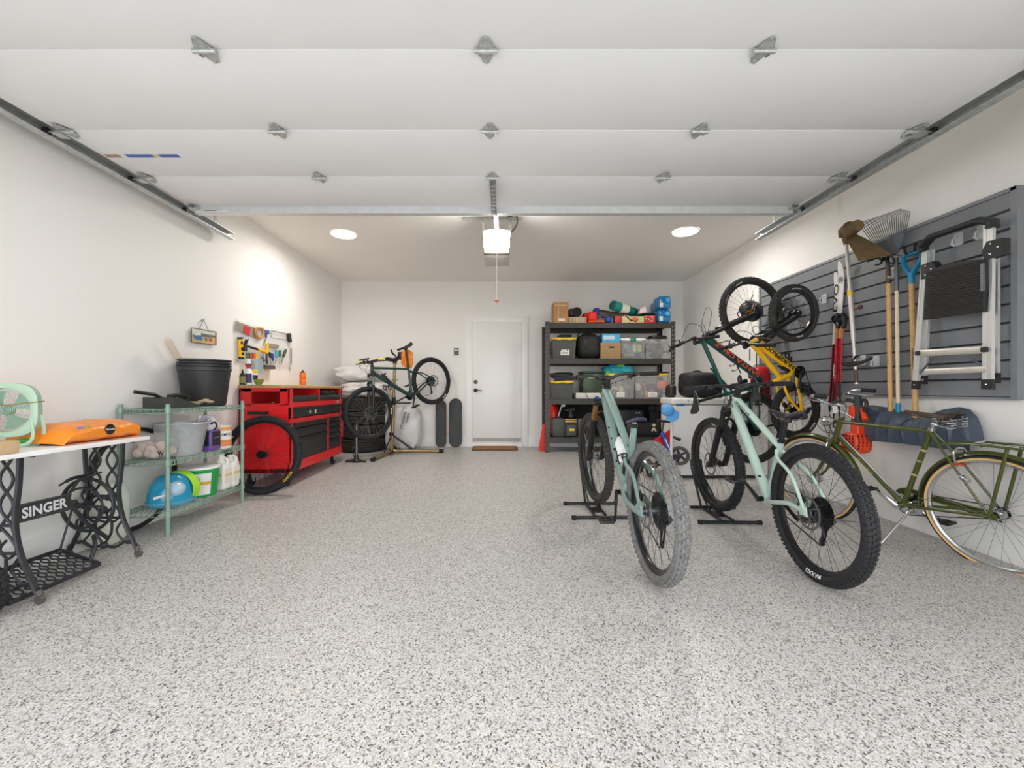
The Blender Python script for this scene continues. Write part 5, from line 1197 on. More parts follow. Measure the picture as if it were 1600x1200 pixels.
for c, sc, lab in ((V((-2.40, 3.56, S3)), 1.0, 'white plastic jug with tan label beside the green bucket'), (V((-2.40, 3.675, S3)), 1.0, 'white plastic jug with black cap nearest the wire shelf end post')):
    t = thing('white_jug', lab, 'jug', c, group='white jugs on the bottom wire tier')
    q = MB(); q.rbox(c+Z*.115, (.125, .105, .23), .026, 3); q.tube([c+V((0, .0, .22)), c+V((0, 0, .262)), c+V((0, 0, .285))], [.05, .024, .02], 14); q.tube(bez([c+V((.045, 0, .20)), c+V((.055, 0, .25)), c+V((.02, 0, .275))], 5), .012, 8); q.build('body', jm, t, world=True)
    q = MB(); q.cyl(c+Z*.283, c+Z*.308, .024, n=14); q.build('cap', m_white if 'green' in lab else m_black, t, world=True)
    q = MB(); q.box(c+V((.0635, 0, .12)), (.002, .085, .12)); q.box(c+V((0, -.0535, .12)), (.09, .002, .12)); q.build('label_panel', M('jug_label', '#e9e3d6', rough=.5, var=.03), t, world=True)
    q = MB(); q.box(c+V((.065, 0, .13)), (.001, .08, .022)); q.box(c+V((0, -.0548, .13)), (.085, .001, .022)); q.build('label_stripe', jl, t, world=True)
# ------------------------------------------------------------------ tool chest, wall tools, spare wheel
m_red = M('red_powder_coat', '#e01b22', rough=.35, var=.03, coat=.2)
m_drawer = M('charcoal_drawer', '#2c2b2a', rough=.5, var=.06)
m_butcher = M('butcher_block', '#c79d6a', rough=.45, var=.16, scale=25)
CX0, CX1, CY0, CY1, CZ0, CZ1 = -2.665, -2.155, 4.225, 5.60, .10, .962
tc = thing('tool_chest', 'red rolling tool chest with black drawers and butcher block top', 'tool chest', ((CX0+CX1)/2, (CY0+CY1)/2, fz(4.9)))
q = MB(); mx, my = (CX0+CX1)/2, (CY0+CY1)/2; t_ = .025
q.box((mx, my, CZ0+.02), (CX1-CX0, CY1-CY0, .04)); q.box((CX0+.01, my, (CZ0+CZ1)/2), (.02, CY1-CY0, CZ1-CZ0)); 
q.box((mx, CY0+t_/2, (CZ0+.80)/2), (CX1-CX0, t_, .80-CZ0)); q.box((mx, CY0+t_/2, .945), (CX1-CX0, t_, .034)); q.box((CX0+.06, CY0+t_/2, .872), (.12, t_, .17)); q.box((CX1-.05, CY0+t_/2, .872), (.10, t_, .17))
q.box((mx, CY1-t_/2, (CZ0+CZ1)/2), (CX1-CX0, t_, CZ1-CZ0)); q.box((mx, my, .80), (CX1-CX0-.01, CY1-CY0, .012))
for y in (CY0+.037, CY1-.037): q.box((CX1-.012, y, (CZ0+CZ1)/2), (.024, .074, CZ1-CZ0))
q.box((CX1-.012, CY0+.685, .88), (.024, .035, .16)); q.box((CX1-.012, my, .79), (.026, CY1-CY0, .055)); q.box((CX1-.012, my, .625), (.024, CY1-CY0, .045)); q.box((CX1-.012, CY0+.93, .38), (.024, .045, .46)); q.box((CX1-.012, my, .15), (.026, CY1-CY0, .10))
q.box((mx, CY0+.685, .88), (CX1-CX0-.02, .02, .16)); q.box((CX1-.06, CY1+.035, .42), (.10, .07, .22))
q.build('cabinet', m_red, tc, world=True)
MB().rbox((mx+.005, my, CZ1+.016), (CX1-CX0+.03, CY1-CY0+.03, .032), .006).build('wooden_top', m_butcher, tc, world=True)
def drawer(y0, y1, z0, z1, nm='drawer', lip=True, dp=.31):
    q = MB(); q.rbox((CX1+.005-dp/2, (y0+y1)/2, (z0+z1)/2), (dp, y1-y0, z1-z0), .004); d = q.build(nm, m_drawer, tc, world=True)
    if lip:
        h = MB(); h.box((CX1+.012, (y0+y1)/2, z1-.012), (.016, y1-y0-.01, .014)); h.box((CX1+.016, (y0+y1)/2, z1-.02), (.006, y1-y0-.01, .012)); h.build('drawer_pull', m_black, d, world=True)
    return d
d = drawer(CY0+.07, CY1-.07, .655, .758)
sk = MB()
for y in (4.66, 4.80): sk.lathe([(0, .0), (.018, 0), (.018, .002), (0, .002)], (CX1+.006, y, .70), X, 16)
sk.box((CX1+.006, 4.80, .70), (.002, .03, .045)); sk.build('sticker', M('sticker_white', '#e4e0da', rough=.5), d, world=True, label='white round stickers on the drawer face')
for z0, z1 in ((.545, .602), (.445, .537), (.205, .437)): drawer(CY0+.07, CY0+.90, z0, z1)
for z0, z1 in ((.545, .60), (.475, .538), (.405, .468), (.335, .398), (.205, .328)): drawer(CY0+.96, CY1-.07, z0, z1)
drawer(CY0+.07, CY0+.66, .822, .885, 'tray', False, .06); drawer(CY0+.71, CY1-.07, .822, .885, 'tray', False, .2)
q = MB(); q.box((mx-.06, CY0-.012, .71), (.20, .022, .028)); q.build('push_handle', m_black, tc, world=True)
q = MB(); q.box((CX1-.10, CY0-.01, .13), (.10, .03, .03)); q.build('latch_bar', m_black, tc, world=True)
q = MB(); letters(q, 'M', (CX1+.002, CY1-.16, .775), Y, Z, .03, .05); q.build('badge', m_whitep, tc, world=True)
for x in (CX0+.07, CX1-.07):
    for y in (CY0+.09, CY1-.12):
        z = fz(y); q = MB(); q.lathe([(0, -.018), (.05, -.018), (.062, -.012), (.064, 0), (.062, .012), (.05, .018), (0, .018)], (x, y, z+.064), X, 24); w_ = q.build('caster_wheel', m_tyre, tc, world=True)
        q = MB(); q.box((x, y, z+.145), (.10, .12, .008)); q.prism([(-.05, .14), (.05, .14), (.015, .05), (-.015, .05)], (x-.026, y, z), Y, Z, (.005, 0, 0)); q.prism([(-.05, .14), (.05, .14), (.015, .05), (-.015, .05)], (x+.021, y, z), Y, Z, (.005, 0, 0)); q.cyl((x-.03, y, z+.064), (x+.03, y, z+.064), .010, n=10); q.build('caster_fork', m_galv, w_, world=True)
# things kept in and on the chest
q = MB(); p = V((CX1-.28, CY0+.04, .815)); q.tube([p+V((-.09, 0, 0)), p+V((.08, 0, 0))], .007, 8, flat=(1.6, .6)); q.torus(p+V((-.105, 0, 0)), .018, .006, Z, 16, 6, arc=(-2.2, 2.2)); q.torus(p+V((.095, 0, 0)), .015, .006, Z, 16, 6)
tag(q.build('spanner', m_chrome, None), 'chrome spanner lying in the open niche at the tool chest end', 'spanner')
TZ0 = CZ1+.032
def top_at(px, X_): return FPX*X_/(px-CX)
q = thing('glue_bottle', 'black nozzle bottle with yellow label on the tool chest top', 'bottle', (-2.52, 4.45, TZ0)); c = V((-2.52, top_at(379, -2.52), TZ0))
MB().lathe([(0, 0), (.027, 0), (.028, .004), (.028, .09), (.010, .115), (.005, .148), (0, .15)], c, Z, 20).build('body', m_black, q, world=True); MB().lathe([(.0282, .012), (.0288, .012), (.0288, .08), (.0282, .08)], c, Z, 20).build('label_panel', M('olive_label', '#8f8a48', rough=.5, var=.2), q, world=True)
q = thing('spray_bottle', 'white spray bottle with purple label on the tool chest top', 'bottle', (-2.5, 4.5, TZ0)); c = V((-2.50, top_at(388, -2.50), TZ0))
MB().lathe([(0, 0), (.034, 0), (.036, .005), (.036, .12), (.030, .14), (.016, .155), (.016, .165), (0, .165)], c, Z, 20).build('body', m_white, q, world=True); MB().lathe([(.0362, .02), (.0368, .02), (.0368, .11), (.0362, .11)], c, Z, 20, arc=(-.1, 1.5)).build('label_panel', M('purple_label', '#4b3a78', rough=.5), q, world=True)
b_ = MB(); b_.lathe([(0, .16), (.020, .16), (.020, .185), (0, .187)], c, Z, 16); b_.rbox(c+V((0, 0, .195)), (.05, .03, .025), .006); b_.build('trigger_head', M('crimson_cap', '#b32a3c', rough=.4), q, world=True); MB().cyl(c+Z*.205, c+Z*.232, .014, .012, 12).build('nozzle', m_white, q, world=True)
q = thing('spray_can', 'small white can with yellow lid on the tool chest top', 'can', (-2.48, 4.5, TZ0)); c = V((-2.48, top_at(397, -2.48), TZ0))
MB().lathe([(0, 0), (.032, 0), (.032, .105), (.026, .12), (0, .12)], c, Z, 20).build('body', M('can_white', '#e8e6e2', rough=.35), q, world=True); MB().lathe([(.0322, .05), (.0328, .05), (.0328, .098), (.0322, .098)], c, Z, 20).build('label_panel', m_black, q, world=True); MB().lathe([(0, .118), (.030, .118), (.030, .145), (.022, .152), (0, .152)], c, Z, 18).build('lid', m_yellp, q, world=True)
c = V((-2.44, top_at(404, -2.44), TZ0)); tag(MB().lathe([(0, .002), (.026, 0), (.044, .028), (.048, .055), (.044, .054), (.036, .02), (0, .012)], c, Z, 22).build('green_bowl', M('pear_green', '#7d8a3a', rough=.45, var=.12), None), 'small green bowl beside the cans on the tool chest top', 'bowl')
q = thing('sports_bottle', 'orange squeeze bottle alone at the middle of the tool chest top', 'bottle', (-2.4, 5.0, TZ0)); c = V((-2.40, top_at(473, -2.40), TZ0))
MB().lathe([(0, 0), (.034, 0), (.037, .006), (.037, .07), (.032, .082), (.037, .095), (.037, .135), (.030, .155), (0, .156)], c, Z, 22).build('body', M('orange_bottle', '#ec6f22', rough=.35), q, world=True); MB().lathe([(0, .155), (.026, .155), (.026, .166), (.010, .172), (.009, .186), (0, .187)], c, Z, 18).build('cap', m_black, q, world=True)
q = MB()
for k, (a, b) in enumerate(((.05, .03), (.13, .035), (.22, .025), (.33, .03), (.42, .022))): q.rbox((CX1-.07, CY0+.78+a, .886+b/2+.012), (.12, .08, b+.02), .008)
tag(q.build('tool_bits', m_black, None), 'jumble of small black tools in the open tray of the tool chest', 'tools')['kind'] = 'stuff'
# clear tool board on the wall
XB = -2.672
def LW(px, py, x=XB): 
    Yq = FPX*x/(px-CX); return P(px, py, Yq)
bo = thing('tool_board', 'clear acrylic tool board screwed to the wall above the red chest', 'tool board', (XB, 4.74, 1.22))
q = MB(); q.rbox((XB-.004, 4.74, 1.435), (.006, 1.13, .43), .002); q.build('panel', M('clear_acrylic', '#e8eaea', rough=.08, alpha=.22, var=.0), bo, world=True)
q = MB()
for y in (4.20, 5.28):
    for z in (1.24, 1.63): q.cyl((XB-.012, y, z), (XB+.004, y, z), .008, n=10)
q.build('screw', m_chrome, bo, world=True)
def LP(pts, x=XB, th=.012): 
    """outline traced on the wall plane, given a real thickness"""
    return [((LW(*p, x=x)).y, (LW(*p, x=x)).z) for p in pts], (x, 0, 0), (th, 0, 0)
Z10 = lambda a: [(350+x/10, 490+y/10) for x, y in a]
def wallpiece(mb, pts, x=XB, th=.012): 
    pl, o, d = LP(Z10(pts), x, th); mb.prism(pl, o, Y, Z, d); return mb
m_steel = M('bright_steel', '#9b9a96', rough=.35, metal=.7, var=.1); m_wood = M('saw_wood', '#b98a58', rough=.5, var=.15); m_sawb = M('saw_blade', '#a89c8c', rough=.4, metal=.45, var=.1)
m_yellow = M('tool_yellow', '#f0b71c', rough=.4, var=.04); m_blue = M('tool_blue', '#2b4a9a', rough=.4); m_cyan = M('tool_cyan', '#3aa3cf', rough=.4); m_green = M('tool_green', '#3f7a4a', rough=.4); m_dkg = M('tool_dark_green', '#243f34', rough=.4)
t = thing('hand_saw', 'hand saw with red blade sleeve and wooden handle on the tool board', 'saw', LW(370, 510))
wallpiece(MB(), [(195, 120), (480, 225), (520, 300), (560, 405), (175, 250)], th=.003).build('blade', m_sawb, t, world=True); wallpiece(MB(), [(310, 185), (405, 222), (385, 345), (292, 295)], th=.008).build('blade_sleeve', M('red_sleeve', '#c23040', rough=.4), t, world=True)
w_ = MB(); pl = [LW(350+x/10, 490+y/10, XB+.008) for x, y in ((480, 240), (540, 225), (600, 240), (610, 320), (590, 370), (540, 385), (495, 340), (478, 280))]; w_.tube(pl, .016, 8, closed=True); w_.build('handle', m_wood, t, world=True)
t = thing('scissors', 'blue handled scissors hanging on the tool board', 'scissors', LW(416, 515))
w_ = MB()
for x, y in ((642, 290), (688, 290)): 
    c = LW(350+x/10, 490+y/10, XB+.006); w_.torus(c, .020, .006, X, 16, 6)
w_.tube([LW(415.5, 520, XB+.006), LW(415.8, 527, XB+.006)], .012, 6); w_.build('handle', m_blue, t, world=True); wallpiece(MB(), [(655, 370), (670, 372), (620, 495), (608, 495)], th=.004).build('blade', m_steel, t, world=True)
t = thing('hacksaw', 'thin framed hacksaw with black grip on the tool board', 'saw', LW(425, 518))
w_ = MB(); w_.tube([LW(350+x/10, 490+y/10, XB+.008) for x, y in ((740, 380), (738, 272), (770, 268), (860, 290), (985, 318))], .005, 6); w_.build('bow', m_steel, t, world=True); wallpiece(MB(), [(738, 376), (985, 420), (985, 412), (738, 368)], th=.003).build('blade', m_sawb, t, world=True); wallpiece(MB(), [(975, 310), (1010, 305), (1035, 440), (1010, 452), (990, 410)], th=.025).build('grip', m_black, t, world=True)
t = thing('spirit_level', 'short yellow spirit level hung upright on the tool board', 'level', LW(374, 540))
wallpiece(MB(), [(208, 375), (272, 375), (292, 710), (225, 710)], th=.014).build('body', m_yellow, t, world=True)
for nm, a in (('end_cap', [(204, 368), (276, 368), (278, 400), (206, 400)]), ('end_cap', [(222, 680), (292, 680), (294, 712), (226, 712)]), ('vial', [(240, 430), (272, 430), (276, 480), (244, 480)]), ('vial', [(245, 530), (282, 530), (285, 580), (248, 580)]), ('vial', [(252, 605), (288, 605), (290, 650), (256, 650)])): wallpiece(MB(), a, x=XB+.0005, th=.0145).build(nm, m_black, t, world=True)
t = thing('claw_hammer', 'black headed claw hammer with yellow handle tip on the tool board', 'hammer', LW(384, 535))
w_ = MB(); h = [LW(350+x/10, 490+y/10, XB+.02) for x, y in ((345, 400), (330, 500), (335, 590))]; w_.tube(h, [.008, .018, .018], 10); w_.tube([LW(388, 530, XB+.02), LW(383, 540, XB+.02)], [.006, .012], 8); w_.build('head', m_dark, t, world=True)
w_ = MB(); w_.tube([LW(350+x/10, 490+y/10, XB+.02) for x, y in ((340, 500), (430, 530), (530, 560))], [.010, .013, .014], 10); w_.build('shaft', m_black, t, world=True); w_ = MB(); w_.tube([LW(350+x/10, 490+y/10, XB+.02) for x, y in ((520, 557), (590, 580), (670, 600))], [.014, .017, .017], 10); w_.build('grip', m_yellow, t, world=True)
t = thing('drywall_hatchet', 'yellow handled trowel hammer with grey plate on the tool board', 'hammer', LW(422, 545))
w_ = MB(); w_.tube([LW(350+x/10, 490+y/10, XB+.025) for x, y in ((675, 470), (672, 550), (665, 625))], .018, 10); w_.build('grip', m_yellow, t, world=True); wallpiece(MB(), [(690, 462), (845, 492), (835, 548), (690, 515)], th=.012).build('plate', m_sawb, t, world=True); w_ = MB(); w_.tube([LW(350+x/10, 490+y/10, XB+.02) for x, y in ((665, 630), (662, 700), (672, 785))], [.010, .012, .014], 8); w_.build('shaft', m_dark, t, world=True)
t = thing('rubber_mallet', 'dark mallet head hanging lowest on the tool board', 'mallet', LW(415, 573)); wallpiece(MB(), [(570, 798), (735, 812), (738, 870), (572, 862)], th=.05).build('head', M('mallet_rubber', '#56504a', rough=.7, var=.12), t, world=True)
t = thing('paint_scraper', 'square grey putty knife on the tool board beside the pens', 'scraper', LW(410, 562)); wallpiece(MB(), [(555, 710), (605, 668), (635, 740), (590, 775)], th=.008).build('plate', M('scraper_brown', '#6b5a4c', rough=.5), t, world=True)
for (x0, y0, x1, y1, x2, y2, mt, lab) in ((712, 600, 725, 690, 735, 800, m_dkg, 'thick dark green screwdriver on the tool board'), (755, 620, 765, 740, 765, 850, m_blue, 'thick navy screwdriver on the tool board'), (822, 570, 818, 690, 800, 790, m_cyan, 'light blue screwdriver on the tool board'), (876, 570, 874, 680, 865, 790, m_green, 'slim mid green screwdriver on the tool board'), (968, 560, 925, 680, 895, 790, m_dkg, 'tilted dark green screwdriver on the tool board')):
    t = thing('screwdriver', lab, 'screwdriver', LW(350+x0/10, 490+y0/10), group='screwdrivers on the tool board'); g_ = lambda x, y: LW(350+x/10, 490+y/10, XB+.018)
    a, b, c = g_(x0, y0), g_(x1, y1), g_(x2, y2); MB().tube([a, lerp(a, b, .1), lerp(a, b, .8), b], [.010, .016, .015, .009], 10).build('handle', mt, t, world=True); MB().cyl(b, c, .0045, n=8).build('shaft', m_steel, t, world=True)
t = MB(); a, b = LW(455, 545, XB+.006), LW(454.5, 573, XB+.006); t.tube([a, lerp(a, b, .85)], [.011, .008], 8, flat=(.6, 1.2)); t.torus(b, .016, .006, X, 16, 6); t.torus(a, .012, .005, X, 16, 6, arc=(.6, 5.4))
tag(t.build('combination_wrench', m_chrome, None), 'long chrome wrench hung upright at the tool board end', 'wrench')
for px, cl, lab, dy in ((386.5, m_green, 'green capped marker in the clear holder by the tool board', .0), (389.5, M('marker_maroon', '#7a2428', rough=.4), 'maroon capped marker in the clear holder by the tool board', .0), (395.5, M('marker_red', '#d8361e', rough=.4), 'red capped marker in the clear holder by the tool board', 0), (400.5, m_yellp, 'yellow capped marker in the clear holder by the tool board', 0)):
    t = thing('marker_pen', lab, 'marker', LW(px, 560), group='markers in the clear holder'); a, b = LW(px, 551, XB+.03), LW(px, 560.5, XB+.03); MB().cyl(b, a, .014, .012, 12).build('pen_cap', cl, t, world=True); MB().cyl(b-Z*.05, b, .013, n=12).build('barrel', m_white, t, world=True)
t = MB(); pl, o, d = LP([(387.5, 560), (402.5, 561), (404.5, 583), (393, 584)], XB+.002, .055); t.prism(pl, o, Y, Z, d); tag(t.build('pen_holder', M('pale_blue_clear', '#a9c6d4', rough=.15, alpha=.6, var=.03), None), 'pale blue clear marker holder fixed low on the tool board', 'holder')
# seaside plate sign
t = thing('hanging_sign', 'small beach scene plate sign hanging by a cord above the pots', 'sign', LW(318, 505))
G20 = lambda a: [(290+x/20, 490+y/20) for x, y in a]
def sgn(pts, x, th): 
    pl, o, d = LP(G20(pts), x, th); return MB().prism(pl, o, Y, Z, d)
sgn([(180, 435), (940, 570), (940, 995), (185, 890)], XB, .008).build('frame', M('sign_brown', '#5c4638', rough=.5), t, world=True)
for nm, a, c in (('sky', [(200, 460), (925, 590), (925, 720), (200, 690)], '#cfd3c2'), ('sand', [(200, 690), (925, 720), (925, 975), (200, 875)], '#cfa874'), ('hills', [(280, 590), (480, 610), (720, 660), (925, 690), (925, 760), (200, 700)], '#5f6a68'), ('blue_van', [(250, 690), (480, 700), (540, 770), (500, 850), (270, 790)], '#3f78a8'), ('green_van', [(600, 740), (680, 770), (680, 860), (600, 850)], '#3f8a52'), ('red_van', [(730, 760), (820, 780), (815, 880), (735, 860)], '#a84a58'), ('white_roofs', [(270, 600), (470, 610), (480, 680), (260, 670)], '#e6e6e0')):
    sgn(a, XB+.008+(.0006 if nm in ('sky', 'sand') else .0012 if nm == 'hills' else .0018), .0006).build(nm, M('sign_'+nm, c, rough=.45), t, world=True)
q = MB(); q.tube([LW(311.5, 513, XB+.006), LW(318.4, 500, XB+.006), LW(325.5, 515.5, XB+.006)], .0025, 6); q.cyl(LW(318.4, 499.5, XL), LW(318.4, 499.5, XB+.012), .008, n=10); q.build('hanging_cord', m_steelg, t, world=True)
# spare wheel leaning on the chest
WT = Matrix.Translation((-2.305, 4.015, fz(4.0)+.375)) @ Matrix.Rotation(radians(2), 4, 'Z') @ Matrix.Rotation(radians(-9), 4, 'X')
t = thing('spare_wheel', 'loose black bike wheel with yellow tyre lettering leaning on the red tool chest', 'bike wheel', mat4=WT)
wheel(t, 'rim', (0, 0, 0), .378, .058, None, tyre=m_tyre, rotor=False, words=(('MAXXIS', m_yellp, radians(128), -1, .022, .03), ('MAXXIS', m_white, radians(-65), -1, .016, .02)), rows=60, hubm=m_dark)
q = MB()
for k in range(8):
    r = .038-.001*k; q.lathe([(.012, -.032-k*.004), (r, -.032-k*.004), (r, -.034-k*.004), (.012, -.034-k*.004)], (0, 0, 0), Y, 20)
q.lathe([(0, -.03), (.024, -.03), (.022, -.066), (0, -.068)], (0, 0, 0), Y, 18); q.build('freehub', m_cass, t)
# ------------------------------------------------------------------ back wall: tyres, repair stand, boards, storage rack
m_tire = M('car_tyre_rubber', '#2b2a27', rough=.75, var=.12, scale=30)
def car_tyre(c, R, w, axis=Z, n=4):
    q = MB(); ri = R*.60
    q.lathe([(ri, -w*.36), (ri+.012, -w*.42), (R*.82, -w*.5), (R*.95, -w*.47), (R, -w*.38)]+[x for k in range(n) for x in ((R, -w*.38+k*.76*w/n+.004), (R-.008, -w*.38+k*.76*w/n+.006), (R-.008, -w*.38+k*.76*w/n+.014), (R, -w*.38+k*.76*w/n+.016))]+[(R, w*.38), (R*.95, w*.47), (R*.82, w*.5), (ri+.012, w*.42), (ri, w*.36), (ri-.004, 0), (ri, -w*.36)], c, axis, 44)
    for k in range(60):
        a = 2*pi*k/60
        if axis is Z:
            for s in (-1, 1): q.box(V(c)+V(((R-.004)*cos(a), (R-.004)*sin(a), s*w*.30)), (.012, .008, w*.15), rot=(s*.4, 0, a))
    return q
ty = V((-2.205, 6.60, fz(6.6)))
for k, lab in enumerate(('bottom car tyre of the stack behind the bike pump', 'second car tyre up in the stack behind the bike pump', 'third car tyre up in the stack behind the bike pump', 'topmost bare car tyre, just under the white bagged ones')):
    c = ty+V((.012*(k % 2), -.01*(k % 2), .104+.2075*k)); q = car_tyre(c, .335-.004*(k % 2), .205)
    tag(q.build('car_tyre', m_tire, None), lab, 'tyre', 'stack of black car tyres')
m_bag = M('white_bag_film', '#dddcda', rough=.35, var=.05, scale=7, bump=.9, bscale=9)
def bagged(name, c, d, seed, lab, rot=None, group='tyres bagged in white plastic'):
    q = MB().hull_bag(c, d, seed=seed, amp=.13, p=.6, n=56, m=36, rot=rot, freq=11)
    return tag(q.build(name, m_bag, None), lab, 'bagged tyre', group)
zt = ty.z+.84
bagged('bagged_tyre', ty+V((.06, -.02, .84+.118)), (.70, .66, .24), 11, 'lower white plastic bagged tyre lying on the black tyre stack')
bagged('bagged_tyre', ty+V((-.06, -.02, 1.075+.13)), (.66, .64, .24), 12, 'upper white plastic bagged tyre on top of the tyre stack')
pA = P(603, 668, 6.70); b1_ = bagged('bagged_tyre', V((-1.80, 6.76, fz(6.76)+.345)), (.17, .30, .70), 13, 'narrow white bagged tyre standing between the tyre stack and the repair stand post')
b2_ = bagged('bagged_tyre', V((-1.525, 6.72, fz(6.72)+.345)), (.44, .36, .70), 14, 'wide white bagged tyre with black lettering standing under the bike on the stand', rot=(radians(-3), 0, 0))
q = MB(); RT = Matrix.Rotation(radians(72), 3, 'Y'); ex = RT @ X; ey = RT @ Z
ex = V((-.25, 0, -1)).normalized()*-1; ey = V((-1, 0, .25)).normalized()
def onbag(p):
    # drop the lettering onto the bag's bulging face
    x, z = p.x+1.525, p.z-(fz(6.72)+.345); f_ = max(0, 1-(abs(x)/.22)**3.6-(abs(z)/.35)**3.6)**(1/3.6); return V((p.x, 6.72-.185*max(f_, .9)-.018, p.z))
for txt, o, wd in (('COOPER', V((-1.545, 6.5, .40)), .20), ('TIRES', V((-1.485, 6.5, .42)), .16)):
    letters(q, txt, None, None, None, .034, .02, fn=lambda x, y: onbag(o+ex*x+ey*y), width=wd)
q.tube([onbag(V((-1.575+.018*cos(t), 6.5, .365+.026*sin(t)))) for t in [.8+.5*i for i in range(10)]], .005, 6); q.build('bag_lettering', M('navy_black_print', '#22252e', rough=.5), b2_)
# floor pump
pp = FP(557, 722); t = thing('floor_pump', 'black upright bike floor pump in front of the tyre stack', 'bike pump', pp)
q = MB(); q.rbox(pp+Z*.02, (.09, .10, .03), .01); q.tube([pp+V((-.135, -.02, .012)), pp+V((0, 0, .03)), pp+V((.135, -.02, .012))], [.014, .022, .014], 8, flat=(1.4, .7)); q.tube([pp+Z*.03, pp+Z*.10], [.035, .022], 12); q.build('foot', m_dark, t, world=True)
MB().cyl(pp+Z*.05, pp+Z*.50, .018, n=14).build('barrel', m_steelg, t, world=True); q = MB(); q.cyl(pp+Z*.49, pp+Z*.62, .006, n=8); q.cyl(pp+V((-.10, 0, .62)), pp+V((.10, 0, .62)), .016, n=12); q.build('handle', m_black, t, world=True)
q = MB(); q.tube(bez([pp+V((-.02, -.02, .06)), pp+V((-.07, -.03, .25)), pp+V((-.03, -.03, .45)), pp+V((-.03, -.02, .22))], 8), .006, 6); q.rbox(pp+V((-.04, -.03, .20)), (.05, .03, .04), .01); q.build('hose', m_black, t, world=True)
# repair stand
m_champ = M('champagne_anodised', '#a08a62', rough=.3, metal=.7, var=.06)
sp = FP(612, 709); st_ = thing('repair_stand', 'champagne coloured bike repair stand with two floor legs', 'repair stand', sp)
top = P(617, 563, sp.y); q = MB(); q.tube([sp+Z*.02, lerp(sp, top, .52)], .027, 14); q.tube([lerp(sp, top, .48), top], .022, 14); q.build('post', m_champ, st_, world=True)
for px, py in ((583, 721), (716, 707)):
    e = FP(px, py) if px < 600 else FP(690, 707.5); q = MB(); a = sp+Z*.045; e = e+Z*.026; q.tube([a, e], .024, 12); q = q.build('leg', m_champ, st_, world=True); q2 = MB(); d_ = (e-a).normalized(); q2.tube([e-d_*.04, e+d_*.03], .030, 12); q2.build('rubber_foot', m_rubber, q, world=True)
    q3_ = MB(); q3_.tube([sp+Z*.29, lerp(a, e, .42)+Z*.02], .0115, 8, flat=(.6, 1.4)); q3_.build('brace', m_black, st_, world=True)
q = MB(); q.tube([sp+Z*.27, sp+Z*.32], .036, 14); q.tube([sp+Z*.0, sp+Z*.06], .038, 14); z_ = lerp(sp, top, .545); q.tube([z_-Z*.03, z_+Z*.03], .036, 14); q.build('collar', m_black, st_, world=True)
q = MB(); q.rbox(z_+V((.04, -.06, .0)), (.46, .16, .02), .008); q.cyl(z_+V((.02, -.05, .01)), z_+V((.02, -.05, .085)), .03, .028, 14); q.tube([z_+V((.05, 0, .02)), P(640, 617, 6.35)], .02, 8, flat=(1.4, .6)); q.build('tool_tray', m_black, st_, world=True)
cl = P(626, 556, 6.37); q = MB(); q.tube([top-Z*.05, top+Z*.03], .03, 14); q.tube([top, P(605, 561, 6.15), P(592, 563, 6.05)], [.032, .03, .018], 10); q.tube([top, cl], [.035, .03], 12); q.rbox(cl, (.08, .09, .12), .02, 3); q.tube([P(618, 556, 6.2), P(613, 552, 6.12), P(611, 546, 6.1)], [.012, .014, .010], 8); q.build('clamp_head', m_dark, st_, world=True)
# orange cloth on the seatpost
oc_ = thing('work_glove_orange', 'orange work gloves hanging from the stand clamp below the dark green bike saddle', 'gloves', P(636, 560, 6.32)); q = MB(); g0 = P(636, 556, 6.30)
q.hull_bag(g0, (.17, .07, .17), seed=3, amp=.14, p=.7); 
for dx, dz, l in ((-.05, -.05, .10), (-.01, -.06, .13), (.03, -.06, .13), (.06, -.03, .15)): q.tube(bez([g0+V((dx, -.02, dz)), g0+V((dx*1.2, -.03, dz-l*.6)), g0+V((dx*.9, -.02, dz-l))], 5), [.026]*6+[.020]*5, 8)
q.build('cloth', M('orange_glove', '#f08a2c', rough=.75, var=.1, bump=.3, bscale=60), oc_, world=True)
# skateboards
m_grip = M('grip_tape', '#4a4c4f', rough=.95, var=.12, scale=30)
for px0, px1, py0, lab in ((680.5, 697.5, 625, 'narrower grip taped skateboard leaning on the back wall, beside the repair stand leg'), (701.5, 722, 622.5, 'wider grip taped skateboard leaning on the back wall, beside the door casing')):
    a, b = FP((px0+px1)/2, 699), P((px0+px1)/2, py0, 6.93); wdt = (px1-px0)/FPX*6.85; d_ = (b-a).normalized(); L = (b-a).length; nn = V((0, -d_.z, d_.y))
    t = thing('skateboard', lab, 'skateboard', a, group='skateboards leaning on the back wall'); q = MB(); poly = []
    for i in range(25): ag = pi*i/24; poly.append((wdt/2*cos(ag), L-wdt/2+wdt/2*sin(ag)))
    for i in range(25): ag = pi+pi*i/24; poly.append((wdt/2*cos(ag), wdt/2+wdt/2*sin(ag)))
    q.prism(poly, a, X, d_, nn*.004); q.build('grip_tape', m_grip, t, world=True); MB().prism(poly, a-nn*.008, X, d_, nn*.0078).build('deck', m_wood, t, world=True)
    q = MB()
    for f_ in (.22, .29, .71, .78):
        for s in (-1, 1): q.cyl(a+d_*L*f_+X*s*.022+nn*.003, a+d_*L*f_+X*s*.022+nn*.0055, .005, n=8)
    q.build('truck_bolt', m_steelg, t, world=True)
    for f_ in (.25, .75):
        q = MB(); p_ = a+d_*L*f_-nn*.018
        q.cyl(p_-X*.06, p_+X*.06, .012, n=10); q.build('truck', m_steelg, t, world=True)
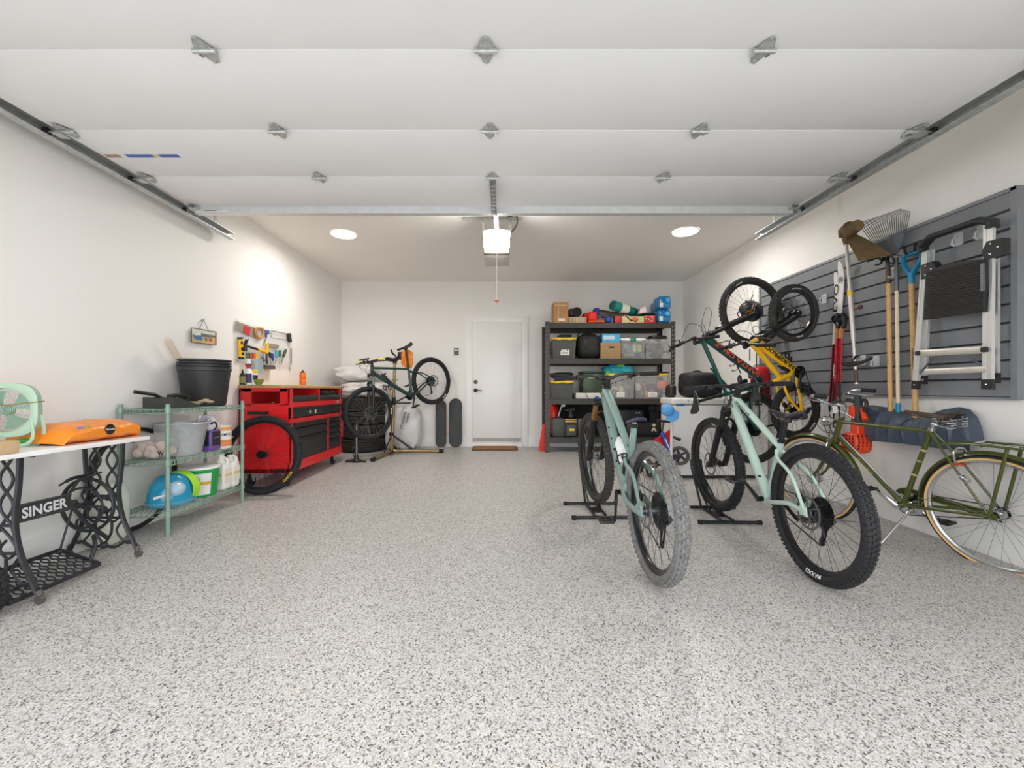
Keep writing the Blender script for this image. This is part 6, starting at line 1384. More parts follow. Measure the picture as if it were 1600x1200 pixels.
# door mat, switch, wall console
a, b = FP(737, 704), FP(809, 704); c = FP(738, 698.2); t = thing('door_mat', 'brown coir door mat in front of the white entry door', 'door mat', ((a.x+b.x)/2, (a.y+c.y)/2, fz(a.y)))
def matbox(x0, x1, y0, y1, h):
    q = MB(); vs = [(x, y, fz(y)+z) for z in (.001, h) for x, y in ((x0, y0), (x1, y0), (x1, y1), (x0, y1))]; return q.add(vs, [(3, 2, 1, 0), (4, 5, 6, 7), (0, 1, 5, 4), (1, 2, 6, 5), (2, 3, 7, 6), (3, 0, 4, 7)])
matbox(a.x, b.x, a.y, 6.90, .012).build('rubber_backing', M('mat_border', '#5a4636', rough=.9), t, world=True); matbox(a.x+.03, b.x-.03, a.y+.03, 6.88, .02).build('coir', M('coir_brown', '#9a6c42', rough=.95, var=.2, scale=60), t, world=True)
p = P(714, 580, YB); t = thing('light_switch', 'white double rocker switch plate beside the entry door', 'switch', (p.x, YB, p.z)); MB().rbox((p.x, YB-.003, p.z), (.075, .006, .118), .003).build('plate', m_white, t, world=True)
for dx in (-.0,): MB().rbox((p.x, YB-.007, p.z), (.034, .006, .068), .002).build('rocker', m_trim, t, world=True)
p = P(713, 549.5, YB); t = thing('door_console', 'small dark garage door wall console above the light switch', 'wall console', (p.x, YB, p.z)); MB().rbox((p.x, YB-.012, p.z), (.075, .024, .115), .008).build('case', M('console_grey', '#3c3c3e', rough=.5), t, world=True); q = MB(); q.rbox((p.x, YB-.026, p.z+.02), (.05, .006, .035), .006); q.build('button', M('console_button', '#cfcfcc', rough=.4), t, world=True); MB().rbox((p.x, YB-.026, p.z-.03), (.04, .006, .03), .004).build('lower_button', m_steelg, t, world=True)
# ---- storage rack
m_rack = M('gunmetal_rack', '#423f3b', rough=.45, metal=.3, var=.06)
RX0, RX1, RY0, RY1, RZT = .690, 2.602, 6.36, 6.93, 1.985
rk = thing('storage_rack', 'heavy gunmetal storage rack of four decks against the back wall', 'rack', ((RX0+RX1)/2, (RY0+RY1)/2, fz(6.6)))
for x, s in ((RX0, 1), (RX1, -1)):
    for y, sy in ((RY0, 1), (RY1, -1)):
        z0 = fz(y); q = MB(); q.box((x, y, (z0+RZT)/2), (.066, .006, RZT-z0)); q.box((x-s*.030, y+sy*.026, (z0+RZT)/2), (.006, .05, RZT-z0)); q = q.build('upright', m_rack, rk, world=True)
        h = MB()
        for k in range(30): 
            z = z0+.06+k*.064
            for dx in (-.014, .016): h.box((x+dx, y-sy*.0036, z+(.012 if dx > 0 else 0)), (.008, .001, .022))
        h.build('slot_row', M('pale_slot', '#9b9790', rough=.7), q, world=True)  # slots drawn as thin pale grey tabs on the upright
    q = MB()
    for z in (.25, .9, 1.55): q.tube([(x, RY0+.02, z), (x, RY1-.02, z+.30)], .008, 6); q.box((x, (RY0+RY1)/2, z), (.02, RY1-RY0, .03))
    q.build('side_brace', m_rack, rk, world=True)
DECKS = (.221, .806, 1.421, 1.966)
for z in DECKS:
    q = MB()
    for y in (RY0-.004, RY1+.0): q.box(((RX0+RX1)/2, y, z-.046), (RX1-RX0-.06, .03, .076)); q.box(((RX0+RX1)/2, y-.0155, z-.018), (RX1-RX0-.06, .004, .008)); q.box(((RX0+RX1)/2, y-.0155, z-.078), (RX1-RX0-.06, .004, .008))
    for x in (RX0+.04, (RX0+RX1)/2, RX1-.04): q.box((x, (RY0+RY1)/2, z-.03), (.04, RY1-RY0, .04))
    q.box(((RX0+RX1)/2, (RY0+RY1)/2, z-.006), (RX1-RX0-.03, RY1-RY0+.01, .012)); q.build('deck', m_rack, rk, world=True)
D0, D1, D2, D3 = [z+.001 for z in DECKS]
px2x = lambda px, y: (px-CX)/FPX*y
def span(p0, p1, y): return px2x(p0, y), px2x(p1, y)
m_card = M('cardboard', '#b98a5a', rough=.8, var=.08, scale=6); m_tape = M('packing_tape', '#d2b98e', rough=.35)
m_lidy = M('yellow_lid', '#f0c51e', rough=.4, var=.02); m_tote = M('charcoal_tote', '#4d4e4b', rough=.5, var=.05); m_paper = M('label_paper', '#efece4', rough=.6, var=.02); m_clear = M('clear_tote', '#dfe2e2', rough=.12, alpha=.30, var=.02)
def tote(name, lab, x0, x1, y0, y1, z, h, body, lid, paper=None, lidh=.03, taper=.9, group='storage totes on the rack', ribs=True):
    cx, cy = (x0+x1)/2, (y0+y1)/2; hx, hy = (x1-x0)/2, (y1-y0)/2; t = thing(name, lab, 'storage tote', (cx, cy, z), group=group); q = MB(); k = taper; hb_ = h-lidh
    q.add([(cx+sx*hx*kk, cy+sy*hy*kk, z+zz) for zz, kk in ((0, k), (hb_, .985)) for sx, sy in ((-1, -1), (1, -1), (1, 1), (-1, 1))], [(3, 2, 1, 0), (4, 5, 6, 7), (0, 1, 5, 4), (1, 2, 6, 5), (2, 3, 7, 6), (3, 0, 4, 7)])
    if ribs:
        for f_ in (-.62, -.3, .3, .62): q.add([(cx+hx*(f_*kk)+sx*.008, cy-hy*kk-d, z+zz) for zz, kk in ((.01, k), (hb_-.01, .985)) for sx, d in ((-1, .0), (-1, .005), (1, .005), (1, 0))], [(0, 1, 5, 4), (1, 2, 6, 5), (2, 3, 7, 6)])
    q.rbox((cx, cy, z+hb_-.012), (2*hx*.995, 2*hy*.995, .022), .006); q.build('tub', body, t, world=True)
    q = MB(); q.rbox((cx, cy, z+h-lidh/2), (2*hx+.01, 2*hy+.01, lidh), .008, 3); q.rbox((cx, cy, z+h+.0), (2*hx*.85, 2*hy*.8, .012), .005)
    for s in (-.45, .45): q.rbox((cx+s*hx, cy-hy-.006, z+h-lidh/2-.004), (.07, .012, lidh+.012), .004)
    q.build('lid', lid, t, world=True)
    if paper: 
        xa, xb, z0, z1 = paper; zz = (z0+z1)/2-z; kk = lerp(k, .985, zz/hb_); q = MB(); q.box(((xa+xb)/2, cy-hy*kk-.0065, (z0+z1)/2), (xb-xa, .002, z1-z0), rot=(radians(-2), 0, 0)); pl_ = q.build('paper_label', m_paper, t, world=True, label='white paper label')
        q = MB()
        for i in range(3): q.box(((xa+xb)/2, cy-hy*kk-.0085, z1-.02-.02*i), ((xb-xa)*.7, .001, .004))
        q.build('handwriting', m_dark, t, world=True)
    return t
def fillings(t, x0, x1, y0, y1, z, h, cols, seed, n=16):
    rnd = random.Random(seed); q = MB(); ms = [M('stuff_'+c.strip('#'), c, rough=.6, var=.1) for c in cols]
    for k in range(n):
        q.cur = k % len(ms); r = [rnd.uniform(.03, .07) for _ in range(3)]; c = (rnd.uniform(x0+.07, x1-.07), rnd.uniform(y0+.06, y1-.06), z+rnd.uniform(.04, max(.05, h-.06)))
        if k % 3: q.hull_bag(c, [2*a for a in r], seed=k, amp=.15, n=12, m=8)
        else: q.box(c, r, rot=(rnd.uniform(0, 1), rnd.uniform(0, 1), rnd.uniform(0, 3)))
    o = q.build('contents', ms, t, world=True); o['kind'] = 'stuff'; return o
# top deck
yA = 6.50
x0, x1 = span(865, 888, yA-.12); t = thing('cardboard_box', 'tall upright cardboard box at the top deck corner of the rack', 'box', ((x0+x1)/2, yA, D3))
MB().box(((x0+x1)/2, yA+.02, D3+.158), (x1-x0, .28, .316)).build('carton', m_card, t, world=True); q = MB(); q.box(((x0+x1)/2, yA-.1215, D3+.27), (x1-x0-.04, .002, .02)); q.box(((x0+x1)/2-.04, yA-.1215, D3+.158), (.012, .002, .31)); q.build('flap_edge', m_tape, t, world=True); q = MB(); q.box(((x0+x1)/2+.01, yA-.122, D3+.05), (.10, .002, .04)); q.build('print', m_whitep, t, world=True)
x0, x1 = span(888.5, 916, yA-.12); t = thing('flat_carton', 'low wide cardboard box under the rolled black mats on the top deck', 'box', ((x0+x1)/2, yA, D3)); MB().box(((x0+x1)/2, yA, D3+.045), (x1-x0, .26, .09)).build('carton', M('pale_cardboard', '#b8a184', rough=.8, var=.1), t, world=True); q = MB()
for i in range(7): q.box((x0+.09+.023*i, yA-.131, D3+.045), (.006, .002, .07))
q.build('printed_lines', M('print_grey', '#d8cbb2', rough=.7), t, world=True)
m_mat = M('black_foam', '#23221f', rough=.85, var=.1)
xc = px2x(901, yA-.1); q = MB(); sp_ = [(xc+(.012+.0068*i/6)*cos(i*.5)*(1), yA-.12, D3+.15+(.012+.0068*i/6)*sin(i*.5)) for i in range(62)]
for y in (0,): q.prism([(a[0]-xc, a[2]) for a in [(xc+(.075)*cos(tt), 0, .075*sin(tt)) for tt in [2*pi*i/28 for i in range(28)]]], (xc, yA-.12, D3+.166), X, Z, (0, .25, 0), smooth=True)
q.tube([(xc+(.01+.0105*i/10)*cos(i*.42), yA-.1205, D3+.166+(.01+.0105*i/10)*sin(i*.42)) for i in range(60)], .0035, 5); tag(q.build('rolled_mat', m_mat, None), 'black spiral rolled mat on the low carton of the top deck', 'mat')
q = MB().hull_bag((px2x(892.5, yA), yA-.02, D3+.16), (.11, .2, .135), seed=8, amp=.2); tag(q.build('crumpled_cover', m_black, None), 'crumpled black cloth between the tall carton and the rolled mat', 'cloth')
q = MB().hull_bag((px2x(917, yA), yA+.02, D3+.085), (.14, .20, .17), seed=9, amp=.16); tag(q.build('red_pouch', M('red_nylon', '#d8303a', rough=.6, var=.1), None), 'pinkish red nylon pouch behind the bright red bag on the top deck', 'pouch')
q = MB().hull_bag((px2x(925, yA-.1), yA-.10, D3+.10), (.14, .14, .145), seed=10, amp=.1); tag(q.build('red_bag', M('bright_red_nylon', '#f02c22', rough=.55, var=.06), None), 'bright red soft bag above the orange tray on the top deck', 'bag')
x0, x1 = span(919, 944.5, yA-.14); q = MB(); q.rbox(((x0+x1)/2, yA-.06, D3+.014), (x1-x0, .26, .027), .01, 3); tag(q.build('orange_tray', M('orange_plastic', '#ee5f22', rough=.45), None), 'flat orange plastic tray lying under the red bag on the top deck', 'tray')
ch = thing('folding_chair', 'folded camp chair bundle with blue end and grey rods on the top deck', 'folding chair', (px2x(932, yA), yA, D3)); q = MB().hull_bag((px2x(932.5, yA), yA+.05, D3+.175), (.10, .13, .17), seed=12, amp=.1); q.build('blue_fabric', M('royal_blue_fabric', '#1d3a9a', rough=.6, var=.1), ch, world=True)
q = MB(); rnd = random.Random(2)
for k in range(9): q.tube([(px2x(934, yA), yA-.01+.02*(k % 4), D3+.12+.013*k), (px2x(975, yA), yA+.03*(k % 3), D3+.125+.006*k)], .008, 6)
q.build('rod', M('grey_tube', '#8d8783', rough=.4, metal=.5), ch, world=True); q = MB(); q.tube([(px2x(936, yA), yA-.03, D3+.21), (px2x(985, yA), yA-.03, D3+.14)], .010, 6); q.tube([(px2x(938, yA), yA-.03, D3+.10), (px2x(1020, yA), yA-.04, D3+.115)], .012, 6); q.build('dark_rod', m_dark, ch, world=True)
q = MB(); q.ball((px2x(951, yA-.1), yA-.06, D3+.056), (.056, .056, .055)); q.box((px2x(955, yA-.1), yA-.03, D3+.05), (.05, .1, .1)); tag(q.build('blue_ball', M('blue_toy', '#2f58a8', rough=.5, var=.15), None), 'small blue ball shaped case beside the red can on the top deck', 'case')
q = MB(); q.rbox((px2x(966, yA-.1), yA-.04, D3+.056), (.10, .12, .11), .01); q.box((px2x(966, yA-.1), yA-.1015, D3+.07), (.05, .002, .02)); tag(q.build('red_tin', M('red_tin', '#cf3a34', rough=.45, var=.12), None), 'small red tin in front of the teal sleeping roll', 'tin')
rl_ = thing('sleeping_roll', 'teal rolled sleeping pad with white band lying across the top deck', 'sleeping pad', (px2x(975, yA), yA, D3)); a, b = V((px2x(957.5, yA-.15), yA-.13, D3+.268)), V((px2x(994, yA+.2), yA+.16, D3+.20)); d_ = (b-a)
q = MB(); q.tube([a, a+d_*.02, a+d_*.5, a+d_*.98, b], [.07, .078, .074, .066, .058], 18); q.build('pad', M('teal_nylon', '#0f8a80', rough=.55, var=.1, bump=.3, bscale=30), rl_, world=True); q = MB(); q.tube([a+d_*.26, a+d_*.55], .0785, 18, caps=False); q.build('paper_band', m_paper, rl_, world=True); q = MB()
for k in range(3): q.torus(a-d_*.0015, .02+.02*k, .004, d_, 20, 5)
q.tube([a+d_*.80, a+d_*.84], .072, 18, caps=False); q.build('strap', m_dark, rl_, world=True)
q = MB(); q.prism([(0, 0), (.12, .02), (.10, .10), (.02, .08)], (px2x(996, yA), yA-.08, D3+.150), X, Z, (0, .08, 0)); q.tube([(px2x(1000, yA), yA-.085, D3+.235), (px2x(1008, yA), yA-.085, D3+.27)], .008, 6); tag(q.build('white_packet', M('white_packet', '#e6d9d6', rough=.5, var=.1), None), 'tilted white packet right of the teal roll on the top deck', 'packet')
x0, x1 = span(972, 1006.5, yA-.13); t = thing('cream_carton', 'low cream printed box below the teal roll on the top deck', 'box', ((x0+x1)/2, yA, D3)); MB().rbox(((x0+x1)/2, yA-.03, D3+.05), (x1-x0, .2, .10), .004).build('carton', M('cream_print', '#d8c88e', rough=.6, var=.18, scale=14), t, world=True); q = MB(); q.ball((px2x(991, yA-.1), yA-.131, D3+.05), (.06, .004, .03)); q.build('print', M('orange_red_print', '#dd5a40', rough=.5), t, world=True); q = MB(); q.tube([(px2x(978, yA-.13), yA-.134, D3+.10), (px2x(986, yA-.13), yA-.134, D3+.035), (px2x(994, yA-.13), yA-.134, D3+.02)], .008, 6); q.build('dark_print', m_dark, t, world=True)
x0, x1 = span(1007.5, 1024, yA-.13); t = thing('red_carton', 'red printed box beside the blue water jugs on the top deck', 'box', ((x0+x1)/2, yA, D3)); MB().rbox(((x0+x1)/2, yA-.03, D3+.058), (x1-x0, .2, .116), .004).build('carton', M('red_print', '#d21f24', rough=.5, var=.05), t, world=True); q = MB()
for ax_, az in ((.02, .09), (.02, .06), (.06, .055), (.09, .09), (.12, .09), (.12, .06)): q.box((x0+ax_, yA-.131, D3+az), (.018, .002, .014))
q.box(((x0+x1)/2+.02, yA-.131, D3+.028), (.06, .002, .012)); q.build('print', M('cream_pr', '#f2e2cf', rough=.5), t, world=True)
q = MB(); q.tube([(px2x(990, yA), yA+.02, D3+.125), (px2x(1026, yA), yA+.0, D3+.145)], .012, 8); q.tube([(px2x(1000, yA), yA+.05, D3+.16), (px2x(1026, yA), yA+.05, D3+.175)], .014, 8); tag(q.build('tripod', m_dark, None), 'dark folded tripod legs lying across the red and cream boxes', 'tripod')
m_jug = M('blue_water_jug', '#1f86c4', rough=.12, var=.2, scale=9, alpha=.82, coat=.4); m_jugcap = M('blue_jug_cap', '#45b2ea', rough=.3)
for cx_, cz, yy, lab in ((1038.5, D3+.105, yA-.0, 'front lower blue water jug lying cap-first on the top deck'), (1039, D3+.105+.212, yA-.0, 'front upper blue water jug lying cap-first on its twin'), (1033.5, D3+.30, yA+.27, 'rear blue water jug behind the front pair')):
    x = px2x(cx_, yy-.12); t = thing('water_jug', lab, 'water jug', (x, yy, cz-.1), group='blue water jugs on the top deck'); q = MB(); q.rbox((x, yy, cz), (.208, .25, .208), .05, 4); q.tube([(x+.03, yy-.12, cz+.03), (x+.03, yy-.14, cz+.03)], [.06, .045], 14); q.build('body', m_jug, t, world=True)
    q = MB(); q.tube([(x+.03, yy-.138, cz+.03), (x+.03, yy-.165, cz+.03)], .036, 14); q.build('cap', m_jugcap, t, world=True); q = MB(); q.rbox((x-.055, yy-.126, cz-.04), (.05, .006, .07), .003); q.build('label_panel', m_paper, t, world=True)
# third deck (second from top)
x0, x1 = span(863, 900.5, 6.41); tote('storage_tote', 'charcoal tote with yellow lid and paper label on the second deck from the top', x0, x1, 6.41, 6.86, D2, .325, m_tote, m_lidy, paper=(px2x(876, 6.41), px2x(890, 6.41), D2+.055, D2+.14))
q = MB().hull_bag((px2x(882, 6.6), 6.60, D2+.355), (.22, .22, .07), seed=21, amp=.2); tag(q.build('cap_pile', M('dark_green_cloth', '#20322e', rough=.7, var=.15), None), 'dark green bundle squeezed on the yellow lid under the top deck', 'bundle')
q = MB().hull_bag((px2x(919, 6.5), 6.56, D2+.20), (.35, .40, .40), seed=22, amp=.07, p=.6); bp = thing('backpack', 'black duffel backpack standing between the tote and the banker box', 'backpack', (px2x(919, 6.5), 6.56, D2)); q.build('bag', M('black_nylon', '#1c1c1c', rough=.6, var=.12, bump=.3, bscale=40), bp, world=True)
q = MB(); q.tube(bez([(px2x(906, 6.5), 6.42, D2+.32), (px2x(900, 6.5), 6.38, D2+.36), (px2x(904, 6.5), 6.40, D2+.385)], 6), .012, 8); q.tube(bez([(px2x(912, 6.4), 6.37, D2+.28), (px2x(915, 6.4), 6.355, D2+.18), (px2x(911, 6.4), 6.37, D2+.06)], 6), .008, 6); q.build('strap', m_dark, bp, world=True)
x0, x1 = span(938.5, 970, 6.41); t = thing('banker_box', 'cardboard banker box with black hand hole below the blue printed box', 'box', ((x0+x1)/2, 6.6, D2)); MB().box(((x0+x1)/2, 6.61, D2+.115), (x1-x0, .40, .23)).build('carton', M('banker_card', '#a98a62', rough=.8, var=.05), t, world=True); MB().box(((x0+x1)/2, 6.61, D2+.222), (x1-x0+.008, .41, .045)).build('lid', m_card, t, world=True); q = MB(); q.rbox(((x0+x1)/2+.01, 6.409, D2+.175), (.085, .006, .026), .01); q.build('hand_hole', m_dark, t, world=True); q = MB()
for z in (.04, .075, .12): q.box(((x0+x1)/2, 6.4095, D2+z), (x1-x0-.02, .002, .004))
q.build('crease', M('crease_brown', '#8a6d48', rough=.8), t, world=True)
x0, x1 = span(941, 968.5, 6.45); t = thing('blue_printed_box', 'pale blue printed box lying on the banker box', 'box', ((x0+x1)/2, 6.6, D2+.245)); MB().box(((x0+x1)/2, 6.61, D2+.246+.072), (x1-x0, .32, .143)).build('carton', M('blue_print', '#4fb0dc', rough=.4, var=.15, scale=12), t, world=True); q = MB(); q.box(((x0+x1)/2-.03, 6.449, D2+.33), (.17, .002, .06)); q.build('print', M('ice_print', '#cfe6f2', rough=.4, var=.08, scale=20), t, world=True)
x0, x1 = span(970.5, 1008, 6.41); t = tote('latch_tote', 'clear tote with white lid and green latch on the second deck from the top', x0, x1, 6.41, 6.86, D2, .315, m_clear, m_white, ribs=False, taper=.94); fillings(t, x0, x1, 6.43, 6.8, D2+.01, .26, ['#8a8d9a', '#c9b8a0', '#6a6e78', '#cfd0cf', '#a8b06a'], 31, 22); q = MB(); q.rbox(((x0+x1)/2, 6.40, D2+.295), (.085, .02, .05), .006); q.build('latch', M('green_latch', '#1d8a5e', rough=.4), t, world=True)
x0, x1 = span(1008.5, 1046, 6.41); t = tote('clear_tote', 'clear tote of dark gear at the freezer side of the second deck', x0, x1, 6.41, 6.86, D2, .30, m_clear, m_clear, ribs=False, taper=.93); fillings(t, x0, x1, 6.46, 6.8, D2+.01, .25, ['#3a3c40', '#2b2b2e', '#55585e'], 32, 22)
q = MB().hull_bag((px2x(1027, 6.6), 6.6, D2+.345), (.30, .2, .06), seed=33, amp=.25); tag(q.build('strap_heap', m_dark, None), 'black straps heaped on the clear tote of dark gear', 'straps')
# second deck
x0, x1 = span(860.5, 896, 6.41); tote('lidded_tote', 'charcoal tote with yellow lid under the black jacket, below the second deck', x0, x1, 6.41, 6.86, D1, .275, m_tote, m_lidy)
q = MB(); q.rbox((px2x(884, 6.45), 6.55, D1+.302), (.24, .2, .045), .012); tag(q.build('grey_case', M('mid_grey_plastic', '#66676a', rough=.5), None), 'flat grey case lying on the lower yellow lidded tote', 'case')
q = MB().hull_bag((px2x(878, 6.6), 6.62, D1+.365), (.36, .24, .09), seed=41, amp=.2); tag(q.build('black_jacket', m_black, None), 'folded black jacket on top of the flat grey case', 'jacket')
q = MB(); q.rbox((px2x(861, 6.46), 6.66, D1+.12), (.035, .1, .23), .01); tag(q.build('red_bottle', M('red_bottle', '#b8262c', rough=.4, var=.1), None), 'narrow red bottle squeezed against the rack upright beside the totes', 'bottle')
x0, x1 = span(900, 943, 6.43); t = thing('camp_stove', 'dark green camp stove box with white base tray on the third deck', 'camp stove', ((x0+x1)/2, 6.6, D1)); MB().rbox(((x0+x1)/2, 6.62, D1+.045), (x1-x0, .38, .09), .01).build('base_tray', M('cream_tray', '#d9d6cc', rough=.5, var=.03), t, world=True); MB().rbox(((x0+x1)/2+.05, 6.62, D1+.24), (x1-x0-.12, .36, .30), .015).build('case', M('army_green', '#3a4a34', rough=.4, var=.12), t, world=True); MB().rbox(((x0+x1)/2+.05, 6.62, D1+.41), (x1-x0-.10, .38, .035), .01).build('lid', M('dark_green_lid', '#22402c', rough=.4), t, world=True); q = MB(); q.box(((x0+x1)/2+.04, 6.438, D1+.33), (.13, .002, .03)); q.build('badge', M('pale_badge', '#b6c2ae', rough=.5), t, world=True)
cols = (['#c8b08e', '#a99e97', '#8a7f78', '#d8cfc2'], ['#c9a27e', '#8a6f88', '#c06a48', '#c9c2bd', '#6a7a70'])
for (a_, b_), pp_, cc, sd_, lab in (((946, 992), (964, 976), cols[0], 51, 'clear tote with yellow lid below the turquoise jacket on the third deck'), ((992.5, 1044), (1013, 1027), cols[1], 52, 'clear tote with yellow lid holding orange bits by the rack upright')):
    x0, x1 = span(a_, b_, 6.41); t = tote('yellow_lid_tote', lab, x0, x1, 6.41, 6.86, D1, .385, m_clear, m_lidy, ribs=False, taper=.93, paper=(px2x(pp_[0], 6.41), px2x(pp_[1], 6.41), D1+.025, D1+.10)); fillings(t, x0, x1, 6.45, 6.8, D1+.01, .28, cc, sd_, 26)
x_ = px2x(1034, 6.5); q = MB(); q.rbox((x_, 6.47, D1+.22), (.16, .06, .12), .02); tag(q.build('orange_packet', M('orange_packet', '#ee6a4a', rough=.5), None), 'bright orange packet pressed to the front of the clear tote', 'packet')
q = MB(); 
for k, (px, dz, d_) in enumerate(((951, .44, (.18, .2, .13)), (960, .46, (.22, .24, .15)), (975, .45, (.26, .26, .14)), (983, .43, (.16, .2, .10)))): q.hull_bag((px2x(px, 6.55), 6.56, D1+dz), d_, seed=60+k, amp=.26, n=36, m=22, freq=9)
jk = thing('turquoise_jacket', 'turquoise jacket with lime lining bundled on the yellow tote lid', 'jacket', (px2x(965, 6.5), 6.55, D1+.39)); q.build('fabric', M('turquoise_fabric', '#35acc4', rough=.7, var=.12), jk, world=True); q = MB(); q.hull_bag((px2x(969, 6.5), 6.52, D1+.515), (.14, .2, .05), seed=66, amp=.1); q.tube(bez([(px2x(950, 6.4), 6.40, D1+.42), (px2x(946, 6.4), 6.39, D1+.36), (px2x(942, 6.4), 6.395, D1+.30)], 6), [.02]*6+[.012]*7, 8, flat=(1.5, .7)); q.build('lime_lining', M('lime_fabric', '#77c23a', rough=.7), jk, world=True)
q = MB(); q.rbox((px2x(1018, 6.6), 6.6, D1+.408), (.44, .3, .02), .006); tag(q.build('thin_board', m_dark, None), 'thin black board lying on the yellow lid nearest the freezer', 'board')
# bottom deck
q = MB(); q.box(((px2x(868, 6.87)+px2x(1011, 6.87))/2, 6.885, D0+.27), (px2x(1011, 6.87)-px2x(868, 6.87), .02, .53)); tag(q.build('black_board', M('matt_black_board', '#0f0f10', rough=.8), None), 'big matt black board standing along the back of the bottom deck', 'board')
fe = thing('red_cylinder', 'red compressed gas cylinder with white hose standing behind the tool box', 'cylinder', (px2x(864, 6.5), 6.62, D0)); x = px2x(865, 6.62); MB().lathe([(0, 0), (.07, 0), (.075, .01), (.075, .43), (.05, .48), (.02, .49), (0, .49)], (px2x(865, 6.797), 6.797, D0), Z, 24).build('cylinder_body', M('signal_red', '#e0201c', rough=.3, var=.03), fe, world=True); q = MB(); q.tube(bez([(px2x(877, 6.6), 6.66, D0+.56), (px2x(879, 6.6), 6.64, D0+.50), (px2x(876, 6.6), 6.64, D0+.40), (px2x(873, 6.6), 6.64, D0+.30)], 6), .010, 8); q.tube([(px2x(880.5, 6.6), 6.63, D0+.48), (px2x(880.5, 6.6), 6.61, D0+.48)], .030, 16); q.build('hose_gauge', m_white, fe, world=True)
x0, x1 = span(863.5, 925, 6.40); t = thing('tool_case', 'wide charcoal tool case with gold handle and yellow badge on the bottom deck', 'tool case', ((x0+x1)/2, 6.55, D0)); m_case = M('charcoal_case', '#474845', rough=.5, var=.06)
for a_, b_ in ((863.5, 881.5), (903, 925)): q = MB(); xa, xb = span(a_, b_, 6.40); q.rbox(((xa+xb)/2, 6.56, D0+.14), (xb-xa, .32, .28), .012); q.build('case_body', m_case, t, world=True); q = MB(); q.box(((xa+xb)/2, 6.399, D0+.20), (xb-xa-.01, .003, .006)); q.build('lid_seam', m_dark, t, world=True)
MB().rbox(((x0+x1)/2-.0, 6.58, D0+.135), (x1-x0-.05, .30, .26), .01).build('core', M('dark_case', '#222221', rough=.5), t, world=True)
xa, xb = span(885, 900, 6.39); q = MB(); q.rbox(((xa+xb)/2, 6.41, D0+.10), (xb-xa, .06, .17), .008); q.build('latch_panel', m_case, t, world=True); q = MB(); q.rbox(((xa+xb)/2+.01, 6.378, D0+.11), (.075, .004, .035), .002); q.build('badge', m_lidy, t, world=True)
xa, xb = span(883, 901, 6.39); q = MB(); q.rbox(((xa+xb)/2, 6.40, D0+.235), (xb-xa, .03, .03), .01); q.rbox(((xa+xb)/2, 6.41, D0+.265), (xb-xa, .02, .02), .008); q.build('handle', M('gold_handle', '#b99c58', rough=.4, metal=.3), t, world=True)
q = MB(); c = V((px2x(892, 6.5), 6.50, D0+.281)); q.rbox(c+V((0, 0, .03)), (.07, .08, .06), .015); q.tube([c+V((.0, 0, .05)), c+V((.0, 0, .12))], .025, 10); q.tube([c+V((-.09, 0, .12)), c+V((.06, 0, .145))], [.018, .034], 12); tag(q.build('power_drill', M('drill_black', '#2d2d2c', rough=.5), None), 'black cordless drill standing on the charcoal tool case', 'drill')
x0, x1 = span(968, 1012, 6.45); t = thing('equipment_case', 'grey black equipment box with pale lettering at the back of the bottom deck', 'case', ((x0+x1)/2, 6.72, D0)); MB().rbox(((x0+x1)/2, 6.74, D0+.20), (x1-x0, .22, .40), .01).build('case_body', M('equip_grey', '#3a3a3d', rough=.5, var=.08), t, world=True); q = MB(); letters(q, '24 18', (px2x(994, 6.6), 6.627, D0+.345), X, Z, .022, .03); q.build('lettering', m_paper, t, world=True)
x0, x1 = span(980, 1031, 6.42); t = thing('black_tote', 'black tote with two small pale figures stuck on the bottom deck front', 'tote', ((x0+x1)/2, 6.5, D0)); q = MB(); q.rbox(((x0+x1)/2, 6.52, D0+.11), (x1-x0, .17, .22), .015); q.build('tub', m_dark, t, world=True); q = MB(); x = px2x(1022, 6.42); q.ball((x, 6.428, D0+.175), .026); 
for dx in (-.03, .03): q.tube([(x, 6.43, D0+.135), (x+dx, 6.43, D0+.085)], .014, 8)
q.build('figure', M('pale_figure', '#d8c6ac', rough=.5), t, world=True)
q = MB(); q.tube(bez([(px2x(978, 6.4), 6.42, D0+.20), (px2x(990, 6.4), 6.42, D0+.255), (px2x(1003, 6.4), 6.42, D0+.275), (px2x(1010, 6.4), 6.42, D0+.255)], 6), [.02]*4+[.035]*8+[.03]*7, 12); tag(q.build('blue_sleeve', M('dusk_blue_nylon', '#4b4e6a', rough=.35, var=.1), None), 'dusky blue padded sleeve lying over the black tote', 'sleeve')
q = MB(); rnd = random.Random(9); 
for k in range(9): q.ball((px2x(986+rnd.uniform(-5, 8), 6.4), 6.425, D0+.225+rnd.uniform(.0, .02)), (.02, .015, .015))
q.tube([(px2x(995, 6.4), 6.42, D0+.235), (px2x(1010, 6.4), 6.42, D0+.285)], .006, 6); o_ = q.build('brass_fittings', M('brass', '#b58a4e', rough=.4, metal=.5, var=.25), None); tag(o_, 'small heap of brass fittings on the black tote', 'fittings'); o_['kind'] = 'stuff'
q = MB(); q.ball((px2x(1019.5, 6.6), 6.62, D0+.44), (.10, .10, .10)); q.box((px2x(1019.5, 6.6), 6.62, D0+.31), (.12, .12, .18)); tag(q.build('round_helmet', M('helmet_black', '#19191b', rough=.6), None), 'round black helmet perched at the freezer end of the bottom deck', 'helmet')
q = MB(); a = P(846, 686, 6.6); q.prism([(-.05, -.12), (.06, -.12), (.05, .30), (.02, .30)], (px2x(846.5, 6.5), 6.50, fz(6.5)+.121), X, Z, (0, .05, 0)); tag(q.build('red_wedge', M('red_plastic', '#e2261c', rough=.4, var=.03), None), 'red plastic scraper blade leaning at the foot of the rack by the door', 'scraper')
# ------------------------------------------------------------------ right side: freezer, slatted panel, garden tools
def RW(px, py, x): Yq = FPX*x/(px-CX); return P(px, py, Yq)
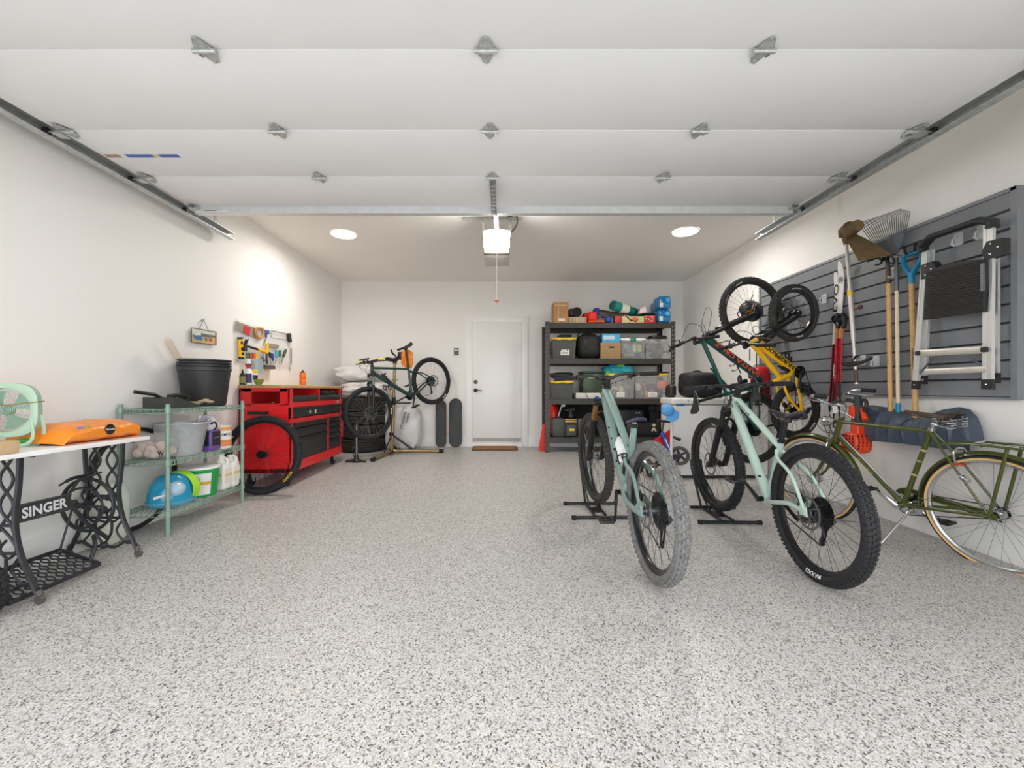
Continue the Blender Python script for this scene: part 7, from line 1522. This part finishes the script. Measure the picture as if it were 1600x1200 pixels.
# chest freezer and the bags on it
m_frz = M('freezer_enamel', '#e9e7e3', rough=.3, var=.015)
FX0, FX1, FY0, FY1, FZ1 = 1.895, 2.96, 4.64, 5.0, .855
fr = thing('chest_freezer', 'white chest freezer against the right wall beside the storage rack', 'freezer', ((FX0+FX1)/2, (FY0+FY1)/2, fz(5)))
z0 = fz(FY0); q = MB(); q.rbox(((FX0+FX1)/2, (FY0+FY1)/2, (z0+.03+.775)/2), (FX1-FX0, FY1-FY0, .775-z0-.03), .02, 3); q.build('body', m_frz, fr, world=True)
MB().rbox(((FX0+FX1)/2, (FY0+FY1)/2, .818), (FX1-FX0+.012, FY1-FY0+.012, .072), .018, 3).build('lid', m_frz, fr, world=True)
q = MB(); q.box(((FX0+FX1)/2, (FY0+FY1)/2, z0+.02), (FX1-FX0-.06, FY1-FY0-.06, .05)); q.build('plinth', m_dark, fr, world=True)
q = MB(); a = P(1063, 632, FY0); q.rbox((a.x, FY0-.001, a.z), (.085, .004, .035), .002); q.build('blue_badge', M('blue_badge', '#3f6ea8', rough=.4), fr, world=True)
q = MB(); a = P(1075, 626, FY0); q.box((a.x, FY0-.004, a.z), (.008, .006, .02)); q.build('lock', m_dark, fr, world=True)
db = thing('duffel_bag', 'black duffel bag lying on the white chest freezer', 'bag', (2.15, 4.9, FZ1)); a, b = P(1067, 618, 4.80), P(1122, 582, 4.80)
MB().hull_bag(((a.x+b.x)/2, 4.82, FZ1+.142), (b.x-a.x, .32, .285), seed=71, amp=.10, p=.36, n=40, m=24).build('bag', M('black_canvas', '#19191a', rough=.7, var=.15, bump=.3, bscale=50), db, world=True)
q = MB(); q.tube(bez([(a.x+.08, 4.66, FZ1+.06), (a.x+.18, 4.65, FZ1+.11), (b.x-.10, 4.66, FZ1+.08)], 6), .008, 6, flat=(1.5, .5)); q.tube(bez([(a.x+.10, 4.90, FZ1+.27), (a.x+.2, 4.88, FZ1+.31), (b.x-.1, 4.90, FZ1+.265)], 6), .012, 6); q.build('strap', M('grey_webbing', '#38383a', rough=.7), db, world=True)
q = MB().hull_bag((1.975, 4.90, FZ1+.075), (.10, .16, .15), seed=72, amp=.1); tag(q.build('camera_bag', m_black, None), 'small black bag squeezed between the duffel bag and the rack upright', 'bag')
# red pack and straps on the wall behind the hung bikes
RP = P(1186, 588, 4.80); rp = thing('red_backpack', 'red backpack hanging by black straps between the two hung bikes', 'backpack', (RP.x, 4.80, RP.z)); RP.x = 2.93
c = P(1187, 590, 4.72); MB().hull_bag(c, (.17, .16, .26), seed=73, amp=.08, p=.65).build('bag', M('red_pack', '#d3222c', rough=.5, var=.06), rp, world=True)
c2 = P(1189, 612, 4.74); MB().hull_bag(c2, (.20, .14, .2), seed=74, amp=.1, p=.65).build('lower_pocket', M('wine_pack', '#7d1622', rough=.55, var=.08), rp, world=True)
q = MB(); q.torus(P(1183, 577, 4.72), .05, .005, Y, 22, 6, arc=(.2, 3.2)); 
for px, y0, y1 in ((1171.5, 545, 564), (1182, 546, 578)): q.tube([P(px, y0, 4.70), P(px, y1, 4.71)], .011, 6, flat=(1, .4))
q.build('strap', m_black, rp, world=True)
# slatted wall panel
m_slat = M('grey_slat_board', '#7f8287', rough=.32, var=.04, scale=4, spec=.6); m_slatt = M('grey_slat_trim', '#86888c', rough=.4, var=.03)
PX_, PYa, PYb, PZ0, PZ1 = 2.985, 2.418, 4.84, .889, 2.128
sl = thing('slat_panel', 'big grey slatted storage panel fixed to the right wall', 'wall panel', (XR, (PYa+PYb)/2, PZ0))
XR_ = XR-.001; n_ = 11; hh_ = (PZ1-PZ0-.02)/n_
for k in range(n_):
    z = PZ0+.01+hh_*k; q = MB(); q.prism([(XR_, z), (PX_, z+.006), (PX_, z+hh_-.012), (PX_+.010, z+hh_-.004), (XR_, z+hh_)], (0, PYa+.02, 0), X, Z, (0, PYb-PYa-.04, 0)); q.build('slat', m_slat, sl, world=True)
q = MB(); q.box((PX_+.012, PYa+.01, (PZ0+PZ1)/2), (.042, .034, PZ1-PZ0)); q.box((PX_+.012, PYb-.01, (PZ0+PZ1)/2), (.042, .03, PZ1-PZ0)); q.box((PX_+.012, (PYa+PYb)/2, PZ1-.008), (.042, PYb-PYa, .022)); q.box((PX_+.016, (PYa+PYb)/2, PZ0+.004), (.036, PYb-PYa, .014)); q.build('edge_trim', m_slatt, sl, world=True)
# hooks
m_clearh = M('frosted_hook', '#dfe3e4', rough=.3, alpha=.6, var=.02)
HK = ((1287, 467, 'clear plastic hook on the slatted panel, beside the small hung wheel'), (1398, 425, 'clear plastic hook on the slatted panel beneath the rake head'), (1347, 563, 'clear plastic hook right of the string trimmer cradle'), (1368, 564, 'empty clear plastic hook, second one right of the trimmer cradle'), (1453, 400, 'clear plastic hook behind the near top of the step ladder, at its narrow rail'), (1496, 374, 'clear plastic hook under the middle of the ladder top bar'), (1532, 363, 'clear plastic hook under the ladder top bar by its wide rail'))
for px, py, lab in HK:
    p = RW(px, py, 2.97); t = thing('wall_hook', lab, 'hook', p, group='clear hooks on the slatted panel'); q = MB(); q.rbox(p+V((.008, 0, 0)), (.012, .05, .085), .003); q.build('plate', m_clearh, t, world=True)
    q = MB(); q.tube(bez([p+V((0, 0, .02)), p+V((-.03, 0, .0)), p+V((-.035, 0, -.03)), p+V((-.02, 0, -.045)), p+V((-.045, 0, -.03))], 5), .006, 6); q.build('hook_arm', m_clearh, t, world=True)
# skis and poles
m_skiw = M('ski_white', '#f0eeea', rough=.25, var=.02); m_skir = M('ski_red', '#c81e30', rough=.3, var=.08); m_skib = M('ski_black', '#26262a', rough=.3)
def ski(lab, pt, pm, pb, x, blk):
    """white-tipped ski standing against the panel"""
    a, m_, b = RW(*pt, x), RW(*pm, x), RW(*pb, x); t = thing('ski', lab, 'ski', b, group='pair of skis on the slatted panel'); d_ = (a-b).normalized(); L = (a-b).length; side = Y*-1
    def seg(nm, f0, f1, mat, dx=0.0, k=1.0):
        q = MB(); N = 14
        def fn(u, v):
            f_ = lerp(f0, f1, u); w_ = (.030-.007*sin(pi*f_))*k; 
            if f_ > .93: w_ *= max(.25, sqrt(max(0, 1-((f_-.93)/.075)**2)))
            cur = -.03*max(0, (f_-.86)/.14)**2
            return b+d_*(L*f_)+Y*(w_*(v-.5)*2)+V((cur-dx, 0, 0))
        q.grid(fn, N, 4, thick=.007); q.build(nm, mat, t, world=True)
    seg('tail_section', 0, .22, m_skiw); seg('red_section', .22, .58, m_skir); seg('white_section', .58, 1.0, m_skiw)
    seg('black_stripe', .18, .58, m_skib, .0085, .28)
    return t, a, b, d_, L
t, a, b, d_, L = ski('white and red ski with black lettering, the front one beside the trimmer shaft', (1317.5, 408), (1310, 540), (1300, 690), 2.94, 1)
q = MB(); letters(q, 'EVO', b+d_*(L*.725)+V((-.014, .019, 0)), d_, Y*-1*-1 if False else V((0, 1, 0))*1, .045, .03, width=.25); q2 = q.build('ski_lettering', m_black, t, world=True); q = MB(); o = b+d_*(L*.90)+V((-.016, 0, 0)); q.torus(o, .026, .0016, X, 24, 4); letters(q, 'R', o+V((-.001, .012, -.018)), V((0, -1, 0)), Z, .036, .02); q.build('ski_emblem', m_black, t, world=True)
q = MB(); letters(q, '0000', b+d_*(L*.36)+V((-.0185, -.010, 0)), d_, V((0, 1, 0)), .022, .03, width=.12); q.build('white_lettering', m_whitep, t, world=True); q = MB(); letters(q, 'alpine', b+d_*(L*.02)+V((-.012, .012, 0)), d_, V((0, 1, 0)), .026, .02, width=.2); q.build('tail_lettering', m_black, t, world=True)
ski('second white and red ski, half hidden behind the lettered ski', (1311, 425), (1306, 540), (1296, 690), 2.965, 0)
for k, (px, lab) in enumerate(((1308, 'red ski pole with cork grip hanging nearest the hung bikes'), (1316.5, 'red ski pole with cork grip hanging nearest the trimmer shaft'))):
    a = RW(px, 509, 2.915); b = RW(px-6, 668, 2.915); t = thing('ski_pole', lab, 'ski pole', b, group='pair of ski poles'); d_ = (b-a).normalized(); L = (b-a).length
    q = MB(); q.tube([a, a+d_*.02, a+d_*.09, a+d_*.11], [.012, .015, .013, .009], 10); q.build('cork_grip', M('cork', '#b9763c', rough=.8, var=.12), t, world=True); q = MB(); q.tube([a+d_*.10, a+d_*L*.55], .0075, 8); q.build('red_shaft', m_skir, t, world=True); q = MB(); q.tube([a+d_*L*.55, b], .006, 8); q.torus(b-d_*.05, .028, .005, d_, 18, 6); q.build('lower_shaft', m_dark, t, world=True)
    q = MB(); q.tube(bez([a, a+V((-.02, .03, .06)), a+V((-.02, .0, .10)), a+V((-.01, -.04, .08)), a+V((-.01, -.03, -.02)), a+V((0, 0, .0))], 6), .010, 6, flat=(1.5, .5)); q.hull_bag(a+V((-.0, .0, .06)), (.05, .07, .06), seed=k, amp=.2); q.build('wrist_strap', m_black, t, world=True)
# string trimmer
m_org = M('trimmer_orange', '#ee4a22', rough=.4, var=.05); m_ash = M('silver_shaft', '#d6cfc9', rough=.3, metal=.4, var=.03); m_brown = M('dirty_olive', '#6b5638', rough=.75, var=.25, scale=20)
XT = 2.80
A = RW(1322.5, 382, XT); B_ = RW(1341, 634, XT); t = thing('string_trimmer', 'orange string trimmer with silver shaft hung head-up on the slatted panel', 'string trimmer', B_)
q = MB(); d_ = (B_-A); q.tube([A, A+d_*.30], .0125, 12); q.tube([A+d_*.28, A+d_*.60], .0165, 12); q.tube([A+d_*.58, A+d_*.87], .0125, 12); q.build('shaft', m_ash, t, world=True)
q = MB(); q.tube([A+d_*.295, A+d_*.325], .0185, 12, caps=False); q.build('yellow_tape', m_lidy, t, world=True); q = MB(); q.tube([A+d_*.78, A+d_*.86], .0132, 12, caps=False); q.build('shaft_label', M('brown_label', '#5a3f35', rough=.5), t, world=True)
q = MB(); p = A+d_*.42; q.tube([p, p+V((.03, -.05, .02))], .006, 6); q.ball(p+V((.03, -.05, .02)), .018); q.build('lock_knob', M('maroon_knob', '#5a2a26', rough=.5), t, world=True)
hp_ = RW(1320, 362, XT); q = MB(); q.tube([A-d_*.0, A-d_*.03, hp_+V((0, .0, .02))], [.018, .026, .032], 12); q.tube([RW(1317, 372, XT), hp_, RW(1328, 354, XT-.02)], [.03, .048, .046], 14); q.tube([RW(1327, 362, XT-.03), RW(1340, 352, XT-.06)], [.05, .044], 14); q.build('cutter_head', m_brown, t, world=True)
q = MB(); g0, g1 = RW(1326, 368, XT), RW(1364, 396, XT-.05)
dg = (g1-g0).normalized(); sd_ = dg.cross(V((.25, .9, 0)).normalized()).normalized()
q.grid(lambda u, v: lerp(g0, g1, u*1.05)+sd_*((v-.5)*(.07+.13*u))+V((.05*sin(pi*v), -.06*sin(pi*v), 0))*(.4+.6*u)+V((0, 0, -.03*u*u)), 14, 10, thick=.006); q.build('guard', m_brown, t, world=True)
q = MB(); e = RW(1340, 700, XT); q.tube([B_-d_*.06, B_, lerp(B_, e, .45)], [.022, .032, .026], 12); h_ = B_+d_*-.02; q.tube(bez([h_, h_+V((-.03, .10, .02)), h_+V((-.06, .17, -.02)), h_+V((-.02, .18, -.05))], 6), .016, 8); q.tube(bez([h_, h_+V((0, -.06, .02)), h_+V((-.02, -.10, -.02)), h_+V((0, -.05, -.08))], 6), .014, 8); q.build('handle_grip', M('charcoal_grip', '#3b3a3b', rough=.6), t, world=True)
q = MB(); q.rbox(lerp(B_, e, .14)+V((-.03, .02, 0)), (.03, .05, .10), .01); q.tube([lerp(B_, e, .1)+V((0, -.03, .02)), lerp(B_, e, .32)+V((-.02, -.09, .0))], [.012, .022], 8); q.build('trigger', m_org, t, world=True)
q = MB(); c = RW(1338, 690, XT); q.hull_bag(c+V((0, .0, -.01)), (.16, .17, .165), seed=80, amp=.02, p=.6); q.rbox(lerp(B_, e, .60), (.07, .075, .11), .018, 3); q = q.build('engine_cover', m_org, t, world=True); v_ = MB()
for i in range(5):
    for j in range(5): v_.box(c+V((-.082+.004*abs(i-2), -.055+.024*i, .05-.024*j)), (.006, .006, .017))
for i in range(4):
    for j in range(5): v_.box(c+V((-.05+.03*i, -.086+.004*abs(j-2), .05-.024*j)), (.008, .006, .017))
v_.build('vent_holes', M('vent_dark', '#5c1a10', rough=.7), q, world=True)
q = MB(); p = RW(1341, 565, 2.93); s0 = A+d_*.74
q.tube(bez([p+V((.03, .10, .0)), s0+V((.02, .12, -.005)), s0+V((-.035, .07, .0)), s0+V((-.045, .0, -.02)), s0+V((-.03, -.09, -.005)), s0+V((.0, -.15, .03))], 6), .013, 8); q.rbox(s0+V((-.0, .0, .0)), (.06, .07, .025), .008); q.tube([s0+V((.02, .06, 0)), p+V((.05, .06, 0))], .012, 8); q.tube([s0+V((.0, .03, 0)), s0+V((-.01, -.02, .05))], .010, 6); tag(q.build('tool_cradle', m_black, None), 'black tool cradle hook gripping the string trimmer shaft', 'hook')
# rake, cultivator, snow shovel
m_ash2 = M('ash_handle', '#c99f66', rough=.5, var=.12, scale=20); m_pale = M('pale_handle', '#e2d2b2', rough=.5, var=.04); m_teal2 = M('teal_plastic', '#1389b4', rough=.35, var=.02); m_tine = M('grey_tine', '#56585a', rough=.4, metal=.5)
XH = 2.93
a, b = RW(1401, 438, XH), RW(1403.5, 643, XH); t = thing('leaf_rake', 'leaf rake with fanned grey tines and pale handle hung on the slatted panel', 'rake', b); d_ = b-a
MB().tube([a, b], .0125, 12).build('handle', m_pale, t, world=True); MB().tube([a+d_*.935, b+d_*.005], .0145, 12).build('teal_end_cap', m_teal2, t, world=True); MB().tube([RW(1400, 402, XH), a+d_*.08], .0145, 12).build('ferrule', M('grey_ferrule', '#6a6b6d', rough=.4, metal=.5), t, world=True)
base = RW(1398, 398, XH); rim = [RW(lerp(1363, 1416, k/21), lerp(379, 359, k/21), XH-.01-.03*sin(pi*k/21)) for k in range(22)]; tips = [RW(lerp(1346, 1422, k/21), lerp(356, 331, k/21)-9*sin(pi*k/21)*0, XH-.02-.05*sin(pi*k/21)) for k in range(22)]
q = MB(); q.grid(lambda u, v: lerp(base+V((0, .03-.06*u, 0)), lerp(rim[int(round(u*21))], base, .10), v), 21, 3, thick=.002); q.build('fan_plate', M('slate_plate', '#596066', rough=.4, metal=.4, var=.1), t, world=True)
for k in range(22):
    e = tips[k]; hk_ = e+V((-.055, .022, .030)); q = MB(); q.tube([lerp(base, rim[k], .5), rim[k], e, hk_], .0028, 5); q.build('tine', m_tine, t, world=True)
a, b = RW(1388, 432, XH-.02), RW(1391.5, 660, XH-.02); t = thing('garden_cultivator', 'garden cultivator with bent black tines and ash handle hung next to the rake', 'cultivator', b); MB().tube([a, b], .0155, 12).build('handle', m_ash2, t, world=True); hd = RW(1387, 408, XH-.02); MB().tube([hd, a+(b-a)*.05], [.013, .017], 12).build('socket', M('dark_socket', '#4e4a46', rough=.5, metal=.4), t, world=True)
for k, (ex_, ey_, hx_, hy_) in enumerate(((1374, 402, 1355, 409), (1376, 412, 1368, 414), (1397, 398, 1408, 400), (1397, 411, 1384, 409))):
    q = MB(); q.tube(bez([hd, hd+V((-.02, (k-1.5)*-.03, .03)), RW(ex_, ey_, XH-.08), RW(hx_, hy_, XH-.16)], 6), [.008]*12+[.006]*7, 6); q.build('tine', m_dark, t, world=True)
a, b = RW(1424, 432, XH), RW(1431, 662, XH); t = thing('snow_shovel', 'snow shovel with blue D-grip and ash shaft hung between the rake and the ladder', 'snow shovel', b); d_ = b-a; q = MB(); q.tube([a, a+d_*.5, b], [.0165, .0175, .0175], 12); sh = q.build('shaft', m_ash2, t, world=True)
q = MB(); letters(q, 'YARDWORKS', a+d_*.64+V((-.0182, -.005, 0)), -d_.normalized()*-1*-1, V((0, -1, 0)), .012, .03, width=.16); q.build('burnt_lettering', m_dark, sh, world=True)
g = RW(1425.5, 412, XH); q = MB(); q.tube(bez([a+V((0, 0, -.01)), a+V((0, .02, .035)), g+V((0, .058, .0)), g+V((0, .066, .05)), g+V((0, .05, .068)), g+V((0, 0, .072)), g+V((0, -.05, .068)), g+V((0, -.066, .05)), g+V((0, -.058, .0)), a+V((0, -.02, .035)), a+V((0, 0, -.01))], 5), .0135, 10, flat=(1.3, .8)); q.tube([a+V((0, 0, .03)), a-d_*-.05], [.018, .0185], 12); q.build('d_grip', m_teal2, t, world=True)
p = RW(1427, 398, 2.96); q = MB(); q.tube(bez([p+V((.02, 0, .03)), p+V((-.04, 0, .005)), p+V((-.06, 0, .02)), p+V((-.065, 0, .05))], 6), .008, 8); q.rbox(p+V((.018, 0, .04)), (.01, .03, .08), .003); tag(q.build('black_hook', m_black, None), 'black hook holding the blue D-grip of the snow shovel', 'hook')
m_scoop = M('slate_blue_plastic', '#4a5565', rough=.4, var=.06)
q = MB(); q.rbox((b.x-.01, b.y, b.z-.05), (.02, .30, .12), .008); q.build('blade', m_scoop, t, world=True)
ss = thing('snow_sled', 'long slate blue ribbed plastic snow sled mounted on edge below the slatted panel', 'sled', (2.98, 2.95, .58))
PRF = [(1343, 634, 688), (1352, 633, 690), (1375, 637, 691), (1400, 644, 693), (1424, 652, 695), (1432, 653, 696), (1444, 648, 698), (1465, 640, 701), (1488, 636, 703), (1504, 640, 704), (1516, 652, 705), (1524, 672, 706), (1527, 690, 706.5)]
def sled_at(px):
    for (p0, t0, b0), (p1, t1, b1) in zip(PRF, PRF[1:]):
        if p0 <= px <= p1:
            f_ = (px-p0)/(p1-p0); return lerp(t0, t1, f_), lerp(b0, b1, f_)
    return PRF[-1][1:]
RIB = (1362, 1384, 1405, 1424, 1452, 1474, 1496)
def sled(u, v):
    px = lerp(1343, 1527, u); tp_, bt_ = sled_at(px); dep = .165 if px < 1424 else lerp(.15, .105, (px-1424)/103); top, bot = RW(px, tp_, 2.985-dep*.55), RW(px, bt_, 2.985-dep)
    a_ = pi/2*min(1, v*1.35); rb = sum(exp(-((px-r)/2.6)**2) for r in RIB)*.012*min(1, v*5, (1-v)*5)
    x = 2.985-dep*(.12+.88*sin(a_)**.8)-rb; z = lerp(top.z, bot.z, (1-cos(a_))*.55 if v < .74 else .55+.45*(v-.74)/.26)
    return (x, top.y, z)
q = MB(); q.grid(sled, 150, 22, thick=.006); q.build('shell', m_scoop, ss, world=True)
q = MB(); q.tube(bez([RW(1342, 637, 2.80), RW(1356, 635.5, 2.80), RW(1374, 641, 2.80)], 6), .013, 8, flat=(1.4, .8)); q.build('grip_lip', m_scoop, ss, world=True)
q = MB(); q.box((2.955, RW(1470, 700, 2.95).y, .60), (.06, .04, .05)); q.box((2.955, RW(1380, 700, 2.95).y, .60), (.06, .04, .05)); q.build('wall_bracket', m_dark, ss, world=True)
# folding step ladder
m_rail = M('ladder_aluminium', '#dcdcdb', rough=.3, metal=.55, var=.03); m_lblk = M('ladder_black', '#232325', rough=.5, var=.06)
XLd = 2.86; tL, tR = RW(1447, 392, XLd), RW(1546, 350, XLd); bL, bR = RW(1431, 606, XLd), RW(1544, 606, XLd)
t = thing('step_ladder', 'folded aluminium step ladder with black platform hung on the slatted panel', 'step ladder', ((bL.x, (bL.y+bR.y)/2, bL.z)))
def rail(a, b, nm, wd=.038, th=.020):
    q = MB(); d_ = (b-a).normalized(); s_ = Y-d_*Y.dot(d_); s_.normalize(); n2 = d_.cross(s_); L = (b-a).length
    pf = [(-wd/2, -th/2), (-wd*.18, -th/2), (-wd*.14, -th*.3), (wd*.14, -th*.3), (wd*.18, -th/2), (wd/2, -th/2), (wd/2, th/2), (-wd/2, th/2)]
    q.prism(pf, a, s_, n2 if n2.x > 0 else -n2, d_*L); r_ = q.build(nm, m_rail, t, world=True); q = MB(); q.prism([(-wd*.56, -th*.6), (wd*.56, -th*.6), (wd*.56, th*.6), (-wd*.56, th*.6)], b-d_*.05, s_, n2, d_*.06); f_ = q.build('rubber_foot', m_lblk, r_, world=True)
    q = MB(); q.ball(b-d_*.02+V((-th*.62, 0, 0)), .007); q.build('rivet', m_chrome, r_, world=True); return r_
rail(tL, bL, 'front_rail'); rail(tR, bR, 'front_rail', .048)
rail(RW(1453, 420, 2.93), RW(1444, 598, 2.93), 'rear_rail', .028, .016); rail(RW(1556, 398, 2.93), RW(1556, 596, 2.93), 'rear_rail', .032, .016)
q = MB(); e0, e1 = RW(1442, 387, XLd-.01), RW(1551, 350, XLd-.01); m0, m1 = RW(1456, 370, XLd-.02), RW(1532, 344, XLd-.02); q.tube([e0+V((0, 0, -.03)), e0+V((0, 0, .01)), m0, m1, e1+V((0, 0, .012)), e1+V((0, 0, -.02))], [.036, .040, .036, .036, .040, .038], 10, flat=(.6, 1)); q.build('top_bar', m_lblk, t, world=True)
for cx_, cy_ in ((1449, 422), (1551, 388)):
    p = RW(cx_, cy_, XLd-.02); q = MB(); q.prism([(-.045, .045), (.03, .05), (.055, 0), (.045, -.055), (-.045, -.05)] if cx_ < 1500 else [(-.03, .05), (.045, .045), (.045, -.05), (-.045, -.055), (-.055, 0)][::-1], p, V((0, -1, 0)), Z, (.05, 0, 0)); b_ = q.build('hinge_plate', m_lblk, t, world=True)
    for dy, dz in ((-.012, .03), (-.012, -.03), (.025, .0)):
        q = MB(); q.ball(p+V((0, -dy, dz)), .0075); q.build('rivet', m_chrome, b_, world=True)
pA_, pB_, pC_, pD_ = RW(1447, 425, XLd-.05), RW(1536, 405, XLd-.05), RW(1537, 487, XLd-.03), RW(1443, 500, XLd-.03)
q = MB(); q.grid(lambda u, v: lerp(lerp(pA_, pB_, u), lerp(pD_, pC_, u), v)+V((0, 0, .02*sin(pi*u)*(1-v))), 8, 8, thick=.03); pf_ = q.build('platform', m_lblk, t, world=True); q = MB()
for k in range(18): a_, b_ = lerp(pA_, pD_, (k+.5)/18), lerp(pB_, pC_, (k+.5)/18); q.tube([lerp(a_, b_, .03)+V((-.004, 0, 0)), lerp(a_, b_, .97)+V((-.004, 0, 0))], .003, 4)
q.build('tread_rib', M('worn_black', '#33312f', rough=.7, var=.35, scale=70), pf_, world=True)
q = MB(); q.box(lerp(pB_, pC_, .35)+V((-.01, -.006, 0)), (.012, .014, .16)); q.build('platform_latch', m_steelg, pf_, world=True)
for (a_, b_, r_) in (((1437, 552), (1541, 546), .0125), ((1446, 581), (1541, 577), .0105)):
    p0, p1 = RW(*a_, XLd-.01), RW(*b_, XLd-.01); q = MB(); q.tube([p0, p1], r_, 10, flat=(1.8, .7), up=X); s_ = q.build('step', M('step_alu', '#cfcac0', rough=.4, metal=.4), t, world=True)
    if r_ > .012:
        for p in (p0, p1): q = MB(); q.rbox(p, (.05, .025, .03), .006); q.build('step_end', m_lblk, s_, world=True)
q = MB(); q.tube([RW(1458, 560, XLd-.01), RW(1437, 583, XLd)], .006, 6); q.tube([RW(1513, 556, XLd-.01), RW(1538, 574, XLd)], .006, 6); q.build('step_brace', M('blue_grey_brace', '#68717c', rough=.4, metal=.5), t, world=True)
# kick scooter and small frame by the freezer
sc = thing('kick_scooter', 'kick scooter with pale pole and five spoked wheel standing between rack and freezer', 'scooter', (1.75, 4.45, fz(4.45))); wp = P(1062, 712, 4.42); z_ = fz(4.42)
q = MB(); q.torus(wp, .085, .017, X*.55+Y*.83, 32, 10); q.build('tyre', M('worn_grey_tyre', '#54504c', rough=.8, var=.15), sc, world=True); q = MB(); ax_ = (X*.55+Y*.83).normalized(); u_, v_, _ = frame_from(ax_)
for k in range(5): a_ = 2*pi*k/5; q.tube([wp, wp+(u_*cos(a_)+v_*sin(a_))*.08], [.018, .010], 6)
q.tube([wp-ax_*.02, wp+ax_*.02], .022, 14); q.torus(wp, .074, .010, ax_, 28, 6); q.build('spoked_wheel', m_satin, sc, world=True)
a_, b_ = P(1049, 705, 4.46), P(1050, 652, 4.46); q = MB(); q.tube([a_-Z*.10, b_], .0165, 12); q.build('pole', M('pale_pink_pole', '#dcd2d0', rough=.35, var=.03), sc, world=True)
q = MB(); q.tube([P(1052, 683, 4.45), P(1063, 687, 4.40)], [.012, .020], 10); q.build('folding_lever', m_black, sc, world=True); q = MB(); q.tube([a_-Z*.10, V((wp.x, wp.y, wp.z+.0))], .014, 8); dk = V((1.66, 4.85, z_+.09)); q.tube([a_-Z*.12, dk], .03, 8, flat=(1.6, .5)); q.torus(V((1.63, 4.95, z_+.085)), .065, .018, X, 24, 8); q.build('deck', m_dark, sc, world=True)
q = MB(); cp = P(1043, 641, 4.40); zc = V((-.30, -.80, .50)).normalized(); xc = V((.55, -.25, -.80)); xc = (xc-zc*xc.dot(zc)).normalized(); T_ = Matrix.Translation(cp) @ Matrix((xc, zc.cross(xc), zc)).transposed().to_4x4() @ Matrix.Scale(.76, 4)
q = MB(T_); q.lathe([(0, .085), (.045, .075), (.078, .04), (.088, 0), (.086, -.012), (.082, -.012), (.080, 0), (.07, .036), (.04, .068), (0, .077)], (0, 0, 0), Z, 28); cap = thing('baseball_cap', 'light blue baseball cap hung on the pale scooter pole', 'cap', cp); q.build('crown', M('sky_blue_cotton', '#62a8e2', rough=.8, var=.1), cap, world=True)
q = MB(T_); q.grid(lambda u, v: ((.083+.095*v)*cos(lerp(-1.0, 1.0, u))*(1 if v < .5 else 1), (.083+.045*v)*sin(lerp(-1.0, 1.0, u)), -.004-.03*v*v+.02*cos(lerp(-1.2, 1.2, u))*0), 14, 6, thick=.004); q.build('brim', M('sky_blue_cotton'), cap, world=True); q = MB(T_); q.torus((0, 0, .012), .087, .003, Z, 28, 5); q.ball((0, 0, .085), .007); q.build('seam_band', M('deep_blue_cotton', '#2f7cc6', rough=.8), cap, world=True)
kf = thing('kids_frame', 'small blue and red kids frame with white stripe leaning between rack and scooter', 'kids bike frame', (1.70, 4.75, fz(4.75))); a_, b_ = P(1034, 676, 4.58), P(1047, 706, 4.54); q = MB(); q.tube([a_, b_+(b_-a_)*.7], .024, 12); q.tube([b_+(b_-a_)*.68, V((1.86, 4.50, fz(4.50)+.016))], .016, 8); q.build('blue_tube', M('royal_blue_paint', '#1f44ae', rough=.3), kf, world=True); q = MB(); q.tube([lerp(a_, b_, .3)+V((-.0, -.0255, 0)), lerp(a_, b_, 1.2)+V((0, -.0255, 0))], .006, 6); q.build('white_stripe', m_whitep, kf, world=True)
q = MB(); q.prism([(-.12, .0), (.06, .12), (.05, -.14), (-.01, -.24)], P(1040, 688, 4.61), X, Z, (0, .03, 0)); q.build('red_panel', M('kids_red', '#d6202a', rough=.35), kf, world=True); q = MB(); q.tube([a_, a_+V((.02, .0, .12))], .012, 8); q.tube([a_+V((-.05, 0, .13)), a_+V((.10, 0, .12))], .015, 8); z_ = fz(4.7); q.build('handlebar', m_dark, kf, world=True); q = MB(); q.torus(V((1.66, 4.72, z_+.102)), .085, .016, X, 24, 8); q.tube([V((1.66, 4.72, z_+.1)), b_], .012, 8); q.build('kids_wheel', m_dark, kf, world=True)
# helmet hung behind the big upper wheel
hc = P(1172, 487, 4.66); he = thing('bike_helmet', 'black bike helmet hung behind the upper wheel of the teal bike', 'helmet', hc); HT = Matrix.Translation(hc) @ Matrix.Rotation(radians(62), 4, 'X') @ Matrix.Rotation(radians(15), 4, 'Y')
q = MB(HT); q.lathe([(.118, -.03), (.124, 0), (.118, .045), (.09, .085), (.045, .106), (0, .112)], (0, 0, 0), Z, 30); q.build('shell', m_satin, he, world=True)
for k in range(5):
    a = -.5+.25*k; q = MB(HT); q.tube([(.10*sin(a*2), -.10, .055), (.07*sin(a*2), 0, .108), (.10*sin(a*2), .09, .06)], .011, 6, flat=(1, .6)); q.build('vent_rib', m_dark, he, world=True)
q = MB(HT); q.tube(bez([(-.11, .02, -.02), (-.07, .03, -.10), (0, .03, -.14), (.07, .03, -.10), (.11, .02, -.02)], 6), .006, 6); q.build('chin_strap', m_black, he, world=True)
q = MB(HT); q.tube([(0, .11, .04), V((0, 0, 0))+Vector((.0, .16, .10))], .005, 6); q.build('hang_loop', m_black, he, world=True)
